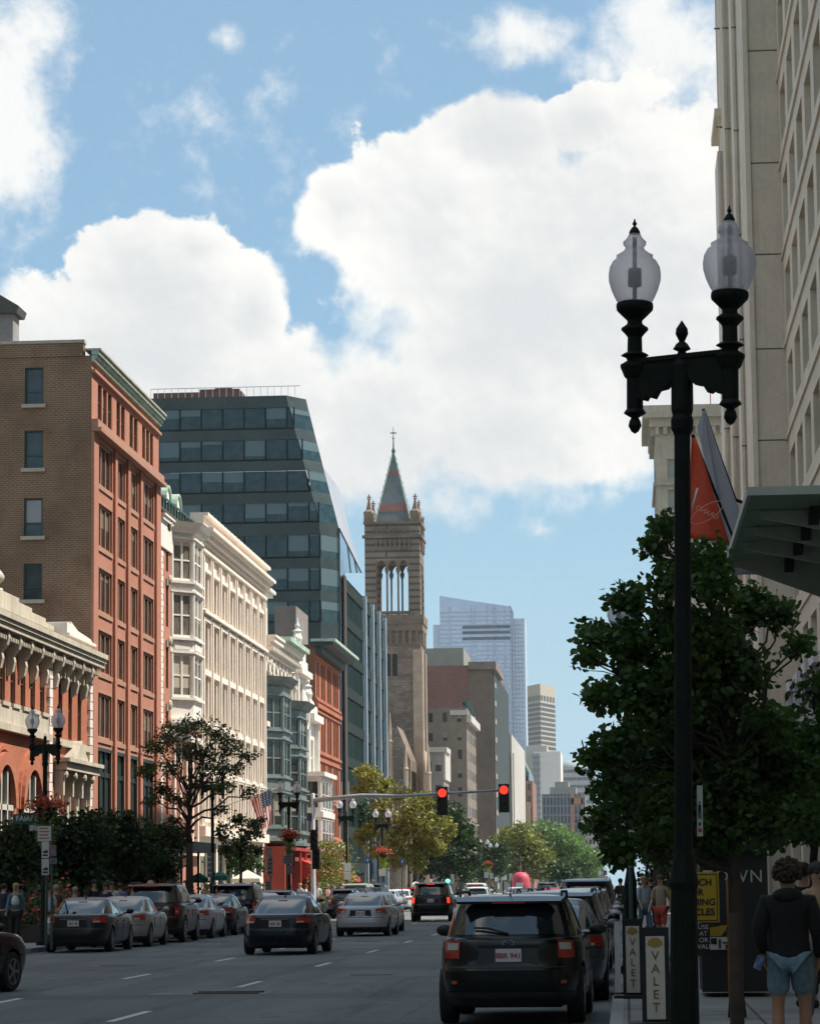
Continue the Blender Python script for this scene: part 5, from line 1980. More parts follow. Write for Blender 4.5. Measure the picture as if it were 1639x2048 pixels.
# the near hatchback
hb, lo_, up_, S_ = make_car('hatch', 'parked_car', 'dark green-black hatchback with plate 8BR 941, nearest car at the right kerb', PAINTS['darkgreen'], plate='8BR 941')
e_ = MB(); yy = lo_.P(-PI / 2, .99).y
Me = mat('emblem_blue', (.02, .04, .1), rough=.2, var=0)
e_.lathe([(.065, 0), (.065, .012)], (0, yy - .01, 0), 20)
def oval(mb, c, rx, rz, y0, y1, n=20):
    mb.prism([(c[0] + rx * math.cos(2 * PI * i / n), c[1] + rz * math.sin(2 * PI * i / n)) for i in range(n)], y0, y1, 'y')
e_ = MB(); oval(e_, (0, .985), .075, .038, yy - .026, yy + .02); o1 = e_.build('emblem', M_chrome, hb)
e_ = MB(); oval(e_, (0, .985), .06, .028, yy - .03, yy - .026); o2 = e_.build('emblem_field', Me, o1)
e_ = MB()
for dx, dz, r_ in ((-.03, .008, .012), (.01, .012, .007), (.03, .004, .007), (.0, -.008, .007), (.025, -.012, .007), (-.005, .004, .006)): oval(e_, (dx, .985 + dz), r_, r_ * .8, yy - .034, yy - .03, 8)
e_.build('emblem_star', M_chrome, o2)
for s_ in (-1, 1):
    e_ = MB(); lo_.patch(e_, -90 + s_ * 28 - 4, -90 + s_ * 28 + 4, .50, .54, .012, 4, 2); e_.build('reflector', mat('orange_reflector', (.45, .09, .02), rough=.25, var=0), hb)
e_ = MB(); e_.tube([(0, .62, 1.55), (0, .72, 1.62), (0, 1.0, 1.86)], [.014, .007, .004], 6); e_.build('antenna', M_plastic, hb)
e_ = MB()
e_.box(-.52, -.36, yy + .01, yy + .02, .79, .80); e_.box(-.50, -.38, yy + .01, yy + .02, .765, .775); e_.build('name_badge', M_chrome, hb)
hb.location = (at(1018, 1900, 35).x, 34.6, 0)
hb.rotation_euler = (0, 0, R(-1.2))
hb['group'] = car_group_right

sed, _, _, _ = make_car('sedan', 'parked_car', 'sedan', PAINTS['charcoal'])
suv, _, _, _ = make_car('suv', 'sports_utility_vehicle', 'suv', PAINTS['black'], lit=True)
hat, _, _, _ = make_car('hatch', 'parked_car', 'hatch', PAINTS['grey'])
sed_lit, _, _, _ = make_car('sedan', 'sedan_car', 'lit', PAINTS['silver'])


def place(src, p, loc, rz, label, group, name=None):
    c = dup(src, loc, R(rz), label, group)
    if name:
        k_ = KIDS.pop(c.name, [])
        c.name = name
        KIDS[c.name] = k_
    remat(c, {'body': PAINTS[p], 'roof': PAINTS[p], 'door_handle': PAINTS[p], 'wing_mirror': PAINTS[p], 'spoiler': PAINTS[p]})
    return c


# moving cars, seen from behind
place(sed, 'navy', (-8.75, 71.3, 0), -1.5, 'black sedan with sky reflected in its rear window, driving in the middle lane', 'cars driving up the street', 'sedan_car')
sed_lit.location = (-8.95, 96.5, 0); sed_lit.rotation_euler = (0, 0, R(-1)); sed_lit['label'] = 'silver white sedan with bright roof, ahead of the black sedan'; sed_lit['group'] = 'cars driving up the street'
suv.location = (at(862, 1800, 135).x, 134.5, 0); suv['label'] = 'black sports utility vehicle with bright red brake lights, ahead of the silver sedan'; suv['group'] = 'cars driving up the street'
LW = 'cars driving up the street'
place(sed, 'maroon', (-12.05, 44.1, 0), -14, 'dark maroon car cut by the left edge of the picture, nearest on the left', LW, 'sedan_car')
# far kerb
XL = -14.75
lefts = [(sed, 'charcoal', 76.0, 'charcoal sedan parked first in the row at the far kerb'), (sed, 'champagne', 82.3, 'champagne silver sedan parked second in the far row behind the charcoal one'),
         (suv, 'maroon', 88.5, 'dark maroon sports utility vehicle parked third in the far row'), (sed, 'silver', 95.0, 'silver sedan parked fourth in the far row, just past the maroon utility vehicle'),
         (sed, 'navy', 101.0, 'navy sedan parked fifth in the far row'), (suv, 'black', 107.0, 'black utility vehicle parked sixth in the far row, left of the driving black sedan'),
         (sed, 'white', 113.5, 'white sedan parked seventh in the far row, peeping over the black sedan'), (hat, 'grey', 120, 'grey hatchback parked eighth in the far row, hidden behind the black sedan'),
         (sed, 'black', 126.5, 'black sedan parked ninth in the far row under the traffic signal pole'), (hat, 'charcoal', 149, 'charcoal hatchback in the far row just left of the silver sedan roof'),
         (suv, 'champagne', 156, 'champagne utility vehicle in the far row, right behind the silver sedan roof'), (suv, 'darkgreen', 165, 'dark green utility vehicle in the far row between silver sedan and black utility vehicle'),
         (sed, 'silver', 174, 'small silver sedan in the far row touching the black utility vehicle'), (sed, 'white', 186, 'white car far down the left row of parked cars'),
         (hat, 'red', 198, 'red hatchback far down the left row of parked cars'), (suv, 'grey', 210, 'grey utility vehicle far down the left row of parked cars')]
for i, (src, p, y, lb) in enumerate(lefts):
    c = place(src, p, (XL - .0, y, 0), rnd.uniform(-1, 1), lb, car_group_left, 'parked_car' if src is not suv else 'parked_utility_vehicle')
    for o in tree_objs(c):
        if o.type == 'MESH' and o.name.split('.')[0] in ('tail_lamp', 'brake_light') and src is suv:
            o.material_slots[0].link = 'OBJECT'; o.material_slots[0].material = M_lens
# near kerb
rights = [(sed, 'grey', 41.2, 'grey sedan parked right in front of the near hatchback'), (hat, 'black', 47.5, 'black hatchback second ahead of the near hatchback'),
          (hat, 'silver', 53.8, 'silver hatchback third ahead of the near hatchback'), (hat, 'charcoal', 60.5, 'charcoal hatchback fourth ahead of the near hatchback'), (hat, 'white', 67, 'white hatchback fifth ahead of the near hatchback'),
          (sed, 'black', 74, 'black sedan sixth ahead of the near hatchback'), (hat, 'champagne', 80.5, 'champagne hatchback seventh ahead of the near hatchback'), (suv, 'grey', 87, 'grey utility vehicle eighth ahead of the near hatchback')]
for i, (src, p, y, lb) in enumerate(rights):
    c = place(src, p, (-1.22 + rnd.uniform(-.05, .05), y, 0), rnd.uniform(-1, 1), lb, car_group_right, 'parked_car' if src is not suv else 'parked_utility_vehicle')
    for o in tree_objs(c):
        if o.type == 'MESH' and o.name.split('.')[0] in ('tail_lamp', 'brake_light') and src is suv:
            o.material_slots[0].link = 'OBJECT'; o.material_slots[0].material = M_lens
# far traffic
far = [(sed_lit, 'black', -6.3, 176, 'black sedan with lit brake lights in the distant traffic above the hatchback roof'), (suv, 'white', -3.8, 205, 'white utility vehicle in distant traffic near the middle of the street'),
       (sed_lit, 'red', -4.2, 168, 'red car in the distant traffic seen over the hatchback roof'), (hat, 'white', -9.6, 185, 'white hatchback in the distant middle lane'), (suv, 'charcoal', -6.6, 240, 'charcoal utility vehicle in the distant traffic'),
       (sed, 'silver', -9.7, 250, 'silver sedan in the distant left lane'), (suv, 'black', -3.9, 262, 'black utility vehicle far down the right lane'), (suv, 'white', -11.8, 225, 'white utility vehicle far down beside the left kerb row'),
       (sed_lit, 'grey', -7.2, 305, 'grey sedan far down the street with brake lights on'), (suv, 'silver', -3.8, 330, 'silver utility vehicle far down the right lane')]
for src, p, x, y, lb in far: place(src, p, (x, y, 0), 0, lb, LW, 'distant_car')
# move the unplaced sources into the row as real cars
sed.location = (XL, 222, 0); sed['label'] = 'charcoal sedan far down the left parked row, past the grey utility vehicle'; sed['group'] = car_group_left
hat.location = (-1.2, 93.5, 0); hat['label'] = 'grey hatchback ninth ahead of the near hatchback'; hat['group'] = car_group_right

# taxi ahead of the silver sedan: only its roof sign shows
tx_ = place(sed, 'white', (-9.3, 104.5, 0), 0, 'white cab with a TAXI roof sign just ahead of the silver sedan', LW, 'taxi_cab')
mb = MB(); mb.box(-9.3 - .45, -9.3 + .45, 106.9, 107.0, 1.46, 1.64); ts = mb.build('roof_sign', mat('white_sign', (.62, .62, .6), rough=.4), tx_)
ts.location = (0, 0, 0)
put_text('TAXI', .16, M_plastic, ts, loc=(0, 2.36, 1.55), ext=.003, bold=.003)
# ------------------------------------------------------------------ trees
nprng = np.random.default_rng(5)
M_bark = mat('dark_bark', (.055, .04, .03), rough=.95, var=.3, vs=4, bump=.6)
M_barkp = mat('pale_bark', (.26, .23, .18), rough=.95, var=.3, vs=2)
L_dark = leafmat('near_tree_leaf', (.018, .046, .015), (.085, .15, .035), vs=1.6, trans=.35)
L_locust = leafmat('thin_tree_leaf', (.03, .05, .014), (.09, .12, .03), vs=1.0)
L_yell = leafmat('yellow_green_leaf', (.15, .17, .035), (.30, .25, .06), vs=.5)
L_green = leafmat('deep_green_leaf', (.018, .042, .014), (.045, .085, .024), vs=.4)
L_far = leafmat('fresh_green_leaf', (.08, .16, .04), (.16, .25, .07), vs=.25)
L_far2 = leafmat('olive_green_leaf', (.11, .14, .03), (.24, .22, .05), vs=.25)


def blossoms(cen, size, m, parent):
    o = leaves('blossom_mass', cen, size, m, parent); o['kind'] = 'stuff'; return o


def leaves(name, cen, size, m, parent, droop=.2, fine=False, nrm=None):
    n = len(cen)
    off = np.array(chain_loc(parent)) if parent is not None else 0
    cen = np.asarray(cen) - off
    d = nprng.normal(size=(n, 3)); d[:, 2] = d[:, 2] * .7 - droop
    d /= np.linalg.norm(d, axis=1)[:, None]
    u = nprng.normal(size=(n, 3)); u -= (u * d).sum(1)[:, None] * d
    u /= np.linalg.norm(u, axis=1)[:, None]
    w = np.cross(d, u)
    s = size * nprng.uniform(.7, 1.3, n)[:, None]
    if fine:
        prof = [(0, 0, 0), (.35, .34, .10), (.70, .30, .10), (1.0, 0, -.03), (.70, -.30, .10), (.35, -.34, .10)]
        faces = [(0, 1, 2, 3), (0, 3, 4, 5)]
    else:
        prof = [(0, 0, 0), (.5, .36, .1), (1.0, 0, 0), (.5, -.36, .1)]
        faces = [(0, 1, 2), (0, 2, 3)]
    k = len(prof)
    V = np.zeros((n, k, 3))
    for i, (a, b, c) in enumerate(prof): V[:, i] = cen + s * (d * a + u * b + w * c)
    me = bpy.data.meshes.new(name)
    V = V.reshape(-1, 3)
    fc = len(faces[0])
    F = (np.arange(n)[:, None, None] * k + np.array(faces)[None]).reshape(-1)
    nf = n * len(faces)
    me.vertices.add(n * k); me.vertices.foreach_set('co', V.ravel())
    me.loops.add(len(F)); me.loops.foreach_set('vertex_index', F.astype(np.int32))
    me.polygons.add(nf)
    me.polygons.foreach_set('loop_start', (np.arange(nf) * fc).astype(np.int32))
    me.polygons.foreach_set('loop_total', np.full(nf, fc, dtype=np.int32))
    me.update(calc_edges=True)
    me.materials.append(m)
    o = bpy.data.objects.new(name, me); COL.objects.link(o); adopt(o, parent)
    return o


def limb(mb, a, b, r0, r1, seg=5, wob=.12, rn=rnd, sag=0):
    a, b = Vector(a), Vector(b)
    L = (b - a).length
    pts = []
    for i in range(seg + 1):
        k = i / seg
        p = a.lerp(b, k)
        if 0 < i < seg: p += Vector((rn.uniform(-1, 1), rn.uniform(-1, 1), rn.uniform(-1, 1))) * wob * L * .3
        p.z += sag * L * math.sin(PI * k)
        pts.append(p)
    mb.tube(pts, [r0 + (r1 - r0) * i / seg for i in range(seg + 1)], 7)
    return pts


def tree(name, label, loc, clumps, n_leaf, lsize, lm, bm, trunk_r, fork_z, group=None, fine=False, twigs=3, hollow=.3, flat=.85, cat='tree', bare=0):
    """clumps: (x, y, z, r) in world metres; leaves gather on twigs inside each clump"""
    t = thing(name, label, cat, loc, group=group)
    rn = random.Random(len(label) * 7 + int(abs(loc[1])))
    base = Vector(loc)
    tr = MB()
    top = base + Vector((rn.uniform(-.1, .1), rn.uniform(-.1, .1), fork_z))
    tr.tube([base, base + Vector((0, 0, .3)), base.lerp(top, .5) + Vector((rn.uniform(-.06, .06), 0, 0)), top], [trunk_r * 1.35, trunk_r, trunk_r * .85, trunk_r * .7], 10)
    tr.build('trunk', bm, t, smooth=True)
    br = MB()
    zmax = max(c[2] for c in clumps)
    lead = top + Vector((0, 0, (zmax - top.z) * .75))
    limb(br, top, lead, trunk_r * .7, trunk_r * .25, 6, .1, rn)
    cen = []
    tot = sum(c[3] ** 2 for c in clumps)
    for (x, y, z, r) in clumps:
        c = Vector((x, y, z))
        k = min(.95, max(0, (z - r * .5 - top.z) / (zmax - top.z + .01) * .7))
        a = top.lerp(lead, k)
        if z < top.z: a = base.lerp(top, .8)
        pts = limb(br, a, c, max(.012, trunk_r * .35 * (1 - k * .5)), trunk_r * .1, 5, .25, rn, sag=.06)
        nl = max(8, int(n_leaf * r * r / tot))
        ends = []
        for q in range(twigs):
            v = Vector((rn.gauss(0, 1), rn.gauss(0, 1), rn.gauss(0, .8))).normalized() * r * rn.uniform(.55, 1.0)
            e = c + v * (1.25 if fine and q % 3 == 0 else 1)
            limb(br, pts[-2] if q % 2 else c, e, trunk_r * .09, trunk_r * .03, 3, .2, rn)
            ends.append(e)
        v = nprng.normal(size=(nl, 3)); v /= np.linalg.norm(v, axis=1)[:, None]
        rad = r * (hollow + (1 - hollow) * nprng.uniform(0, 1, nl) ** .6)
        P = np.array(c) + v * rad[:, None] * np.array([1, 1, flat])
        # gather a share of them along the twigs
        E = np.array([list(e) for e in ends])
        pick = nprng.integers(0, len(E), nl)
        kk = nprng.uniform(.25, .8, nl)[:, None] * (nprng.uniform(0, 1, nl) < .6)[:, None]
        P = P * (1 - kk) + (E[pick] + nprng.normal(size=(nl, 3)) * r * .16) * kk
        cen.append(P)
    br.build('limbs', bm, t, smooth=True)
    leaves('crown', np.concatenate(cen), lsize, lm, t, fine=fine)
    return t


def pxclumps(lst, Y, spread, rn=rnd):
    out = []
    for px, py, rp in lst:
        for k in range(2):
            yy = Y + rn.uniform(-1, 1) * spread
            p = at(px + rn.uniform(-.25, .25) * rp, py + rn.uniform(-.25, .25) * rp, yy)
            out.append((p.x, yy, p.z, rp / FOC * Y * (1 if k else .85)))
    return out


near = [(1322, 1050, 42), (1300, 1100, 30), (1392, 1110, 55), (1335, 1150, 60), (1430, 1160, 62), (1262, 1205, 50), (1195, 1262, 46), (1175, 1320, 32), (1500, 1215, 62), (1560, 1235, 45), (1600, 1290, 34), (1250, 1290, 70),
        (1340, 1260, 85), (1440, 1270, 85), (1210, 1380, 42), (1185, 1395, 30), (1290, 1390, 85), (1400, 1390, 90), (1490, 1350, 70), (1500, 1450, 75), (1555, 1440, 45), (1245, 1480, 66), (1185, 1512, 40), (1350, 1500, 95),
        (1450, 1540, 90), (1545, 1530, 66), (1615, 1530, 50), (1230, 1590, 66), (1205, 1650, 45), (1320, 1620, 90), (1420, 1650, 90), (1520, 1640, 80), (1600, 1630, 60), (1245, 1700, 50), (1310, 1690, 50)]
tx = at(1470, 1900, 33.6)
tree('street_tree', 'leafy dark green tree on the right pavement behind the nearest street lamp', (tx.x, 33.6, .13), pxclumps(near, 33.8, 1.0), 19000, .098, L_dark, M_bark, .085, 2.1, fine=True, twigs=9)
TG = 'trees along the pavements'
# more trees up the right side
for i, (x, y, s, lb) in enumerate([(.95, 58, 1.0, 'round dark tree on the right pavement, second in line behind the near tree'), (.9, 76, 1.1, 'dark tree on the right pavement, third in line up the street'), (1.0, 96, 1.2, 'dark tree on the right pavement, fourth in line up the street'), (1.2, 120, 1.3, 'green tree on the right pavement, fifth in line, over the parked row')]):
    rn = random.Random(i)
    cl = [(x + .3 + rn.uniform(-1.0, 1.3) * s, y + rn.gauss(0, .9), 3.2 + rn.uniform(0, 3.2) * s, rn.uniform(.6, 1.0)) for _ in range(14)]
    tree('street_tree', lb, (x, y, .13), cl, 4500, .2, L_green, M_bark, .1, 2.3, group=TG)

for i, (x, y, lb) in enumerate(((2.4, 128, 'low dark tree far along the right pavement behind the walkers'), (4.6, 132, 'low dark tree beside the far right shop row'), (.9, 140, 'low dark tree by the right kerb beyond the parked cars'))):
    rn = random.Random(90 + i)
    cl = [(x + rn.uniform(-1.6, 1.6), y + rn.uniform(-1, 1), rn.uniform(1.3, 6.5), rn.uniform(.7, 1.1)) for _ in range(22)]
    tree('street_tree', lb, (x, y, .13), cl, 3800, .24, L_green, M_bark, .1, 1.2, group=TG)
rn = random.Random(77)
cl = [(rn.uniform(2.0, 3.6), 44 + rn.uniform(-1, 1), rn.uniform(2.6, 4.6), rn.uniform(.45, .7)) for _ in range(16)]
tree('street_tree', 'dark leafy tree at the right edge under the glass canopy', (2.9, 44.5, .13), cl, 7000, .12, L_dark, M_bark, .09, 1.9, group=TG, fine=True, twigs=4)
# thin tree with tufts, left
def P3(px, py, Y, r): p = at(px, py, Y); return (p.x, Y + rnd.uniform(-1.2, 1.2), p.z, r)
Y = 104.0
cl = [P3(px, py, Y, r) for px, py, r in [(395, 1455, .45), (350, 1470, .35), (430, 1465, .4), (320, 1500, .35), (372, 1500, .4), (455, 1495, .4), (500, 1510, .25), (405, 1510, .4), (300, 1545, .3), (345, 1535, .35), (430, 1535, .4), (480, 1540, .25), (385, 1560, .35),
                                         (330, 1580, .3), (450, 1575, .3), (365, 1600, .3), (300, 1600, .25), (500, 1585, .2), (310, 1660, .3), (440, 1620, .25), (340, 1640, .2)]]
p = at(383, 1700, Y)
cl = [(a, b, c, r * 1.9) for a, b, c, r in cl]
tree('sparse_tree', 'thin half bare tree with spiky branches in front of the cream building', (p.x, Y, .13), cl, 5200, .115, L_locust, M_bark, .17, 3.2, group=TG, twigs=12, hollow=.15, flat=.5)
Y = 128.0
cl = [P3(px, py, Y, r) for px, py, r in [(470, 1640, .5), (500, 1660, .6), (450, 1665, .5), (480, 1690, .6), (515, 1650, .35), (530, 1640, .2), (455, 1700, .4), (505, 1700, .4)]]
p = at(478, 1750, Y)
tree('small_tree', 'small leafy tree between the thin tree and the red shopfront', (p.x, Y, .13), cl, 1500, .16, L_locust, M_bark, .09, 2.4, group=TG, twigs=4)
Y = 158.0
cl = [P3(px, py, Y, r) for px, py, r in [(470, 1700, .9), (500, 1710, .8), (440, 1705, .9), (485, 1735, .8), (455, 1735, .7), (520, 1730, .5)]]
p = at(487, 1780, Y)
tree('small_tree', 'rounded dark tree standing behind the white umbrella', (p.x, Y, .13), cl, 1500, .2, L_green, M_bark, .09, 2.0, group=TG, twigs=4)
# shade trees at the left edge in front of the brick shops
for i, (px, Y, tops, lb) in enumerate([(20, 92, (1655, 1720), 'dark bushy tree at the left edge behind the street name sign'), (160, 96, (1640, 1720), 'dark low tree in front of the ornate brick building, right of the first lamp'),
                                       (235, 104, (1640, 1720), 'dark low tree in front of the tall brick block'), (300, 110, (1660, 1720), 'dark low tree left of the thin tree trunk')]):
    rn = random.Random(40 + i)
    cl = []
    for k in range(26):
        q = at(px + rn.uniform(-52, 52), rn.uniform(tops[0], tops[1] + 40), Y)
        cl.append((q.x, Y + rn.uniform(-1, 1), q.z, rn.uniform(.45, .8)))
    p = at(px, 1780, Y)
    tree('street_tree', lb, (p.x, Y, .13), cl, 4200, .19, L_green, M_bark, .09, 1.6, group=TG, twigs=4)
# yellow-green tree
Y = 207.0
cl = [P3(px, py, Y, r) for px, py, r in [(728, 1545, .9), (745, 1560, 1.0), (720, 1580, .8), (765, 1575, .9), (800, 1590, .9), (840, 1600, 1.0), (870, 1640, 1.1), (895, 1660, .9), (850, 1660, 1.2), (815, 1650, 1.2), (780, 1640, 1.1), (790, 1680, 1.2),
                                         (740, 1660, .9), (720, 1675, .8), (835, 1690, 1.1), (870, 1690, .9), (800, 1715, 1.0), (760, 1610, .9), (825, 1620, 1.0), (745, 1700, .8), (775, 1725, .8), (835, 1725, .8)]]
p = at(785, 1760, Y)
tree('plane_tree', 'yellow-green tree reaching under the traffic signal arm', (p.x, Y, .13), cl, 9500, .26, L_yell, M_barkp, .24, 3.5, group=TG, twigs=5, hollow=.15)
Y = 285.0
cl = [P3(px, py, Y, r) for px, py, r in [(870, 1615, 1.6), (900, 1625, 1.6), (850, 1650, 1.6), (925, 1655, 1.5), (890, 1670, 2.0), (940, 1690, 1.4), (860, 1700, 1.8), (910, 1715, 1.9), (945, 1725, 1.3), (850, 1735, 1.5), (885, 1740, 1.6), (930, 1745, 1.4), (720, 1620, 1.4), (705, 1650, 1.4), (740, 1640, 1.4)]]
p = at(895, 1765, Y)
tree('dark_tree', 'dense dark green tree right behind the yellow-green tree', (p.x, Y, .13), cl, 7000, .38, L_green, M_bark, .25, 3.5, group=TG, twigs=3, hollow=.2)
for (pts, Y, lm, n, ls, lb) in [
    ([(1010, 1690, 2.6), (1040, 1672, 2.8), (1060, 1690, 2.8), (1025, 1720, 2.8), (1055, 1725, 2.6), (1080, 1710, 2.6), (1000, 1730, 2.2), (1035, 1745, 2.4), (1075, 1740, 2.2)], 420, L_far2, 6500, .5, 'olive yellow tree in the middle distance right of the far lamps'),
    ([(1075, 1668, 3.4), (1105, 1672, 3.4), (1095, 1700, 3.4), (1125, 1700, 3.4), (1140, 1690, 3.0), (1110, 1730, 3.0), (1085, 1735, 3.0)], 520, L_far, 7000, .6, 'bright green rounded tree in the distance at the street end'),
    ([(1120, 1680, 3.6), (1150, 1700, 3.4), (1165, 1720, 3.2), (1140, 1735, 3.2), (1175, 1745, 3.0), (1190, 1720, 3.0)], 600, L_far, 5000, .65, 'green tree at the street end beside the near tree edge'),
    ([(988, 1705, 2.2), (990, 1735, 2.2), (965, 1740, 2.0), (1110, 1745, 2.2), (1140, 1755, 2.0)], 370, L_green, 3000, .45, 'dark green tree behind the far street lamps')]:
    cl = [P3(px, py, Y, r) for px, py, r in pts]
    p = at(sum(q[0] for q in pts) / len(pts), 1768, Y)
    tree('park_tree', lb, (p.x, Y, .13), cl, n, ls, lm, M_bark, .3, 4.0, group='trees at the far end of the street', twigs=3, hollow=.2)

# ------------------------------------------------------------------ street lamps
M_lamp = mat('black_green_cast_iron', (.006, .011, .008), rough=.6, var=.3, vs=6, spec=.2)
def globe_mat():
    m, nt, p = base_mat('ribbed_lamp_glass')
    L = nt.links
    p.inputs['Base Color'].default_value = (.8, .79, .8, 1)
    p.inputs['Roughness'].default_value = .25
    tr = nd(nt, 'ShaderNodeBsdfTransparent'); tr.inputs[0].default_value = (.93, .93, .95, 1)
    tl = nd(nt, 'ShaderNodeBsdfTranslucent'); tl.inputs[0].default_value = (.8, .8, .85, 1)
    a = nd(nt, 'ShaderNodeMixShader'); a.inputs[0].default_value = .5
    L.new(p.outputs[0], a.inputs[1]); L.new(tl.outputs[0], a.inputs[2])
    lw = nd(nt, 'ShaderNodeLayerWeight'); lw.inputs[0].default_value = .45
    f = mth(nt, 'ADD', mth(nt, 'MULTIPLY', lw.outputs['Facing'], .3), .5)
    b = nd(nt, 'ShaderNodeMixShader')
    L.new(f, b.inputs[0]); L.new(tr.outputs[0], b.inputs[1]); L.new(a.outputs[0], b.inputs[2])
    tc = nd(nt, 'ShaderNodeTexCoord')
    bp = nd(nt, 'ShaderNodeBump'); bp.inputs['Strength'].default_value = .3
    sx = nd(nt, 'ShaderNodeSeparateXYZ'); L.new(tc.outputs['Object'], sx.inputs[0])
    L.new(b.outputs[0], nt.nodes['Material Output'].inputs[0])
    return m
M_globe = globe_mat()


def make_lamp():
    t = thing('street_lamp', 'x', 'street lamp')
    zf = lambda y: 6.09 - (y - 870) * .00098
    mb = MB()
    mb.lathe([(.22, 0), (.22, .12), (.16, .2), (.115, .5), (.10, 1.5), (.115, 1.56), (.09, 1.68), (.07, 1.8), (.066, 3), (.062, 5.0), (.085, 5.05), (.088, 5.12), (.075, 5.16), (.085, 5.2), (.085, 5.55), (.05, 5.62), (.03, 5.66), (.07, 5.68), (.045, 5.72), (.022, 5.74), (.05, 5.80), (.045, 5.84), (.0, 5.91)], n=20)
    mb.build('post', M_lamp, t, smooth=False)
    mb = MB()
    pts = [(-.36, 5.37), (-.36, 5.62), (.36, 5.62), (.36, 5.37)]
    n = 8
    low = []
    for i in range(n + 1): low.append((.36 - .27 * i / n, 5.37 - .10 * math.sin(PI * i / n * .5) + .03 * math.sin(PI * i / n * 3)))
    out = [(-.4, 5.60), (.4, 5.60), (.4, 5.33), (.33, 5.30), (.30, 5.34), (.25, 5.31), (.21, 5.37), (.14, 5.38), (.08, 5.44), (-.08, 5.44), (-.14, 5.38), (-.21, 5.37), (-.25, 5.31), (-.30, 5.34), (-.33, 5.30), (-.4, 5.33)]
    mb.prism(out, -.045, .045, 'y'); mb.prism([(-.42, 5.60), (.42, 5.60), (.42, 5.635), (-.42, 5.635)], -.06, .06, 'y')
    mb.build('crossarm', M_lamp, t)
    for s_ in (-1, 1):
        x = s_ * .425
        mb = MB()
        pr = [(.001, 1935), (.03, 1915), (.052, 1870), (.045, 1835), (.03, 1805), (.055, 1790), (.088, 1768), (.075, 1745), (.065, 1735), (.065, 1490), (.085, 1470), (.10, 1430), (.115, 1395), (.115, 1375), (.09, 1360), (.06, 1340), (.07, 1318), (.11, 1300), (.09, 1285), (.06, 1270),
              (.057, 1150), (.075, 1125), (.108, 1090), (.105, 1075), (.075, 1055), (.06, 1040), (.06, 1015), (.1, 975), (.143, 930), (.148, 905), (.145, 878), (.12, 862)]
        mb.lathe([(r, zf(y)) for r, y in pr], (x, 0, 0), 18); mb.build('lamp_bracket', M_lamp, t)
        mb = MB()
        pr = [(.13, 875), (.155, 830), (.185, 760), (.204, 690), (.207, 640), (.198, 580), (.172, 530), (.142, 505), (.145, 482), (.115, 465), (.082, 440), (.072, 415), (.09, 395), (.092, 370), (.065, 345), (.05, 318), (.04, 300)]
        mb.lathe([(r, zf(y)) for r, y in pr], (x, 0, 0), 28); g = mb.build('lamp_globe', M_globe, t, smooth=True)
        mb = MB(); mb.lathe([(.045, zf(304)), (.042, zf(285)), (.025, zf(255)), (.008, zf(240)), (.02, zf(222)), (.01, zf(205)), (.004, zf(180))], (x, 0, 0), 12); mb.build('finial', M_lamp, g)
        mb = MB()
        for k in range(8): mb.lathe([(.052, zf(600 + k * 17)), (.058, zf(606 + k * 17)), (.052, zf(612 + k * 17))], (x, 0, 0), 12)
        mb.lathe([(.05, zf(735)), (.05, zf(590))], (x, 0, 0), 12); mb.lathe([(.018, zf(870)), (.018, zf(330))], (x, 0, 0), 8)
        mb.build('bulb_holder', mat('grey_ballast', (.22, .23, .225), rough=.4, metal=.4), g)
    return t


lamp = make_lamp()
lamp.location = (at(1368, 1000, 22.0).x - .105, 22.0, .12); lamp.rotation_euler = (0, R(1.3), R(-31)); lamp['label'] = 'big near black iron street lamp with two glass acorn globes, right of centre'
lamp['group'] = 'twin globe street lamps'
LG = 'twin globe street lamps'
for px, Y, lb in [(90, 80, 'first twin globe lamp at the far kerb, in front of the ornate brick building'), (425, 113, 'dark twin globe lamp beside the thin tree trunk'), (577, 138, 'twin globe lamp in front of the grey bay windows'),
                  (692, 167, 'twin globe lamp hanging just under the signal arm, left of the yellow tree'), (763, 190, 'twin globe lamp above the red flower basket in the yellow tree'), (815, 216, 'small twin globe lamp inside the yellow-green tree'),
                  (966, 322, 'far twin globe lamp, first of the distant cluster'), (985, 350, 'far twin globe lamp, second of the distant cluster'), (1003, 385, 'far twin globe lamp, third of the distant cluster'), (1021, 420, 'far twin globe lamp, fourth of the distant cluster'), (1036, 455, 'far twin globe lamp, last of the distant cluster')]:
    p = at(px, 1600, Y)
    dup(lamp, (p.x, Y, .13), R(rnd.choice((-25, 25, 20, -20))), lb, LG)
dup(lamp, (at(1249, 1230, 50).x, 50, .1), R(-75), 'second right-hand street lamp whose globe tip shows over the near tree', LG)
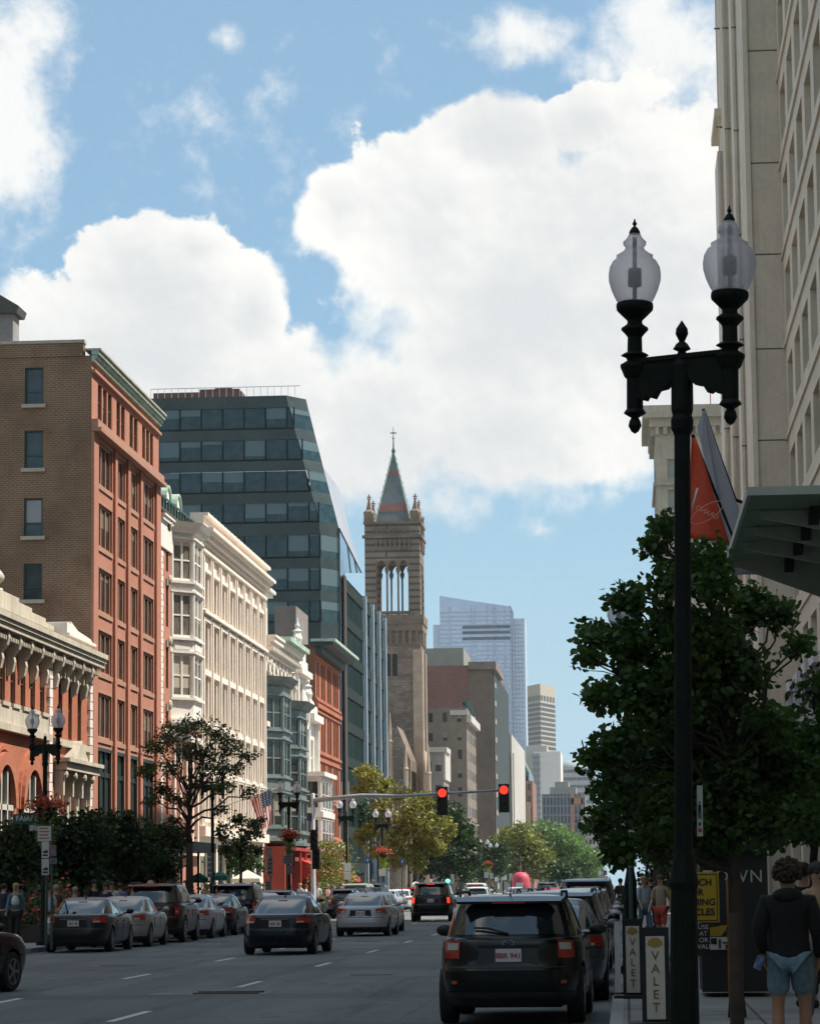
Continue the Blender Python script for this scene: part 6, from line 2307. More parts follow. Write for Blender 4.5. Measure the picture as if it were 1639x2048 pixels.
# clamps and the sign strip seen edge-on on the near pole
mb = MB(); 
bz = at(1399, 1620, 22.0)
st_ = thing('no_stopping_sign', 'narrow white sign with walking figure and red arrow fixed to the near lamp pole', 'sign', (bz.x, 22, bz.z))
zt, zb = zat(1398, 1570, 22), zat(1398, 1672, 22)
mb = MB(); mb.obox((bz.x, 22.1, (zt + zb) / 2), .044, .006, zt - zb, ry=R(1)); mb.build('sign_plate', mat('white_sign', (.62, .62, .6), rough=.4), st_)
mb = MB(); mb.box(bz.x - .015, bz.x + .012, 22.085, 22.09, zb + .03, zb + .06); mb.build('red_mark', mat('sign_red', (.5, .05, .03), rough=.4), st_)
mb = MB(); z_ = zb + .14
mb.box(bz.x - .012, bz.x - .004, 22.085, 22.09, z_, z_ + .06); mb.box(bz.x + .002, bz.x + .01, 22.085, 22.09, z_ - .01, z_ + .05); mb.box(bz.x - .012, bz.x + .01, 22.085, 22.09, z_ + .05, z_ + .1); mb.box(bz.x - .005, bz.x + .005, 22.085, 22.09, z_ + .105, z_ + .125); mb.box(bz.x - .01, bz.x + .006, 22.085, 22.09, z_ - .06, z_ - .035)
mb.build('figure_mark', M_plastic, st_)
mb = MB(); mb.box(bz.x - .2, bz.x, 22.1, 22.12, zt - .1, zt - .07); mb.box(bz.x - .2, bz.x, 22.1, 22.12, zb + .07, zb + .1); mb.build('bracket', M_lamp, st_)

# ------------------------------------------------------------------ hanging flower baskets
M_flow = leafmat('red_flower', (.45, .06, .03), (.6, .12, .06), vs=6, trans=.1)
M_trail = leafmat('lime_trailing_leaf', (.22, .32, .04), (.35, .42, .08), vs=4, trans=.3)
def basket(px, py, Y, wpx, lb, dark=False):
    p = at(px, py, Y); r = wpx / FOC * Y / 2
    t = thing('flower_basket', lb, 'flower basket', (p.x, Y, p.z), group='flower baskets hung on the lamps')
    mb = MB(); mb.lathe([(.05, p.z - r * .9), (r * .5, p.z - r * .5), (r * .6, p.z - r * .1)], (p.x, Y, 0), 12); mb.build('basket', M_lamp, t)
    v = nprng.normal(size=(420, 3)) * np.array([r * .5, r * .45, r * .28]) + np.array([p.x, Y, p.z])
    blossoms( v, .11, M_flow, t)
    v = nprng.normal(size=(260, 3)) * np.array([r * .5, r * .4, r * .3]) + np.array([p.x, Y, p.z - r * .35])
    leaves('foliage', v, .11, L_green, t)
    n = 380
    z = nprng.uniform(0, 1, n)
    v = np.stack([p.x + nprng.normal(size=n) * r * (.34 - .15 * z), Y + nprng.normal(size=n) * r * .25, p.z - r * .5 - z * r * 1.9], 1)
    leaves('trailing_leaves', v, .10, M_trail if not dark else L_far, t)
for a_ in [(92, 1612, 75.6, 66, 'dark red flower basket with green trailers at the far left lamp', True), (578, 1668, 137.6, 36, 'red flower basket in front of the red shopfront', True), (766, 1703, 189.5, 30, 'bright red flower basket with lime trailers under the yellow tree'),
           (975, 1727, 321.5, 18, 'small red flower basket on the first far lamp'), (1008, 1735, 384.5, 15, 'small red flower basket on the third far lamp'), (1037, 1737, 454.5, 13, 'small red flower basket on the last far lamp')]:
    basket(*a_)

# ------------------------------------------------------------------ traffic signals
YS = 144.0
p0 = at(627, 1790, YS)
M_gal = mat('galvanised_steel', (.42, .44, .45), rough=.45, metal=.5, var=.15, vs=3)
M_blk = mat('black_signal_housing', (.014, .015, .014), rough=.5, var=.1)
M_red_on = mat('lit_red_signal', (.8, .05, .02), rough=.4, var=0, emit=(1, .05, .025), es=.85)
M_off = mat('unlit_signal_lens', (.02, .025, .02), rough=.2, var=0)
M_grn_on = mat('lit_green_signal', (.05, .6, .4), rough=.4, var=0, emit=(.1, 1, .6), es=4)
t = thing('signal_mast', 'grey traffic signal mast with long arm reaching over the street', 'signal mast', (p0.x, YS, .13))
mb = MB(); za = zat(627, 1606, YS); mb.lathe([(.2, .13), (.2, .4), (.13, .5), (.1, za + .45), (.04, za + .5)], (p0.x, YS, 0), 14); mb.build('mast', M_gal, t, smooth=True)
mb = MB(); A = at(627, 1601, YS); Bp = at(800, 1592, YS - .4); C = at(1012, 1580, YS - .6)
mb.tube([A, A.lerp(C, .25) + Vector((0, 0, .12)), Bp, C], [.13, .1, .085, .055], 12); mb.build('arm', M_gal, t, smooth=True)
mb = MB()
q = at(797, 1590, YS - .4)
mb.tube([q, q + Vector((0, 0, .35)), q + Vector((0, 0, .6)), q + Vector((.1, 0, .75)), q + Vector((.25, 0, .72)), q + Vector((.27, 0, .5))], .035, 8); c_ = q + Vector((.27, 0, .4))
mb.lathe([(.03, .1), (.12, .05), (.12, -.08), (.02, -.14)], c_, 12); mb.build('camera_dome', M_gal, t)
mb = MB()
for px in (683, 697):
    q = at(px, 1597, YS); mb.tube([q, q + Vector((0, 0, .85))], .025, 6)
mb.build('antenna', M_framew, t)
mb = MB(); mb.box(p0.x - .3, p0.x - .1, YS - .12, YS + .1, za - .9, za - .5); mb.build('control_box', mat('blue_grey_box', (.08, .1, .16)), t)


def signal(px, py, Y, lit, label, s=1.0, name='traffic_light', offx=0):
    c = at(px, py, Y)
    t = thing(name, label, 'traffic light', (c.x, Y, c.z), group='traffic lights')
    h = 1.12 * s; w = .42 * s
    mb = MB(); mb.box(c.x - w / 2, c.x + w / 2, Y - .1, Y + .12, c.z - h * .8, c.z + h * .2 + .02); mb.build('housing', M_blk, t)
    for i in range(3):
        z = c.z - i * h * .31
        r_ = .175 * s
        q = MB(); oval(q, (c.x, z), r_, r_, Y - .125, Y - .1, 20)
        on = (i == 0 and lit == 'red') or (i == 2 and lit == 'green')
        l_ = q.build('lens', (M_red_on if lit == 'red' else M_grn_on) if on else M_off, t)
        q = MB()
        for k in range(10):
            g, g2 = PI * k / 10, PI * (k + 1) / 10
            R1 = r_ * 1.1
            q.quad((c.x + R1 * math.cos(g), Y - .1, z + R1 * math.sin(g)), (c.x + R1 * math.cos(g2), Y - .1, z + R1 * math.sin(g2)), (c.x + R1 * math.cos(g2), Y - .26, z + R1 * math.sin(g2) * .96), (c.x + R1 * math.cos(g), Y - .26, z + R1 * math.sin(g) * .96))
        q.build('visor', M_blk, l_)
    return t


signal(884, 1586, YS - .7, 'red', 'red traffic light hung midway on the signal arm', 1.25)
signal(1007, 1580, YS - .75, 'red', 'red traffic light with black backplate at the tip of the signal arm', 1.25)
signal(895, 1745, 230, 'green', 'small green traffic light in front of the dark tree', 1.0)
for k, (px, py, lb) in enumerate([(628, 1668, 'black signal head on the mast, upper one'), (632, 1706, 'black signal head on the mast, lower one')]): signal(px, py, YS - .5, 'off', lb, .9)

# ------------------------------------------------------------------ signs on poles
M_signw = mat('white_sign', (.62, .62, .6), rough=.4)
M_signb = mat('sign_back', (.24, .25, .27), rough=.5, metal=.4, var=.2, vs=5)
M_pole = mat('green_sign_pole', (.06, .09, .075), rough=.5)
M_blue = mat('blue_sign', (.03, .09, .26), rough=.4)
M_red = mat('sign_red', (.5, .05, .03), rough=.4)
M_ink = mat('black_ink', (.02, .02, .02), rough=.5, var=0)


def pole_sign(px, Y, plates, label, py0=1795, pr=.035, name='street_sign', zc=None, pm=None):
    """plates: (px, py0, py1, width px, material, marks)"""
    p = at(px, py0, Y)
    t = thing(name, label, 'sign', (p.x, Y, .13))
    tops = min(pl[1] for pl in plates)
    mb = MB(); mb.tube([(p.x, Y, .13), (p.x, Y, zat(px, tops, Y) + .02)], pr, 8); mb.build('pole', pm or M_pole, t)
    for (qx, a, b, w, m, marks) in plates:
        c = at(qx, a, Y); z1, z0 = zat(qx, a, Y), zat(qx, b, Y); wm = w / FOC * Y / 2
        mb = MB(); mb.box(c.x - wm, c.x + wm, Y - .06, Y - .045, z0, z1); o = mb.build('sign_plate', m, t)
        H_ = z1 - z0
        if marks:
            for kind_, mm in marks:
                q = MB(); yy = Y - .066
                if kind_ == 'lines':
                    for k in range(4): q.box(c.x - wm * .75, c.x + wm * (.75 - .2 * (k % 2)), yy, yy + .004, z0 + H_ * (.15 + .22 * k), z0 + H_ * (.22 + .22 * k))
                elif kind_ == 'P':
                    put_text('P', H_ * .75, mm, o, 'sign_letter', loc=(c.x - t.location.x, yy - Y, (z0 + z1) / 2 - t.location.z), ext=.002, bold=H_ * .01); continue
                elif kind_ == 'ring':
                    for k in range(16):
                        g, g2 = 2 * PI * k / 16, 2 * PI * (k + 1) / 16
                        q.quad(*[(c.x + wm * f * math.cos(a_), yy, (z0 + z1) / 2 + H_ * .45 * f * math.sin(a_)) for f, a_ in ((.95, g), (.95, g2), (.72, g2), (.72, g))])
                elif kind_ == 'truck':
                    q.box(c.x - wm * .7, c.x + wm * .7, yy, yy + .004, z0 + H_ * .12, z0 + H_ * .22); q.box(c.x - wm * .6, c.x + wm * .1, yy, yy + .004, z0 + H_ * .3, z0 + H_ * .42)
                    q.prism([(c.x - wm * .1, z0 + H_ * .3), (c.x + wm * .7, z0 + H_ * .3), (c.x + wm * .7, z0 + H_ * .45), (c.x + wm * .1, z0 + H_ * .5)], yy, yy + .004, 'y')
                elif kind_ == 'square': q.box(c.x - wm * .35, c.x + wm * .3, yy, yy + .004, z0 + H_ * .3, z0 + H_ * .55)
                elif kind_ == 'figure':
                    oval(q, (c.x, z0 + H_ * .75), wm * .18, wm * .18, yy, yy + .004, 10); q.box(c.x - wm * .25, c.x + wm * .25, yy, yy + .004, z0 + H_ * .3, z0 + H_ * .62)
                q.build('sign_mark', mm, o)
    return t


pole_sign(104, 74.5, [(90, 1652, 1682, 27, M_signw, [('lines', M_red)]), (92, 1683, 1716, 15, M_signw, [('truck', M_ink)]), (92, 1718, 1750, 15, M_signw, [('truck', M_ink)]), (107, 1690, 1712, 14, M_signb, [('ring', M_red)]), (108, 1716, 1728, 14, M_signb, [('lines', M_ink)])],
          'stack of white parking restriction signs on green pole at the far left kerb', 1800)
pole_sign(425, 112.0, [(420, 1706, 1755, 10, M_signb, [('lines', M_signw)])], 'narrow grey sign on a pole beside the thin tree', 1800)
pole_sign(541, 137.0, [(537, 1697, 1712, 12, M_signb, None), (540, 1713, 1752, 11, M_signb, [('lines', M_ink)]), (536, 1762, 1786, 10, M_signb, [('lines', M_ink)])], 'tall narrow grey sign stack left of the red awnings', 1800)
pole_sign(574, 136.5, [(576, 1710, 1728, 20, M_signb, [('lines', M_ink)]), (579, 1730, 1748, 11, M_signb, [('lines', M_ink)])], 'square grey sign in front of the red awning', 1800, .05)
pole_sign(695, 166, [(695, 1726, 1742, 14, M_signw, None), (695, 1743, 1759, 14, M_signw, None)], 'two blank white signs on a blue post left of the yellow tree', 1790, .05, pm=M_blue)
pole_sign(735, 186, [(735, 1713, 1727, 10, M_blue, [('figure', M_signw)])], 'blue hospital style sign on a pole left of the flower basket', 1790)
pole_sign(804, 186, [(804, 1717, 1729, 9, M_blue, [('figure', M_signw)])], 'second blue sign among the yellow-green leaves', 1790)
pole_sign(764, 189, [(764, 1738, 1752, 14, M_signw, None)], 'white square sign under the bright flower basket', 1790)
pole_sign(904, 232, [(903, 1749, 1767, 9, M_signw, [('lines', M_ink)])], 'white sign beside the green traffic light', 1790)
pole_sign(976, 318, [(972, 1744, 1756, 9, M_signw, None), (982, 1746, 1758, 7, M_signw, None)], 'pair of white signs under the first far flower basket', 1775)
pole_sign(1008, 380, [(1008, 1744, 1760, 9, M_signw, None)], 'white sign under the third far lamp', 1775)
pole_sign(1021, 376, [(1021, 1746, 1762, 6, M_signw, None)], 'small white sign just right of the third far lamp', 1775)
pole_sign(992, 360, [(992, 1754, 1763, 8, M_signw, None)], 'tiny white sign between the far flower baskets', 1775)
pole_sign(1263, 47, [(1262, 1660, 1683, 10, M_signw, [('square', M_ink)]), (1264, 1692, 1721, 14, M_signw, [('ring', M_red), ('P', M_ink)]), (1264, 1724, 1734, 16, M_signw, [('lines', M_ink)])], 'white no parking sign stack on the right pavement behind the valet boards', 1900)
pole_sign(1209, 150, [(1209, 1741, 1750, 8, M_signb, None), (1209, 1752, 1770, 12, M_signw, [('square', M_ink)])], 'white boxy sign over the far right parked roofs', 1790)
# street name sign
c = at(45, 1637, 76)
t = thing('street_name_sign', 'green street name sign half hidden by flowers at the left edge', 'street name sign', (c.x, 76, c.z))
mb = MB(); wv_ = 46 / 75
mb.box(c.x - .25, c.x + .75, 75.98, 76, zat(45, 1648, 76), zat(45, 1628, 76)); b_ = mb.build('sign_plate', mat('street_sign_teal', (.015, .10, .09), rough=.4), t)
put_text('FAIRFIELD', .2, M_signw, b_, loc=(.27, -.03, -.005), ext=.002, bold=.004)
mb = MB(); mb.box(c.x + .2, c.x + .7, 75.98, 76, zat(45, 1662, 76), zat(45, 1650, 76)); mb.build('lower_plate', M_signw, t)
mb = MB(); mb.tube([(c.x + .66, 76.02, .13), (c.x + .66, 76.02, zat(45, 1626, 76))], .035, 8); mb.build('pole', M_pole, t)

# ------------------------------------------------------------------ near right pavement: valet boards, yellow sign, kiosk, bins
M_vw = mat('ivory_board', (.60, .57, .50), rough=.55, var=.06)
M_bf = mat('black_board_frame', (.012, .013, .012), rough=.6)
M_gold = mat('gold_fan', (.42, .26, .07), rough=.4, metal=.2)
M_brn = mat('brown_lettering', (.22, .13, .05), rough=.5, var=0)


def valet(px, py1, Y, k, label, tilt=0):
    p = at(px, py1, Y)
    t = thing('valet_board', label, 'sidewalk sign', (p.x, Y, .13), group='valet boards')
    s = .90
    w = .205 / 2 * (1.0 if k else .9)
    mb = MB(); mb.box(p.x - w * 1.5, p.x + w * 1.5, Y, Y + .06, .17, .17 + s * 1.14); mb.build('frame', M_bf, t)
    mb = MB(); mb.box(p.x - w * 2.9, p.x + w * 2.6, Y - .3, Y + .4, .13, .17); mb.build('base', M_bf, t)
    mb = MB(); mb.box(p.x - w, p.x + w, Y - .012, Y, .2, .2 + s); o = mb.build('panel', M_vw, t)
    q = MB(); z = .2 + s * .945
    pts = [(p.x + w * .82 * math.cos(a), z - .04 + .075 * math.sin(a)) for a in [PI * i / 12 for i in range(13)]] + [(p.x, z - .075)]
    q.prism(pts, Y - .018, Y - .012, 'y'); q.build('fan_emblem', M_gold, o)
    for i, ch in enumerate('VALET'):
        put_text(ch, .135, M_brn, o, 'letter', loc=(0, -.016, .2 + s * (.76 - .155 * i) - .13), ext=.002, bold=.0015)
    return t


v1 = valet(1312, 2040, 31.8, 1, 'nearer ivory VALET board with gold fan on the right pavement')
v2 = valet(1266, 1985, 39.5, 0, 'farther ivory VALET board beside the kerb, left of the nearer one')
# the pale strip board seen from the side next to it
p = at(1234, 1975, 40.5)
t = thing('side_board', 'narrow pale board standing edge on by the kerb next to the farther valet board', 'sign', (p.x, 40.5, .13))
mb = MB(); mb.box(p.x - .03, p.x + .05, 40.45, 40.5, .15, .15 + 1.0); mb.build('panel', M_signw, t); mb = MB(); mb.box(p.x - .1, p.x + .4, 40.4, 40.7, .13, .17); mb.build('base', M_bf, t)

YW = 38.5
c = at(1388, 1795, YW)
t = thing('warning_sign', 'yellow watch for turning vehicles sign behind the near lamp pole', 'sign', (c.x, YW, .13))
M_yel = mat('yellow_sign', (.55, .38, .03), rough=.45, var=.08)
z0, z1 = zat(1386, 1845, YW), zat(1386, 1745, YW); w = 48 / FOC * YW
mb = MB(); mb.box(c.x - w, c.x + w, YW - .012, YW, z0, z1); o = mb.build('sign_plate', M_yel, t, bevel=.004)
mb = MB()
for a, b, cc, d_ in ((-w + .02, w - .02, z0 + .02, z0 + .032), (-w + .02, w - .02, z1 - .032, z1 - .02)): mb.box(c.x + a, c.x + b, YW - .016, YW - .012, cc, d_)
for a in (-w + .02, w - .032): mb.box(c.x + a, c.x + a + .012, YW - .016, YW - .012, z0 + .032, z1 - .032)
mb.build('sign_border', M_ink, o)
put_text('WATCH\nFOR\nTURNING\nVEHICLES', .124, M_ink, o, 'lettering', loc=(0, -.018, (z0 + z1) / 2 - .13), ext=.002, bold=.003, line=1.05)
mb = MB(); mb.tube([(c.x - w * .2, YW + .04, .13), (c.x - w * .2, YW + .04, z1)], .03, 8); mb.build('pole', M_pole, t)
c = at(1452, 1990, 37)
t = thing('brown_post', 'plain brown post standing between the yellow sign and the man in shorts', 'post', (at(1471, 1950, 30).x, 30, .13))
x_ = at(1471, 1950, 30).x
mb = MB(); mb.lathe([(.075, .13), (.07, 1.0), (.066, 1.36)], (x_, 30, 0), 12); mb.build('post', mat('brown_post', (.055, .04, .028), rough=.8, var=.3, vs=5), t); 
mb = MB(); mb.lathe([(.12, .13), (.12, .17), (.08, .2)], (x_, 30, 0), 12); mb.build('foot', M_bf, t)

# kiosk / food cart with dark sides and white letters
YK = 39.5
x0, x1 = at(1400, 1800, YK).x, at(1535, 1800, YK).x
t = thing('news_kiosk', 'dark kiosk with white TOWN lettering behind the brown post', 'kiosk', ((x0 + x1) / 2, YK, .13))
z1 = zat(1450, 1700, YK)
mb = MB(); mb.box(x0, x1, YK, YK + 1.6, .2, z1); mb.build('cabin', mat('dark_kiosk_panel', (.018, .022, .02), rough=.5), t)
mb = MB(); mb.box(x0 - .1, x1 + .1, YK - .15, YK + 1.7, z1, z1 + .08); mb.build('roof', M_bf, t)
zz = zat(1450, 1754, YK)
put_text('TOWN', .24, mat('white_lettering', (.5, .52, .48), rough=.5), t, loc=(at(1464, 1754, YK).x - (x0 + x1) / 2, -.03, zz - .13), ext=.004, space=1.12)
mb = MB(); mb.box(at(1418, 1900, YK).x, at(1482, 1900, YK).x, YK - .03, YK - .01, zat(1450, 1899, YK), zat(1450, 1874, YK)); o = mb.build('poster', M_signw, t)
mb = MB()
for i, (a, b, c1, c2) in enumerate([(1420, 1432, 1876, 1888), (1436, 1440, 1878, 1897), (1444, 1456, 1884, 1887), (1450, 1454, 1889, 1898), (1460, 1476, 1890, 1893), (1462, 1466, 1876, 1886), (1470, 1480, 1878, 1881)]):
    mb.box(at(a, c1, YK).x, at(b, c1, YK).x, YK - .04, YK - .03, zat(1450, c2, YK), zat(1450, c1, YK))
mb.build('poster_mark', M_bf, o)
c = at(1409, 1880, 38.2)
t = thing('crossing_notice', 'small black and white notice under the yellow sign', 'sign', (c.x, 38.2, c.z))
mb = MB(); mb.box(c.x - .12, c.x + .065, 38.19, 38.2, zat(1409, 1912, 38.2), zat(1409, 1848, 38.2)); o = mb.build('sign_plate', M_bf, t)
put_text('USE\nAT\nOR\nWALK', .085, M_signw, o, 'lettering', loc=(-.02, -.014, .04), ext=.002, line=1.0)
c = at(1440, 1820, 41)
t = thing('orange_frame_sign', 'thin orange framed blue board right of the yellow sign', 'sign', (at(1447, 1840, 38.9).x, 38.9, .13))
a, b = at(1438, 1840, 38.9).x, at(1455, 1840, 38.9).x
mb = MB(); mb.box(a, b, 38.88, 38.9, zat(1447, 1850, 38.9), zat(1447, 1760, 38.9)); mb.build('panel', mat('dark_blue_panel', (.02, .035, .06)), t)
mb = MB(); mb.box(b - .02, b + .012, 38.86, 38.9, .13, zat(1447, 1760, 38.9)); mb.box(a, b, 38.86, 38.9, zat(1447, 1862, 38.9), zat(1447, 1850, 38.9)); mb.build('frame', mat('orange_frame', (.35, .15, .03)), t)
mb = MB(); mb.prism([(a - .35, zat(1440, 1872, 38.9)), (b - .1, zat(1440, 1872, 38.9)), (b, zat(1440, 1850, 38.9)), (a - .28, zat(1440, 1858, 38.9))], 38.85, 38.95, 'y'); mb.build('tray', M_yel, t)
c = at(1353, 1955, 35)
t = thing('orange_box', 'small orange and white box low behind the near lamp base', 'box', (c.x, 35, .13))
mb = MB(); mb.box(c.x - .01, c.x + .09, 34.9, 35.1, zat(1353, 1966, 35), zat(1353, 1942, 35)); mb.build('lid', mat('orange_plastic', (.6, .12, .03), rough=.5), t)
mb = MB(); mb.box(c.x - .10, c.x - .01, 34.9, 35.1, zat(1353, 1966, 35), zat(1353, 1944, 35)); mb.box(c.x - .1, c.x + .09, 34.9, 35.1, .13, zat(1353, 1966, 35)); mb.build('body', M_bf, t)
c = at(1282, 1884, 41.5)
t = thing('yellow_bollard', 'small yellow marker between the two valet boards', 'bollard', (c.x, 41.5, .13))
mb = MB(); mb.lathe([(.06, .13), (.06, zat(1282, 1896, 41.5))], (c.x, 41.5, 0), 10); mb.build('stem', M_bf, t)
mb = MB(); mb.lathe([(.06, zat(1282, 1896, 41.5)), (.055, zat(1282, 1880, 41.5)), (.03, zat(1282, 1866, 41.5))], (c.x, 41.5, 0), 10); mb.build('cap', M_yel, t)

# ------------------------------------------------------------------ banners and flags
YB = 62.0
M_ban = mat('red_orange_banner', (.58, .07, .025), rough=.7, var=.12, vs=2)
def cloth(pts, Y, nx, nz, amp, fr, m, name, parent, dy=0):
    """pts: 4 pixel corners tl, tr, br, bl"""
    tl, tr, br, bl = [at(a, b, Y) for a, b in pts]
    mb = MB(); g = []
    for j in range(nz + 1):
        for i in range(nx + 1):
            u, v = i / nx, j / nz
            p = (tl * (1 - u) + tr * u) * (1 - v) + (bl * (1 - u) + br * u) * v
            p.y += amp * math.sin(u * fr + v * 2.2) * (.3 + v) + dy * u
            g.append(p)
    mb.add(g, [(j * (nx + 1) + i, j * (nx + 1) + i + 1, (j + 1) * (nx + 1) + i + 1, (j + 1) * (nx + 1) + i) for j in range(nz) for i in range(nx)])
    o = mb.build(name, m, parent, smooth=True)
    s_ = o.modifiers.new('s', 'SOLIDIFY'); s_.thickness = .012
    return o
c = at(1386, 880, YB)
t = thing('red_banner', 'tapering red-orange banner hanging behind the near lamp pole', 'banner', (c.x, YB, c.z))
o = cloth([(1382, 876), (1390, 876), (1459, 1090), (1372, 1075)], YB, 12, 14, .12, 5, M_ban, 'cloth', t)
cloth([(1391, 977), (1396, 975), (1385, 1018), (1380, 1022)], YB - .25, 2, 2, 0, 1, M_signw, 'white_mark', o)
q = at(1412, 1030, YB)
mb = MB()
for k in range(24):
    g, g2 = 2 * PI * k / 24, 2 * PI * (k + 1) / 24
    pp = [Vector((q.x + .42 * math.cos(a_) * .82 - .16 * math.sin(a_) * .5, YB - .42, q.z + .42 * math.cos(a_) * .5 + .16 * math.sin(a_) * .82)) for a_ in (g, g2)]
    mb.tube(pp, .008, 4)
mb.build('oval_line', mat('pale_banner_ink', (.75, .35, .25), rough=.6), o)
txt = put_text('GRAND', .15, mat('pale_banner_ink', (.75, .35, .25), rough=.6), o, loc=(q.x - c.x, -.45, q.z - c.z), rot=(PI / 2, R(-28), PI), ext=.002)
mb = MB(); a = at(1462, 1090, YB); mb.tube([at(1384, 868, YB) + Vector((0, .1, 0)), a + Vector((.1, .1, 0)), (7.5, YB, a.z - .6)], .04, 8); mb.build('pole', M_lamp, t)
t = thing('grey_banner', 'long pale grey banner hanging between the red one and the stone building', 'banner', (at(1430, 900, 64).x, 64, at(1430, 900, 64).z))
cloth([(1405, 820), (1408, 820), (1520, 1150), (1462, 1150)], 64, 10, 12, .08, 4, mat('grey_banner_cloth', (.34, .35, .38), rough=.8, var=.08), 'cloth', t)
cloth([(1405, 820), (1405.5, 820), (1462, 1150), (1393, 855)], 64, 6, 6, .02, 3, mat('grey_banner_cloth', (.34, .35, .38)), 'fold', t)
mb = MB(); mb.tube([at(1405, 818, 64.1), at(1470, 1000, 64.1), (7.5, 64, at(1500, 1160, 64).z)], .04, 8); mb.build('pole', M_lamp, t)

# stars and stripes by the cream building
YF = 152.0
t = thing('national_flag', 'american flag hanging from an angled pole by the cream building', 'flag', (at(535, 1590, YF).x, YF, at(535, 1590, YF).z))
x_w = -20.0
pa = Vector((-21.8, YF + .5, zat(500, 1615, YF)))
pb = at(562, 1574, YF)
mb = MB(); mb.tube([pa, pb], .045, 8); mb.build('pole', M_framew, t)
TL, TR, BR, BL = at(500, 1597, YF), at(543, 1578, YF), at(544, 1648, YF), at(522, 1662, YF)
names = [('stripe_red', mat('flag_red', (.42, .04, .04), rough=.8)), ('stripe_white', mat('flag_white', (.62, .6, .58), rough=.8))]
fr_ = MB(); fw = MB(); fb = MB(); fs = MB()
def FP(u, v):
    p = (TL * (1 - u) + TR * u) * (1 - v) + (BL * (1 - u) + BR * u) * v
    return Vector((p.x, p.y + .25 * math.sin(u * 7 + v * 2), p.z))
for k in range(13):
    m_ = fr_ if k % 2 == 0 else fw
    for j in range(8):
        u0, u1, v0, v1 = k / 13, (k + 1) / 13, j / 8, (j + 1) / 8
        m_.quad(FP(u0, v0), FP(u1, v0), FP(u1, v1), FP(u0, v1))
for j in range(6):
    for i in range(4):
        u0, u1, v0, v1 = .46 + i * .135, .46 + (i + 1) * .135, j * .07, (j + 1) * .07
        a = [FP(u0, v0), FP(u1, v0), FP(u1, v1), FP(u0, v1)]
        fb.quad(*[p + Vector((0, -.03, 0)) for p in a])
        cc = sum(a, Vector()) / 4 + Vector((0, -.05, 0)); fs.obox(cc, .06, .01, .06, ry=.7)
fr_.build('red_stripes', names[0][1], t); fw.build('white_stripes', names[1][1], t)
c_ = fb.build('canton', mat('flag_blue', (.03, .045, .10), rough=.8), t); fs.build('stars', names[1][1], c_)

# ------------------------------------------------------------------ umbrellas and awnings on the far pavement
def umbrella(px, py, Y, wpx, m, label, square=True):
    p = at(px, py, Y); r = wpx / FOC * Y / 2
    t = thing('patio_umbrella', label, 'umbrella', (p.x, Y, .13), group='cafe umbrellas')
    mb = MB(); n = 4 if square else 8
    prof = [(.03, p.z + r * .42), (r * 1.0, p.z), (r * 1.0, p.z - .22), (r * .97, p.z - .22), (.03, p.z + r * .38)]
    mb.lathe(prof, (p.x, Y, 0), n, Matrix.Rotation(PI / 4, 4, 'Z') if square else None); mb.build('canopy', m, t)
    mb = MB(); mb.tube([(p.x, Y, .13), (p.x, Y, p.z + r * .4)], .03, 6); mb.build('pole', M_framew, t)
    mb = MB(); mb.lathe([(.3, .13), (.3, .2), (.05, .24)], (p.x, Y, 0), 10); mb.build('base', M_bf, t)
M_ug = mat('green_canvas', (.02, .16, .11), rough=.8, var=.1)
M_uw = mat('white_canvas', (.72, .66, .54), rough=.8, var=.05)
M_ur = mat('red_canvas', (.52, .045, .035), rough=.8, var=.1)
umbrella(398, 1756, 132, 50, M_ug, 'green cafe umbrella left of the thin tree trunk')
umbrella(440, 1752, 140, 46, M_ug, 'second green cafe umbrella between thin tree and white umbrella')
umbrella(495, 1757, 152, 80, M_uw, 'white square cafe umbrella left of the red awnings')
umbrella(832, 1768, 250, 26, M_uw, 'small white umbrella under the yellow-green tree')
umbrella(948, 1764, 300, 20, M_uw, 'small pale umbrella before the far lamps')


def awning(px0, px1, py0, py1, Y, m, label, dy=1.4):
    a, b = at(px0, py0, Y), at(px1, py0, Y)
    z0, z1 = zat(px0, py1, Y), zat(px0, py0, Y)
    t = thing('awning', label, 'awning', ((a.x + b.x) / 2, Y, z1), group='red shop awnings')
    mb = MB(); mb.prism([(Y + dy, z1), (Y, z0 + .3), (Y, z0), (Y + .03, z0), (Y + dy, z0)], a.x, b.x, 'x'); mb.build('canvas', m, t)
    mb = MB()
    for k in range(int((b.x - a.x) / .25)): mb.box(a.x + k * .25 + .02, a.x + k * .25 + .22, Y - .01, Y, z0 - .12, z0)
    mb.build('valance', m, t)
    mb = MB(); mb.tube([(a.x + .05, Y + .05, z0), (a.x + .05, Y + dy, z0 - .3)], .02, 6); mb.tube([(b.x - .05, Y + .05, z0), (b.x - .05, Y + dy, z0 - .3)], .02, 6); mb.build('stay', M_bf, t)
awning(544, 574, 1722, 1748, 178, M_ur, 'left red shop awning behind the grey signs')


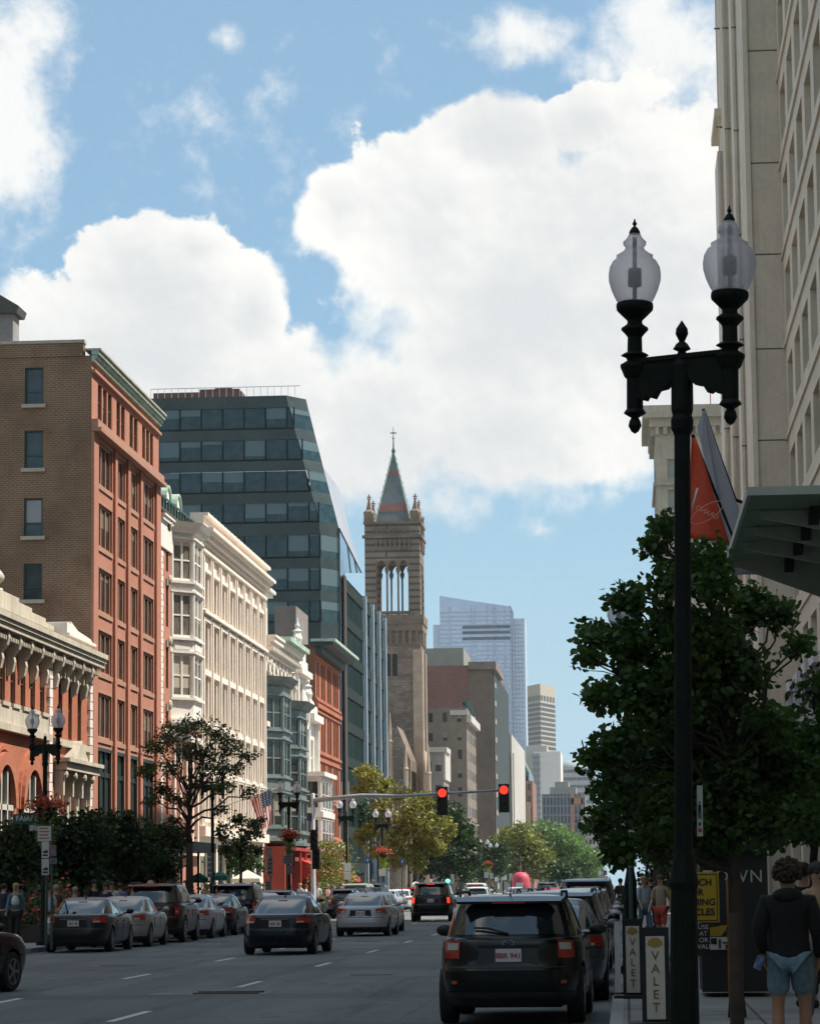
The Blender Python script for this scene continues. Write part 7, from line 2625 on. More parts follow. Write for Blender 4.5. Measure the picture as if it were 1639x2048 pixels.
def side_awning(Y0, Y1, pz0, pz1, out, label, x=LX):
    t = thing('awning', label, 'awning', (x, (Y0 + Y1) / 2, pz1), group='red shop awnings')
    mb = MB(); mb.prism([(x, pz1), (x + out, pz0 + .3), (x + out, pz0), (x, pz0)], Y0, Y1, 'y'); mb.build('canvas', M_ur, t)
    mb = MB(); mb.tube([(x + out - .03, Y0 + .1, pz0), (x, Y0 + .1, pz0 - .5)], .02, 6); mb.tube([(x + out - .03, Y1 - .1, pz0), (x, Y1 - .1, pz0 - .5)], .02, 6); mb.build('stay', M_bf, t)
side_awning(183.5, 189, 2.2, 3.4, 2.2, 'sloping red awning right of the red shopfront door', LX + 1.2)
side_awning(192, 196.5, 2.0, 3.2, 2.2, 'red awning beside the signal mast, in front of the gabled building', LX + .8)
side_awning(198, 203, 2.0, 3.2, 2.4, 'far red awning right of the signal mast', LX + .8)

# dark shop terrace canopies at the brick block
t = thing('terrace_canopy', 'long dark canopy over the pavement in front of the brick block', 'canopy', (-20.5, 125, 3.6))
mb = MB(); mb.box(-21.9, -19.2, 112, 134, 3.3, 3.75); mb.build('roof', M_green, t)
mb = MB()
for y in (112.5, 118, 124, 129, 133.5): mb.box(-19.35, -19.25, y, y + .1, .13, 3.3)
mb.each('post', M_bf, t)
t = thing('cafe_shelter', 'dark framed cafe shelter with canopy at the ornate brick building', 'shelter', (-20.5, 105, .13))
mb = MB(); mb.box(-21.9, -18.9, 92, 110, 2.9, 3.2); mb.build('roof', M_bf, t)
mb = MB()
for y in (92.2, 98, 104, 109.6): mb.box(-19.05, -18.95, y, y + .1, .13, 2.9)
mb.each('post', M_bf, t)

# planting beds and hedges on the far pavement
M_soilbox = mat('planter_wood', (.06, .045, .035))
for i, (x, y, l_, fl, lb) in enumerate([(-17.6, 84, 5, 1, 'long planter box with red flowers at the far left kerb'), (-17.6, 94, 4, 0, 'planter box with dark leaves behind the parked charcoal sedan'), (-17.5, 103, 4, 1, 'planter with red flowers behind the maroon utility vehicle'),
                                  (-17.5, 118, 4, 0, 'planter with dark leaves behind the sixth parked car'), (-17.6, 168, 6, 1, 'planter hedge with red flowers left of the white blank signs'), (-17.6, 178, 6, 0, 'tall green planter hedge under the far red awning'), (-17.8, 196, 6, 1, 'planter with red flowers under the yellow-green tree')]):
    t = thing('planter', lb, 'planter', (x, y, .13), group='planters on the far pavement')
    mb = MB(); mb.box(x - .35, x + .35, y, y + l_, .13, .65); mb.build('box', M_soilbox, t)
    n = 900; hh = 1.1 if i not in (4, 5) else 2.2
    v = np.stack([nprng.normal(size=n) * .3 + x, nprng.uniform(0, l_, n) + y, .6 + np.abs(nprng.normal(size=n)) * hh * .5], 1)
    leaves('foliage', v, .16, L_green if i < 4 else L_far, t)
    if fl:
        n = 160
        v = np.stack([nprng.normal(size=n) * .3 + x, nprng.uniform(0, l_, n) + y, .8 + np.abs(nprng.normal(size=n)) * hh * .5], 1)
        blossoms( v, .14, M_flow, t)
# vine-clad patio corner right of mast
for px, Y, lb in ((655, 170, 'bushy vine column behind the signal mast'), (672, 176, 'second bushy vine column left of the white blank signs')):
    p = at(px, 1760, Y)
    t = thing('vine_column', lb, 'climbing plant', (p.x, Y, .13))
    mb = MB(); mb.tube([(p.x, Y, .13), (p.x, Y, 3.4)], .05, 6); mb.build('stem', M_bark, t)
    n = 1400
    v = np.stack([nprng.normal(size=n) * .45 + p.x, nprng.normal(size=n) * .4 + Y, nprng.uniform(.4, 4.4, n)], 1)
    leaves('foliage', v, .18, L_far2, t); v = v[:200] + nprng.normal(size=(200, 3)) * .1; blossoms( v, .15, M_flow, t)

# red inflatable dome, taxi sign
p = at(1041, 1766, 340)
t = thing('red_dome_stall', 'round pink-red dome stall among the distant cars', 'stall', (p.x, 340, .13))
mb = MB(); rr_ = 18 / FOC * 340
mb.lathe([(rr_, .13), (rr_, 1.6), (rr_ * .97, 2.4), (rr_ * .8, 2.85), (rr_ * .4, 3.1), (.05, 3.15)], (p.x, 340, 0), 20); d_ = mb.build('dome', mat('pink_red_fabric', (.55, .06, .10), rough=.6), t, smooth=True)
mb = MB(); mb.box(p.x - .55, p.x + .35, 340 - rr_ - .04, 340 - rr_, 1.4, 1.9); mb.build('white_emblem', M_signw, d_)
# ------------------------------------------------------------------ people
def skin_mesh(name, verts, edges, rad, m, parent, sub=2, root=0):
    me = bpy.data.meshes.new(name)
    me.from_pydata(verts, edges, [])
    o = bpy.data.objects.new(name, me)
    COL.objects.link(o)
    o.modifiers.new('s', 'SKIN')
    for i, r in enumerate(rad):
        sv = me.skin_vertices[0].data[i]
        sv.radius = (r, r) if not isinstance(r, tuple) else r
        sv.use_root = (i == root)
    if sub:
        s = o.modifiers.new('u', 'SUBSURF'); s.levels = sub; s.render_levels = sub
    dg = bpy.context.evaluated_depsgraph_get()
    me2 = bpy.data.meshes.new_from_object(o.evaluated_get(dg))
    bpy.data.objects.remove(o)
    me2.materials.clear(); me2.materials.append(m)
    for p_ in me2.polygons: p_.use_smooth = True
    me2.name = name
    o = bpy.data.objects.new(name, me2); COL.objects.link(o)
    adopt(o, parent)
    return o


M_skin = mat('skin', (.42, .24, .16), rough=.55, var=.08, vs=6)
M_skin2 = mat('darker_skin', (.22, .12, .08), rough=.55, var=.08, vs=6)
CL = {k: mat('cloth_' + k, c, rough=.9, var=.15, vs=5) for k, c in dict(black=(.012, .013, .013), navy=(.02, .028, .05), denim=(.09, .15, .20), white=(.6, .6, .58), grey=(.16, .16, .16), blue=(.10, .18, .36), red=(.38, .05, .04),
      khaki=(.28, .22, .14), green=(.05, .10, .06), brown=(.10, .06, .04), pale=(.42, .46, .5), pink=(.5, .28, .28), lightdenim=(.17, .26, .31)).items()}
HAIR = {k: mat('hair_' + k, c, rough=.7, var=.3, vs=14, bump=.5) for k, c in dict(black=(.014, .011, .009), brown=(.06, .035, .02), blond=(.34, .24, .11), grey=(.3, .3, .3)).items()}


def body_pts(step=.25, arm=.25, bend=.15):
    """joint positions of a standing or walking adult 1.72 m tall, facing -Y"""
    P = {}
    P['pel'] = (0, 0, .93); P['wa'] = (0, .0, 1.08); P['ch'] = (0, .01, 1.27); P['nb'] = (0, .02, 1.43); P['nk'] = (0, .0, 1.50); P['h0'] = (0, -.02, 1.57); P['h1'] = (0, -.015, 1.645); P['h2'] = (0, -.005, 1.69)
    for s, q in ((-1, 'L'), (1, 'R')):
        f = -step * s; g = arm * s
        P[q + 'sh'] = (s * .165, .015, 1.39)
        P[q + 'el'] = (s * .215, .02 + g * .35, 1.12)
        P[q + 'wr'] = (s * .225, g * .8 - .08, .90)
        P[q + 'hd'] = (s * .22, g * .9 - .11, .82)
        P[q + 'hip'] = (s * .085, 0, .88)
        P[q + 'kn'] = (s * .10, f * .45 - .03, .49)
        P[q + 'an'] = (s * .10, f, .09 + (.05 if f > 0 else 0))
        P[q + 'to'] = (s * .12, f - .15, .035)
    return P


def person(name, label, shirt, legs, hair, skin=None, step=.25, arm=.2, long_hair=False, hat=None, jacket=None, shorts=False, sleeves='long', bag=False):
    t = thing('person', label, 'person')
    P = body_pts(step, arm)
    sk = skin or M_skin
    ks = list(P.keys()); ix = {k: i for i, k in enumerate(ks)}
    E = [('pel', 'wa'), ('wa', 'ch'), ('ch', 'nb'), ('nb', 'nk'), ('nk', 'h0'), ('h0', 'h1'), ('h1', 'h2')]
    for q in 'LR': E += [('nb', q + 'sh'), (q + 'sh', q + 'el'), (q + 'el', q + 'wr'), (q + 'wr', q + 'hd'), ('pel', q + 'hip'), (q + 'hip', q + 'kn'), (q + 'kn', q + 'an'), (q + 'an', q + 'to')]
    rad = dict(pel=.125, wa=.11, ch=.13, nb=.07, nk=.05, h0=.075, h1=.095, h2=.07)
    for q in 'LR': rad.update({q + 'sh': .055, q + 'el': .04, q + 'wr': .027, q + 'hd': .035, q + 'hip': .088, q + 'kn': .056, q + 'an': .038, q + 'to': .035})
    skin_mesh('body', [P[k] for k in ks], [(ix[a], ix[b]) for a, b in E], [rad[k] for k in ks], sk, t, 1)
    def sub(nm, keys, edges, rr, m, s=1):
        K = list(keys); I = {k: i for i, k in enumerate(K)}
        pts = [P[k] if isinstance(k, str) else k for k in K]
        return skin_mesh(nm, pts, [(I[a], I[b]) for a, b in edges], rr, m, t, s)
    kk = ['pel', 'wa', 'ch', 'nb']; ee = [('pel', 'wa'), ('wa', 'ch'), ('ch', 'nb')]; rr = [(.165, .125), (.15, .12), (.17, .135), .085]
    for q in 'LR':
        kk += [q + 'sh', q + 'el']; ee += [('nb', q + 'sh'), (q + 'sh', q + 'el')]; rr += [.075, .058]
        if sleeves == 'long': kk.append(q + 'wr'); ee.append((q + 'el', q + 'wr')); rr.append(.042)
    sub('jacket' if jacket else 'shirt', kk, ee, rr, jacket or shirt)
    if jacket:
        sub('shirt', ['wa', 'ch', 'nb'], [('wa', 'ch'), ('ch', 'nb')], [.135, .15, .06], shirt).location = (0, -.045, 0)
    kk = ['pel']; ee = []; rr = [.15]
    for q in 'LR':
        kk += [q + 'hip', q + 'kn']; ee += [('pel', q + 'hip'), (q + 'hip', q + 'kn')]; rr += [.105, .075]
        if not shorts: kk.append(q + 'an'); ee.append((q + 'kn', q + 'an')); rr.append(.062)
    sub('shorts' if shorts else 'trousers', kk, ee, rr, legs)
    for q in 'LR':
        a = P[q + 'an']; b = P[q + 'to']
        mb = MB(); mb.ball(((a[0] + b[0]) / 2, (a[1] + b[1]) / 2 - .01, .05), .05, .135, .055, 10, 6); mb.build('shoe', CL['black'], t, smooth=True)
    mb = MB()
    mb.ball((0, .012, 1.665), .098, .115, .095, 14, 8)
    if long_hair: mb.ball((0, .06, 1.55), .09, .06, .14, 12, 8)
    mb.build('hair', hair, t, smooth=True)
    mb = MB()
    mb.ball((0, -.115, 1.615), .016, .022, .022, 8, 6); mb.build('nose', sk, t, smooth=True)
    mb = MB()
    for s in (-1, 1): mb.ball((s * .033, -.102, 1.645), .014, .01, .008, 8, 5)
    mb.ball((0, -.106, 1.578), .026, .008, .007, 8, 5)
    mb.build('face_features', HAIR['black'], t)
    if hat:
        mb = MB(); mb.lathe([(.19, 1.70), (.19, 1.712), (.105, 1.72), (.10, 1.80), (.07, 1.82), (.01, 1.825)], (0, 0, 0), 20); mb.build('hat', hat, t, smooth=True)
    if bag:
        mb = MB(); mb.obox((.25, .03, .95), .1, .3, .26); mb.tube([(.2, .03, 1.07), (.1, .02, 1.42), (-.02, .02, 1.45)], .012, 6); mb.build('bag', CL['brown'], t)
    return t


proto = {}
proto['jacketwoman'] = person('p', 'woman facing the camera in a denim jacket over a white top at the left edge', CL['white'], CL['black'], HAIR['blond'], step=.18, jacket=CL['denim'], long_hair=True)
c_ = at(32, 1800, 80.5); proto['jacketwoman'].location = (c_.x, 80.5, .13)
PG = 'people on the pavements'


def put(src, px, Y, rz, label, sc=1.0, table=None, x=None):
    p = at(px, 1780, Y)
    c = dup(src, (x if x is not None else p.x, Y, .13), R(rz), label, PG)
    c.scale = (sc, sc, sc)
    if table: remat(c, table)
    return c


A_ = person('p', 'person in white shirt and dark trousers standing between signal mast and parked cars', CL['white'], CL['navy'], HAIR['brown'], step=.05, arm=.05, sleeves='short')
p = at(634, 1780, 150); A_.location = (p.x, 150, .13); A_['group'] = PG
B_ = person('p', 'man in dark suit and white shirt on the right pavement beyond the valet boards', CL['white'], CL['black'], HAIR['black'], step=.22, jacket=CL['black'])
p = at(1259, 1780, 86); B_.location = (p.x, 86, .13); B_['group'] = PG
C_ = person('p', 'person in light blue shirt and jeans on the right pavement beside the suited man', CL['pale'], CL['denim'], HAIR['blond'], step=.2, sleeves='short', bag=True)
p = at(1287, 1780, 80); C_.location = (p.x, 80, .13); C_['group'] = PG; C_.rotation_euler = (0, 0, R(30))
D_ = person('p', 'person in khaki shirt and red shorts near the lamp base on the right pavement', CL['khaki'], CL['red'], HAIR['brown'], step=.2, sleeves='short', shorts=True)
p = at(1320, 1780, 72); D_.location = (p.x, 72, .13); D_['group'] = PG; D_.rotation_euler = (0, 0, R(-20))
E_ = person('p', 'person in straw hat behind the maroon parked vehicle on the left', CL['grey'], CL['khaki'], HAIR['grey'], step=.1, hat=mat('straw', (.5, .4, .25)))
p = at(301, 1780, 96); E_.location = (p.x, 96, .13); E_['group'] = PG
for (src, px, Y, rz, lb, sc, tb) in [
    (A_, 98, 83, 20, 'person in pale top behind the first far lamp post', .95, {'shirt': CL['pale'], 'trousers': CL['black'], 'hair': HAIR['black']}),
    (C_, 112, 84, 200, 'person in brown walking away behind the sign stack', .97, {'shirt': CL['brown'], 'trousers': CL['black']}),
    (B_, 8, 83, 160, 'person in dark coat walking away at the left frame edge', 1.0, {'shirt': CL['grey'], 'jacket': CL['navy']}),
    (A_, 150, 90, 0, 'person in white cap-like hair behind the charcoal sedan roof', .93, {'shirt': CL['black'], 'hair': HAIR['grey']}),
    (A_, 188, 92, 40, 'tall person in black shirt above the charcoal sedan', 1.06, {'shirt': CL['black'], 'trousers': CL['black'], 'hair': HAIR['black']}),
    (C_, 212, 90, -20, 'person in navy top with bag above the champagne sedan', 1.0, {'shirt': CL['navy'], 'hair': HAIR['brown']}),
    (C_, 224, 91, 15, 'person in white and blue top above the champagne sedan', 1.02, {'shirt': CL['white'], 'hair': HAIR['brown']}),
    (A_, 240, 93, 180, 'person in blue shirt walking away beyond the champagne sedan', 1.0, {'shirt': CL['blue']}),
    (A_, 275, 96, 30, 'person in green shirt left of the straw hat', 1.0, {'shirt': CL['green'], 'hair': HAIR['brown']}),
    (C_, 322, 99, 0, 'person in red top right of the straw hat', .97, {'shirt': CL['red']}),
    (A_, 345, 103, 170, 'person in grey shirt just left of the thin tree trunk', 1.03, {'shirt': CL['grey'], 'hair': HAIR['black']}),
    (C_, 415, 118, 20, 'person in pink top between thin tree and first green umbrella', .98, {'shirt': CL['pink']}),
    (A_, 455, 126, -30, 'person in black shirt under the second green umbrella', 1.0, {'shirt': CL['black']}),
    (C_, 502, 148, 0, 'person in red shirt under the white umbrella', 1.0, {'shirt': CL['red']}),
    (A_, 527, 150, 60, 'person in green shirt at the right corner of the white umbrella', 1.0, {'shirt': CL['green']}),
    (C_, 600, 158, -40, 'person in pale shirt under the red awnings', 1.0, {'shirt': CL['pale']}),
    (A_, 612, 163, 100, 'second person in white shirt under the red awnings', .96, None),
    (B_, 668, 160, 10, 'person in dark jacket left of the silver sedan', 1.05, {'shirt': CL['grey']}),
    (C_, 656, 156, 60, 'person in pink top crossing left of the silver sedan', .95, {'shirt': CL['pink']}),
    (A_, 682, 162, 190, 'person in black shirt just above the silver sedan rear window', 1.0, {'shirt': CL['black']}),
    (A_, 706, 158, 0, 'person in light blue shirt above the silver sedan roof', .97, {'shirt': CL['blue'], 'hair': HAIR['brown']}),
    (C_, 722, 165, 30, 'person in pink shirt above the silver sedan roof', .95, {'shirt': CL['pink']}),
    (B_, 916, 300, 0, 'distant person in dark clothes right of the black utility vehicle', 1.0, None),
    (A_, 932, 305, 40, 'distant person in white shirt under the small pale umbrella', 1.0, None),
    (C_, 950, 310, 0, 'distant person in red shirt under the small pale umbrella', 1.0, {'shirt': CL['red']}),
    (A_, 962, 300, 0, 'distant person in yellow-brown shirt by the far lamps', 1.0, {'shirt': CL['khaki']}),
    (C_, 985, 330, 0, 'distant person in green shirt by the far lamps', 1.0, {'shirt': CL['green']}),
    (A_, 1300, 100, 200, 'person in black walking away on the right pavement behind the valet boards', 1.0, {'shirt': CL['black']}),
    (B_, 1240, 112, 180, 'person in dark jacket far along the right pavement by the kerb', 1.0, {'shirt': CL['grey']})]:
    put(src, px, Y, rz, lb, sc, tb)


# the near man seen from behind, in hooded jacket and denim shorts
def near_man():
    Y0 = 25.0
    c = at(1577, 1900, Y0)
    t = thing('person', 'near curly haired man in black jacket and denim shorts', 'person')
    P = dict(pel=(0, 0, .98), wa=(0, -.01, 1.12), ch=(0, 0, 1.32), nb=(0, .0, 1.48), nk=(0, .015, 1.55), h0=(0, .03, 1.62), h1=(0, .025, 1.70), h2=(0, .02, 1.75),
             Lsh=(-.185, 0, 1.44), Lel=(-.27, -.06, 1.17), Lwr=(-.235, .02, .97), Rsh=(.185, 0, 1.44), Rel=(.275, -.03, 1.16), Rwr=(.26, .08, .93), Rhd=(.25, .10, .86), Lhd=(-.225, .04, .90),
             Lhip=(-.095, 0, .92), Lkn=(-.115, .03, .50), Lan=(-.11, -.03, .09), Lto=(-.13, .12, .04), Rhip=(.095, 0, .92), Rkn=(.125, .10, .52), Ran=(.12, .12, .10), Rto=(.14, .27, .04))
    E = [('pel', 'wa'), ('wa', 'ch'), ('ch', 'nb'), ('nb', 'nk'), ('nk', 'h0'), ('h0', 'h1'), ('h1', 'h2')]
    for q in 'LR': E += [('nb', q + 'sh'), (q + 'sh', q + 'el'), (q + 'el', q + 'wr'), (q + 'wr', q + 'hd'), ('pel', q + 'hip'), (q + 'hip', q + 'kn'), (q + 'kn', q + 'an'), (q + 'an', q + 'to')]
    rad = dict(pel=.13, wa=.12, ch=.14, nb=.07, nk=.055, h0=.08, h1=.098, h2=.075)
    for q in 'LR': rad.update({q + 'sh': .06, q + 'el': .045, q + 'wr': .03, q + 'hd': (.036, .02), q + 'hip': .095, q + 'kn': .06, q + 'an': .04, q + 'to': .036})
    # calf swell and fingers
    for q, s in (('L', -1), ('R', 1)):
        k, a = Vector(P[q + 'kn']), Vector(P[q + 'an'])
        P[q + 'cf'] = tuple(k.lerp(a, .32) + Vector((0, -.012, 0))); rad[q + 'cf'] = .062
        E.remove((q + 'kn', q + 'an')); E += [(q + 'kn', q + 'cf'), (q + 'cf', q + 'an')]
        h, w = Vector(P[q + 'hd']), Vector(P[q + 'wr'])
        d = (h - w).normalized()
        for i in range(4):
            o = Vector((.0 + s * .0, (i - 1.5) * .02, 0))
            L = (.065, .078, .072, .055)[i]
            m1 = h + o * .9 + d * .02; m2 = m1 + d * L * .6 + Vector((-s * .008, 0, 0)); m3 = m2 + d * L * .45 + Vector((-s * .022, 0, 0))
            for n_, pt, r_ in (('a', m1, .011), ('b', m2, .0095), ('c', m3, .008)):
                P[q + 'f%d%s' % (i, n_)] = tuple(pt); rad[q + 'f%d%s' % (i, n_)] = r_
            E += [(q + 'hd', q + 'f%da' % i), (q + 'f%da' % i, q + 'f%db' % i), (q + 'f%db' % i, q + 'f%dc' % i)]
        b = w.lerp(h, .5) + Vector((-s * .01, .03, 0)); e = b + d * .035 + Vector((-s * .012, .022, 0)); g = e + d * .03
        for n_, pt, r_ in (('ta', b, .014), ('tb', e, .011), ('tc', g, .009)): P[q + n_] = tuple(pt); rad[q + n_] = r_
        E += [(q + 'hd', q + 'ta'), (q + 'ta', q + 'tb'), (q + 'tb', q + 'tc')]
    ks = list(P.keys()); ix = {k: i for i, k in enumerate(ks)}
    skin_mesh('body', [P[k] for k in ks], [(ix[a], ix[b]) for a, b in E], [rad[k] for k in ks], mat('tanned_skin', (.36, .19, .11), rough=.5, var=.08, vs=8), t, 2)
    def sub(nm, keys, edges, rr, m):
        I = {k: i for i, k in enumerate(keys)}
        return skin_mesh(nm, [P[k] for k in keys], [(I[a], I[b]) for a, b in edges], rr, m, t, 2)
    P['jb'] = (0, 0, .90)
    sub('jacket', ['jb', 'pel', 'wa', 'ch', 'nb', 'Lsh', 'Lel', 'Lwr', 'Rsh', 'Rel', 'Rwr'], [('jb', 'pel'), ('pel', 'wa'), ('wa', 'ch'), ('ch', 'nb'), ('nb', 'Lsh'), ('Lsh', 'Lel'), ('Lel', 'Lwr'), ('nb', 'Rsh'), ('Rsh', 'Rel'), ('Rel', 'Rwr')],
        [(.215, .18), (.215, .17), (.19, .15), (.205, .16), .12, .095, .078, .052, .095, .078, .052], mat('black_jacket', (.008, .010, .009), rough=.95, var=.2, vs=7, bump=.4))
    mb = MB(); mb.ball((0, -.05, 1.50), .14, .10, .07, 16, 8); mb.build('hood', MATS['black_jacket'], t, smooth=True)
    P['Lmid'] = tuple(Vector(P['Lhip']).lerp(Vector(P['Lkn']), .80)); P['Rmid'] = tuple(Vector(P['Rhip']).lerp(Vector(P['Rkn']), .80)); P['pel2'] = (0, 0, 1.0)
    sub('shorts', ['pel2', 'Lhip', 'Lmid', 'Rhip', 'Rmid'], [('pel2', 'Lhip'), ('Lhip', 'Lmid'), ('pel2', 'Rhip'), ('Rhip', 'Rmid')], [(.175, .13), .118, .112, .118, .112], mat('light_denim', (.13, .21, .25), rough=.9, var=.3, vs=10, bump=.5))
    for q in 'LR':
        a = P[q + 'an']; b = P[q + 'to']
        mb = MB(); mb.ball(((a[0] + b[0]) / 2, (a[1] + b[1]) / 2, .055), .055, .15, .06, 14, 8); mb.build('shoe', CL['white'], t, smooth=True)
    # loose curls
    mb = MB(); mb.ball((0, .005, 1.71), .112, .125, .115, 18, 12)
    rn = random.Random(3)
    for k in range(230):
        v = Vector((rn.gauss(0, 1), rn.gauss(0, 1) , rn.gauss(0, 1))).normalized()
        if v.z < -.55 or (v.y > .55 and v.z < .2): continue
        p = Vector((0, .005, 1.71)) + Vector((v.x * .122, v.y * .135, v.z * .125))
        r_ = rn.uniform(.014, .026)
        mb.ball(p, r_, r_, r_, 6, 5)
    mb.build('hair', mat('curly_hair', (.045, .026, .014), rough=.85, var=.5, vs=30, bump=.6), t, smooth=True)
    for s in (-1, 1):
        mb = MB(); mb.ball((s * .105, .03, 1.665), .012, .025, .035, 8, 8); mb.build('ear', MATS['tanned_skin'], t, smooth=True)
    # crossing a little: what he carries at the left hip
    t.location = (c.x, Y0, .13)
    t.rotation_euler = (0, 0, R(-6))
    t.scale = (.955, .955, .955)
    b = thing('small_bag', 'small blue and white patterned bag held at the near man\'s left hip', 'bag', (c.x - .25, Y0 + .02, 1.0))
    mb = MB(); mb.obox((c.x - .262, Y0 - .07, .99), .07, .04, .12, ry=.4); mb.build('pouch', mat('patterned_pouch', (.10, .14, .26), rough=.8, var=.9, vs=30), b, bevel=.01)
    return t


near_man()
F_ = person('p', 'man with sunglasses and beige shirt facing the camera at the right frame edge', CL['khaki'], CL['grey'], HAIR['black'], skin=M_skin, step=.15, sleeves='short')
p = at(1634, 1780, 30); F_.location = (p.x, 30.0, .13); F_['group'] = PG; F_.rotation_euler = (0, 0, R(12))
mb = MB()
for s in (-1, 1): mb.ball((s * .036, -.108, 1.645), .03, .012, .022, 10, 6)
mb.box(-.1, .1, -.105, -.10, 1.65, 1.657)
o = mb.build('sunglasses', M_plastic, None); adopt(o, F_)
G_ = put(F_, 1606, 36, 170, 'person in black walking away at the right edge beyond the near man', 1.02, {'shirt': CL['black'], 'trousers': CL['black']})
# ------------------------------------------------------------------ the unseen street behind the camera, built to deepen the shade at this end
def behind():
    global M_dbrick
    M_dbrick = mat('dark_grey_brick', (.09, .09, .085))
    M = MATS.get('dull_red_brick_b') or M_dbrick
    t = thing('brick_row', 'brick building before the ornate one, outside the frame on the left', 'building', (LX, 20, 0))
    ops = [(y, y + 1.6, z, z + 2) for y in range(-76, 70, 4) for z in (5, 9, 13, 17)]
    mb = MB(); LF.sheet(mb, -80, 72, 0, 21, ops, .2); mb.build('wall', M_dbrick, t)
    mb = MB()
    for o in ops: LF.box(mb, *o, -.22, -.18)
    mb.build('window_glass', P_win, t)['kind'] = 'stuff'
    shell(t, LX - 14, LX, -80, 72, 0, 21, M_dbrick, M_roof, sides='slb')
    t = thing('unseen_end_block', 'unseen dull brick block added behind the viewer to shade the street', 'building', (-10, -120, 0))  # added out of view to cut sky light and darken reflections
    F = Fac((0, -110, 0), (1, 0, 0), (0, 1, 0))
    ops = [(x, x + 2, z, z + 2) for x in range(-38, 24, 4) for z in range(3, 30, 4)]
    mb = MB(); F.sheet(mb, -40, 25, 0, 33, ops, .2); mb.build('wall', M_dbrick, t)
    mb = MB()
    for o in ops: F.box(mb, *o, -.22, -.18)
    mb.build('window_glass', P_win, t)['kind'] = 'stuff'
    shell(t, -40, 25, -130, -110, 0, 33, M_lime, M_roof, sides='slb' if 0 else 'sbf')
behind()
# ------------------------------------------------------------------ light, sky and air
SUN_EL, SUN_OFF = 56.0, 14.0      # elevation; degrees up the street from the street's right-hand normal


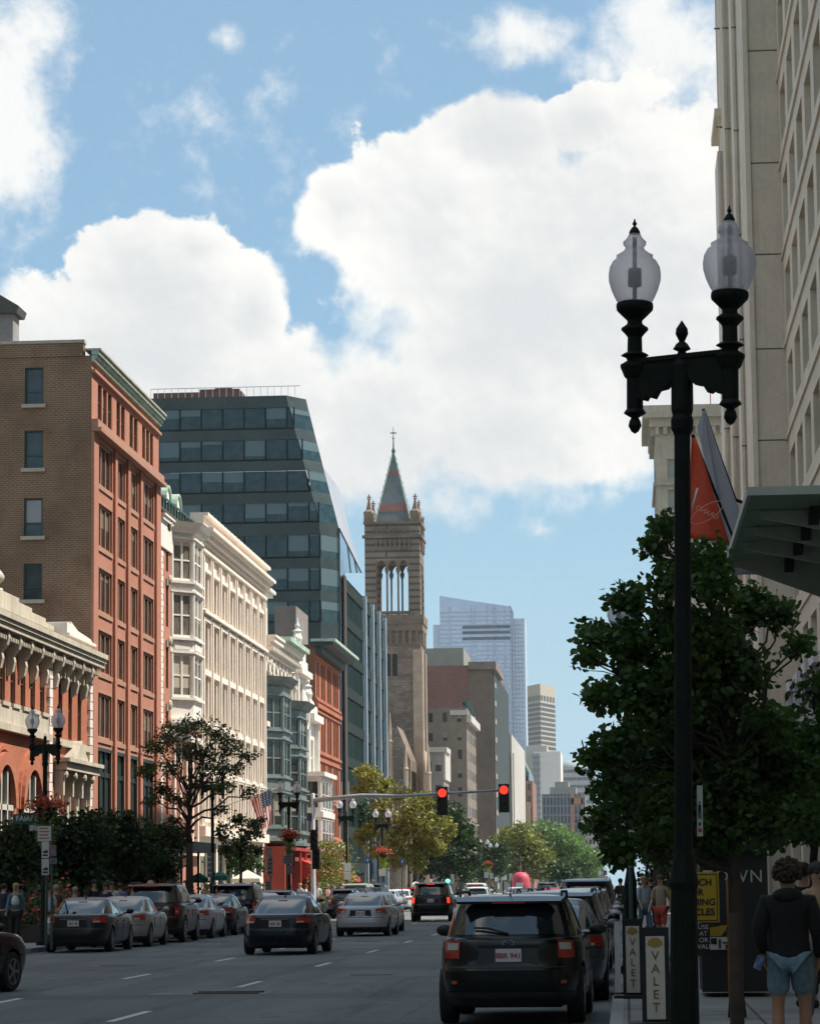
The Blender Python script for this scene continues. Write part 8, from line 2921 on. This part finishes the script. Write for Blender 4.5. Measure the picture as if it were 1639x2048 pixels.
def sky():
    w = bpy.data.worlds.new('World')
    SC.world = w
    w.use_nodes = True
    nt = w.node_tree
    L = nt.links
    bg = nt.nodes['Background']
    st = nd(nt, 'ShaderNodeTexSky')
    st.sky_type = 'NISHITA'
    st.sun_disc = False
    st.sun_elevation = R(SUN_EL)
    st.sun_rotation = R(90 - SUN_OFF)
    st.altitude = 0
    st.air_density = 1.0
    st.dust_density = 0.6
    st.ozone_density = 1.6
    tc = nd(nt, 'ShaderNodeTexCoord')
    D = tc.outputs['Generated']
    sx = nd(nt, 'ShaderNodeSeparateXYZ')
    L.new(D, sx.inputs[0])
    az = mth(nt, 'ARCTAN2', sx.outputs[0], sx.outputs[1])
    el = mth(nt, 'ARCSINE', sx.outputs[2])
    U = mth(nt, 'MULTIPLY', az, 57.2958)
    V = mth(nt, 'MULTIPLY', el, 57.2958)
    # the noise the clouds are cut from, in degrees of the sky
    cv = nd(nt, 'ShaderNodeCombineXYZ')
    L.new(U, cv.inputs[0])
    L.new(V, cv.inputs[1])
    n1 = noise(nt, cv.outputs[0], .8, 8, .62)
    vo = nd(nt, 'ShaderNodeTexVoronoi')
    vo.feature = 'SMOOTH_F1'
    vo.inputs['Scale'].default_value = 1.25
    vo.inputs['Smoothness'].default_value = .35
    dv = nd(nt, 'ShaderNodeVectorMath'); dv.operation = 'MULTIPLY_ADD'
    nv = nd(nt, 'ShaderNodeTexNoise'); nv.inputs['Scale'].default_value = 1.3; nv.inputs['Detail'].default_value = 2
    L.new(cv.outputs[0], nv.inputs['Vector'])
    L.new(nv.outputs['Color'], dv.inputs[0]); dv.inputs[1].default_value = (1.1, 1.1, 0); L.new(cv.outputs[0], dv.inputs[2])
    L.new(dv.outputs[0], vo.inputs['Vector'])
    puff = mth(nt, 'SUBTRACT', .5, vo.outputs['Distance'])

    def blob(px, py, rx, ry, s=1.0, slope=0):
        k = 57.2958 / FOC
        mp = nd(nt, 'ShaderNodeMapping')
        mp.vector_type = 'TEXTURE'
        mp.inputs['Location'].default_value = ((px - 1252) * k, (1767 - py) * k, 0)
        mp.inputs['Scale'].default_value = (rx * k, ry * k, 1)
        L.new(cv.outputs[0], mp.inputs[0])
        ln = nd(nt, 'ShaderNodeVectorMath'); ln.operation = 'LENGTH'
        L.new(mp.outputs[0], ln.inputs[0])
        return mth(nt, 'MULTIPLY_ADD', ln.outputs['Value'], -s, c=s)

    hard = [(1100, 610, 430, 425), (880, 480, 240, 250), (695, 430, 95, 95), (1330, 520, 330, 370), (780, 850, 210, 200),
            (1060, 880, 330, 130), (1340, 780, 210, 210), (1010, 290, 150, 110), (330, 590, 210, 170), (200, 720, 420, 190), (520, 620, 75, 130), (560, 800, 200, 160), (50, 700, 160, 130), (400, 500, 90, 60), (1200, 260, 110, 80)]
    soft = [(0, 240, 170, 290, .9), (80, 70, 110, 100, .6), (1370, 120, 210, 210, .75), (1050, 85, 150, 70, .5), (465, 90, 60, 40, .42),
            (1240, 160, 110, 90, .5), (900, 1010, 130, 60, .35), (1600, 400, 300, 500, .9), (640, 920, 160, 110, .5), (430, 280, 200, 90, .08)]
    f = None
    for b in hard:
        q = blob(*b)
        if f is None: f = q
        else:
            mx = nd(nt, 'ShaderNodeMath'); mx.operation = 'SMOOTH_MAX'
            L.new(f, mx.inputs[0]); L.new(q, mx.inputs[1]); mx.inputs[2].default_value = .12
            f = mx.outputs[0]
    g = None
    for b in soft:
        q = blob(*b)
        g = q if g is None else mth(nt, 'MAXIMUM', g, q)
    # the rest of the sky dome carries the same kind of broken cloud
    cd2 = nd(nt, 'ShaderNodeTexNoise'); cd2.inputs['Scale'].default_value = 2.1; cd2.inputs['Detail'].default_value = 4
    L.new(D, cd2.inputs['Vector'])
    away = ramp(nt, sx.outputs[1], .93, .6)
    rest = mth(nt, 'MULTIPLY', ramp(nt, cd2.outputs['Fac'], .5, .62), away)
    e1 = mth(nt, 'ADD', f, mth(nt, 'ADD', mth(nt, 'MULTIPLY', mth(nt, 'SUBTRACT', n1, .5), .84), mth(nt, 'MULTIPLY', puff, .20)))
    lowv = ramp(nt, V, 12.5, 7.5)
    wid = mth(nt, 'ADD', .07, mth(nt, 'ADD', mth(nt, 'MULTIPLY', lowv, .2), mth(nt, 'MULTIPLY', ramp(nt, noise(nt, cv.outputs[0], .33, 1), .42, .66), .32)))
    m1n = nd(nt, 'ShaderNodeMapRange'); m1n.interpolation_type = 'SMOOTHSTEP'
    L.new(e1, m1n.inputs[0]); m1n.inputs[1].default_value = -.03; L.new(wid, m1n.inputs[2])
    m1 = m1n.outputs[0]
    e2 = mth(nt, 'ADD', g, mth(nt, 'MULTIPLY', mth(nt, 'SUBTRACT', n1, .5), 1.5))
    m2 = mth(nt, 'MULTIPLY', ramp(nt, e2, -.02, .6), .9)
    m = mth(nt, 'MAXIMUM', mth(nt, 'MAXIMUM', m1, m2), rest)
    # cloud tone: sunlit billows with greyer hollows and bellies
    up = nd(nt, 'ShaderNodeVectorMath'); up.operation = 'ADD'
    L.new(cv.outputs[0], up.inputs[0]); up.inputs[1].default_value = (.10, .2, 0)
    n2 = noise(nt, up.outputs[0], .8, 5, .62)
    dif = mth(nt, 'SUBTRACT', n1, n2)
    n3 = noise(nt, cv.outputs[0], .2, 2, .5)
    tone = mth(nt, 'ADD', mth(nt, 'MULTIPLY', dif, .8), mth(nt, 'MULTIPLY', mth(nt, 'SUBTRACT', n3, .5), 1.5))
    tone = mth(nt, 'SUBTRACT', tone, mth(nt, 'MULTIPLY', e1, .42))
    tone = mth(nt, 'ADD', tone, .34)
    cc = mixc(nt, ramp(nt, tone, -.2, .5), (7.4, 7.6, 7.7, 1), (9.8, 9.75, 9.4, 1))
    # nishita, a little bluer as on the film
    sk = mixc(nt, 1.0, st.outputs[0], SKYTINT, 'MULTIPLY')
    lowf = mth(nt, 'ADD', .43, mth(nt, 'MULTIPLY', ramp(nt, V, 11, 1), .48))
    sk = mixc(nt, lowf, sk, (4.5, 6.6, 7.9, 1))
    col = mixc(nt, m, sk, cc)
    L.new(col, bg.inputs[0])
    bg.inputs[1].default_value = .07
    w.cycles.sampling_method = 'MANUAL'
    w.cycles.sample_map_resolution = 256


SKYTINT = (.76, 1.04, 1.2, 1)
sky()
sd = bpy.data.lights.new('sun', 'SUN')
sd.energy = 4.6
sd.angle = R(.53)
sd.color = (1, .93, .82)
so = bpy.data.objects.new('sun', sd)
COL.objects.link(so)
sdir = Vector((math.cos(R(SUN_EL)) * math.cos(R(SUN_OFF)), math.cos(R(SUN_EL)) * math.sin(R(SUN_OFF)), math.sin(R(SUN_EL))))
so.rotation_euler = sdir.to_track_quat('Z', 'Y').to_euler()
so.location = (60, 20, 120)
SC.view_settings.view_transform = 'Standard'
SC.view_settings.look = 'None'
SC.view_settings.exposure = 0.6
SC.view_settings.gamma = 1.0
SC.cycles.max_bounces = 6
SC.cycles.diffuse_bounces = 3
SC.cycles.glossy_bounces = 3
SC.cycles.transmission_bounces = 4
SC.cycles.transparent_max_bounces = 12
SC.cycles.volume_bounces = 0
mb = MB(); mb.box(-1600, 1600, -300, 2500, -2, 150)
hm = bpy.data.materials.new('haze_air'); hm.use_nodes = True
hn = hm.node_tree; hn.nodes.remove(hn.nodes['Principled BSDF'])
hv = hn.nodes.new('ShaderNodeVolumePrincipled'); hv.inputs['Color'].default_value = (.86, .93, 1, 1); hv.inputs['Density'].default_value = .00008; hv.inputs['Anisotropy'].default_value = .1
hn.links.new(hv.outputs[0], hn.nodes['Material Output'].inputs['Volume'])
hz = mb.build('haze', hm); hz['kind'] = 'stuff'
SC.cycles.sample_clamp_indirect = 4
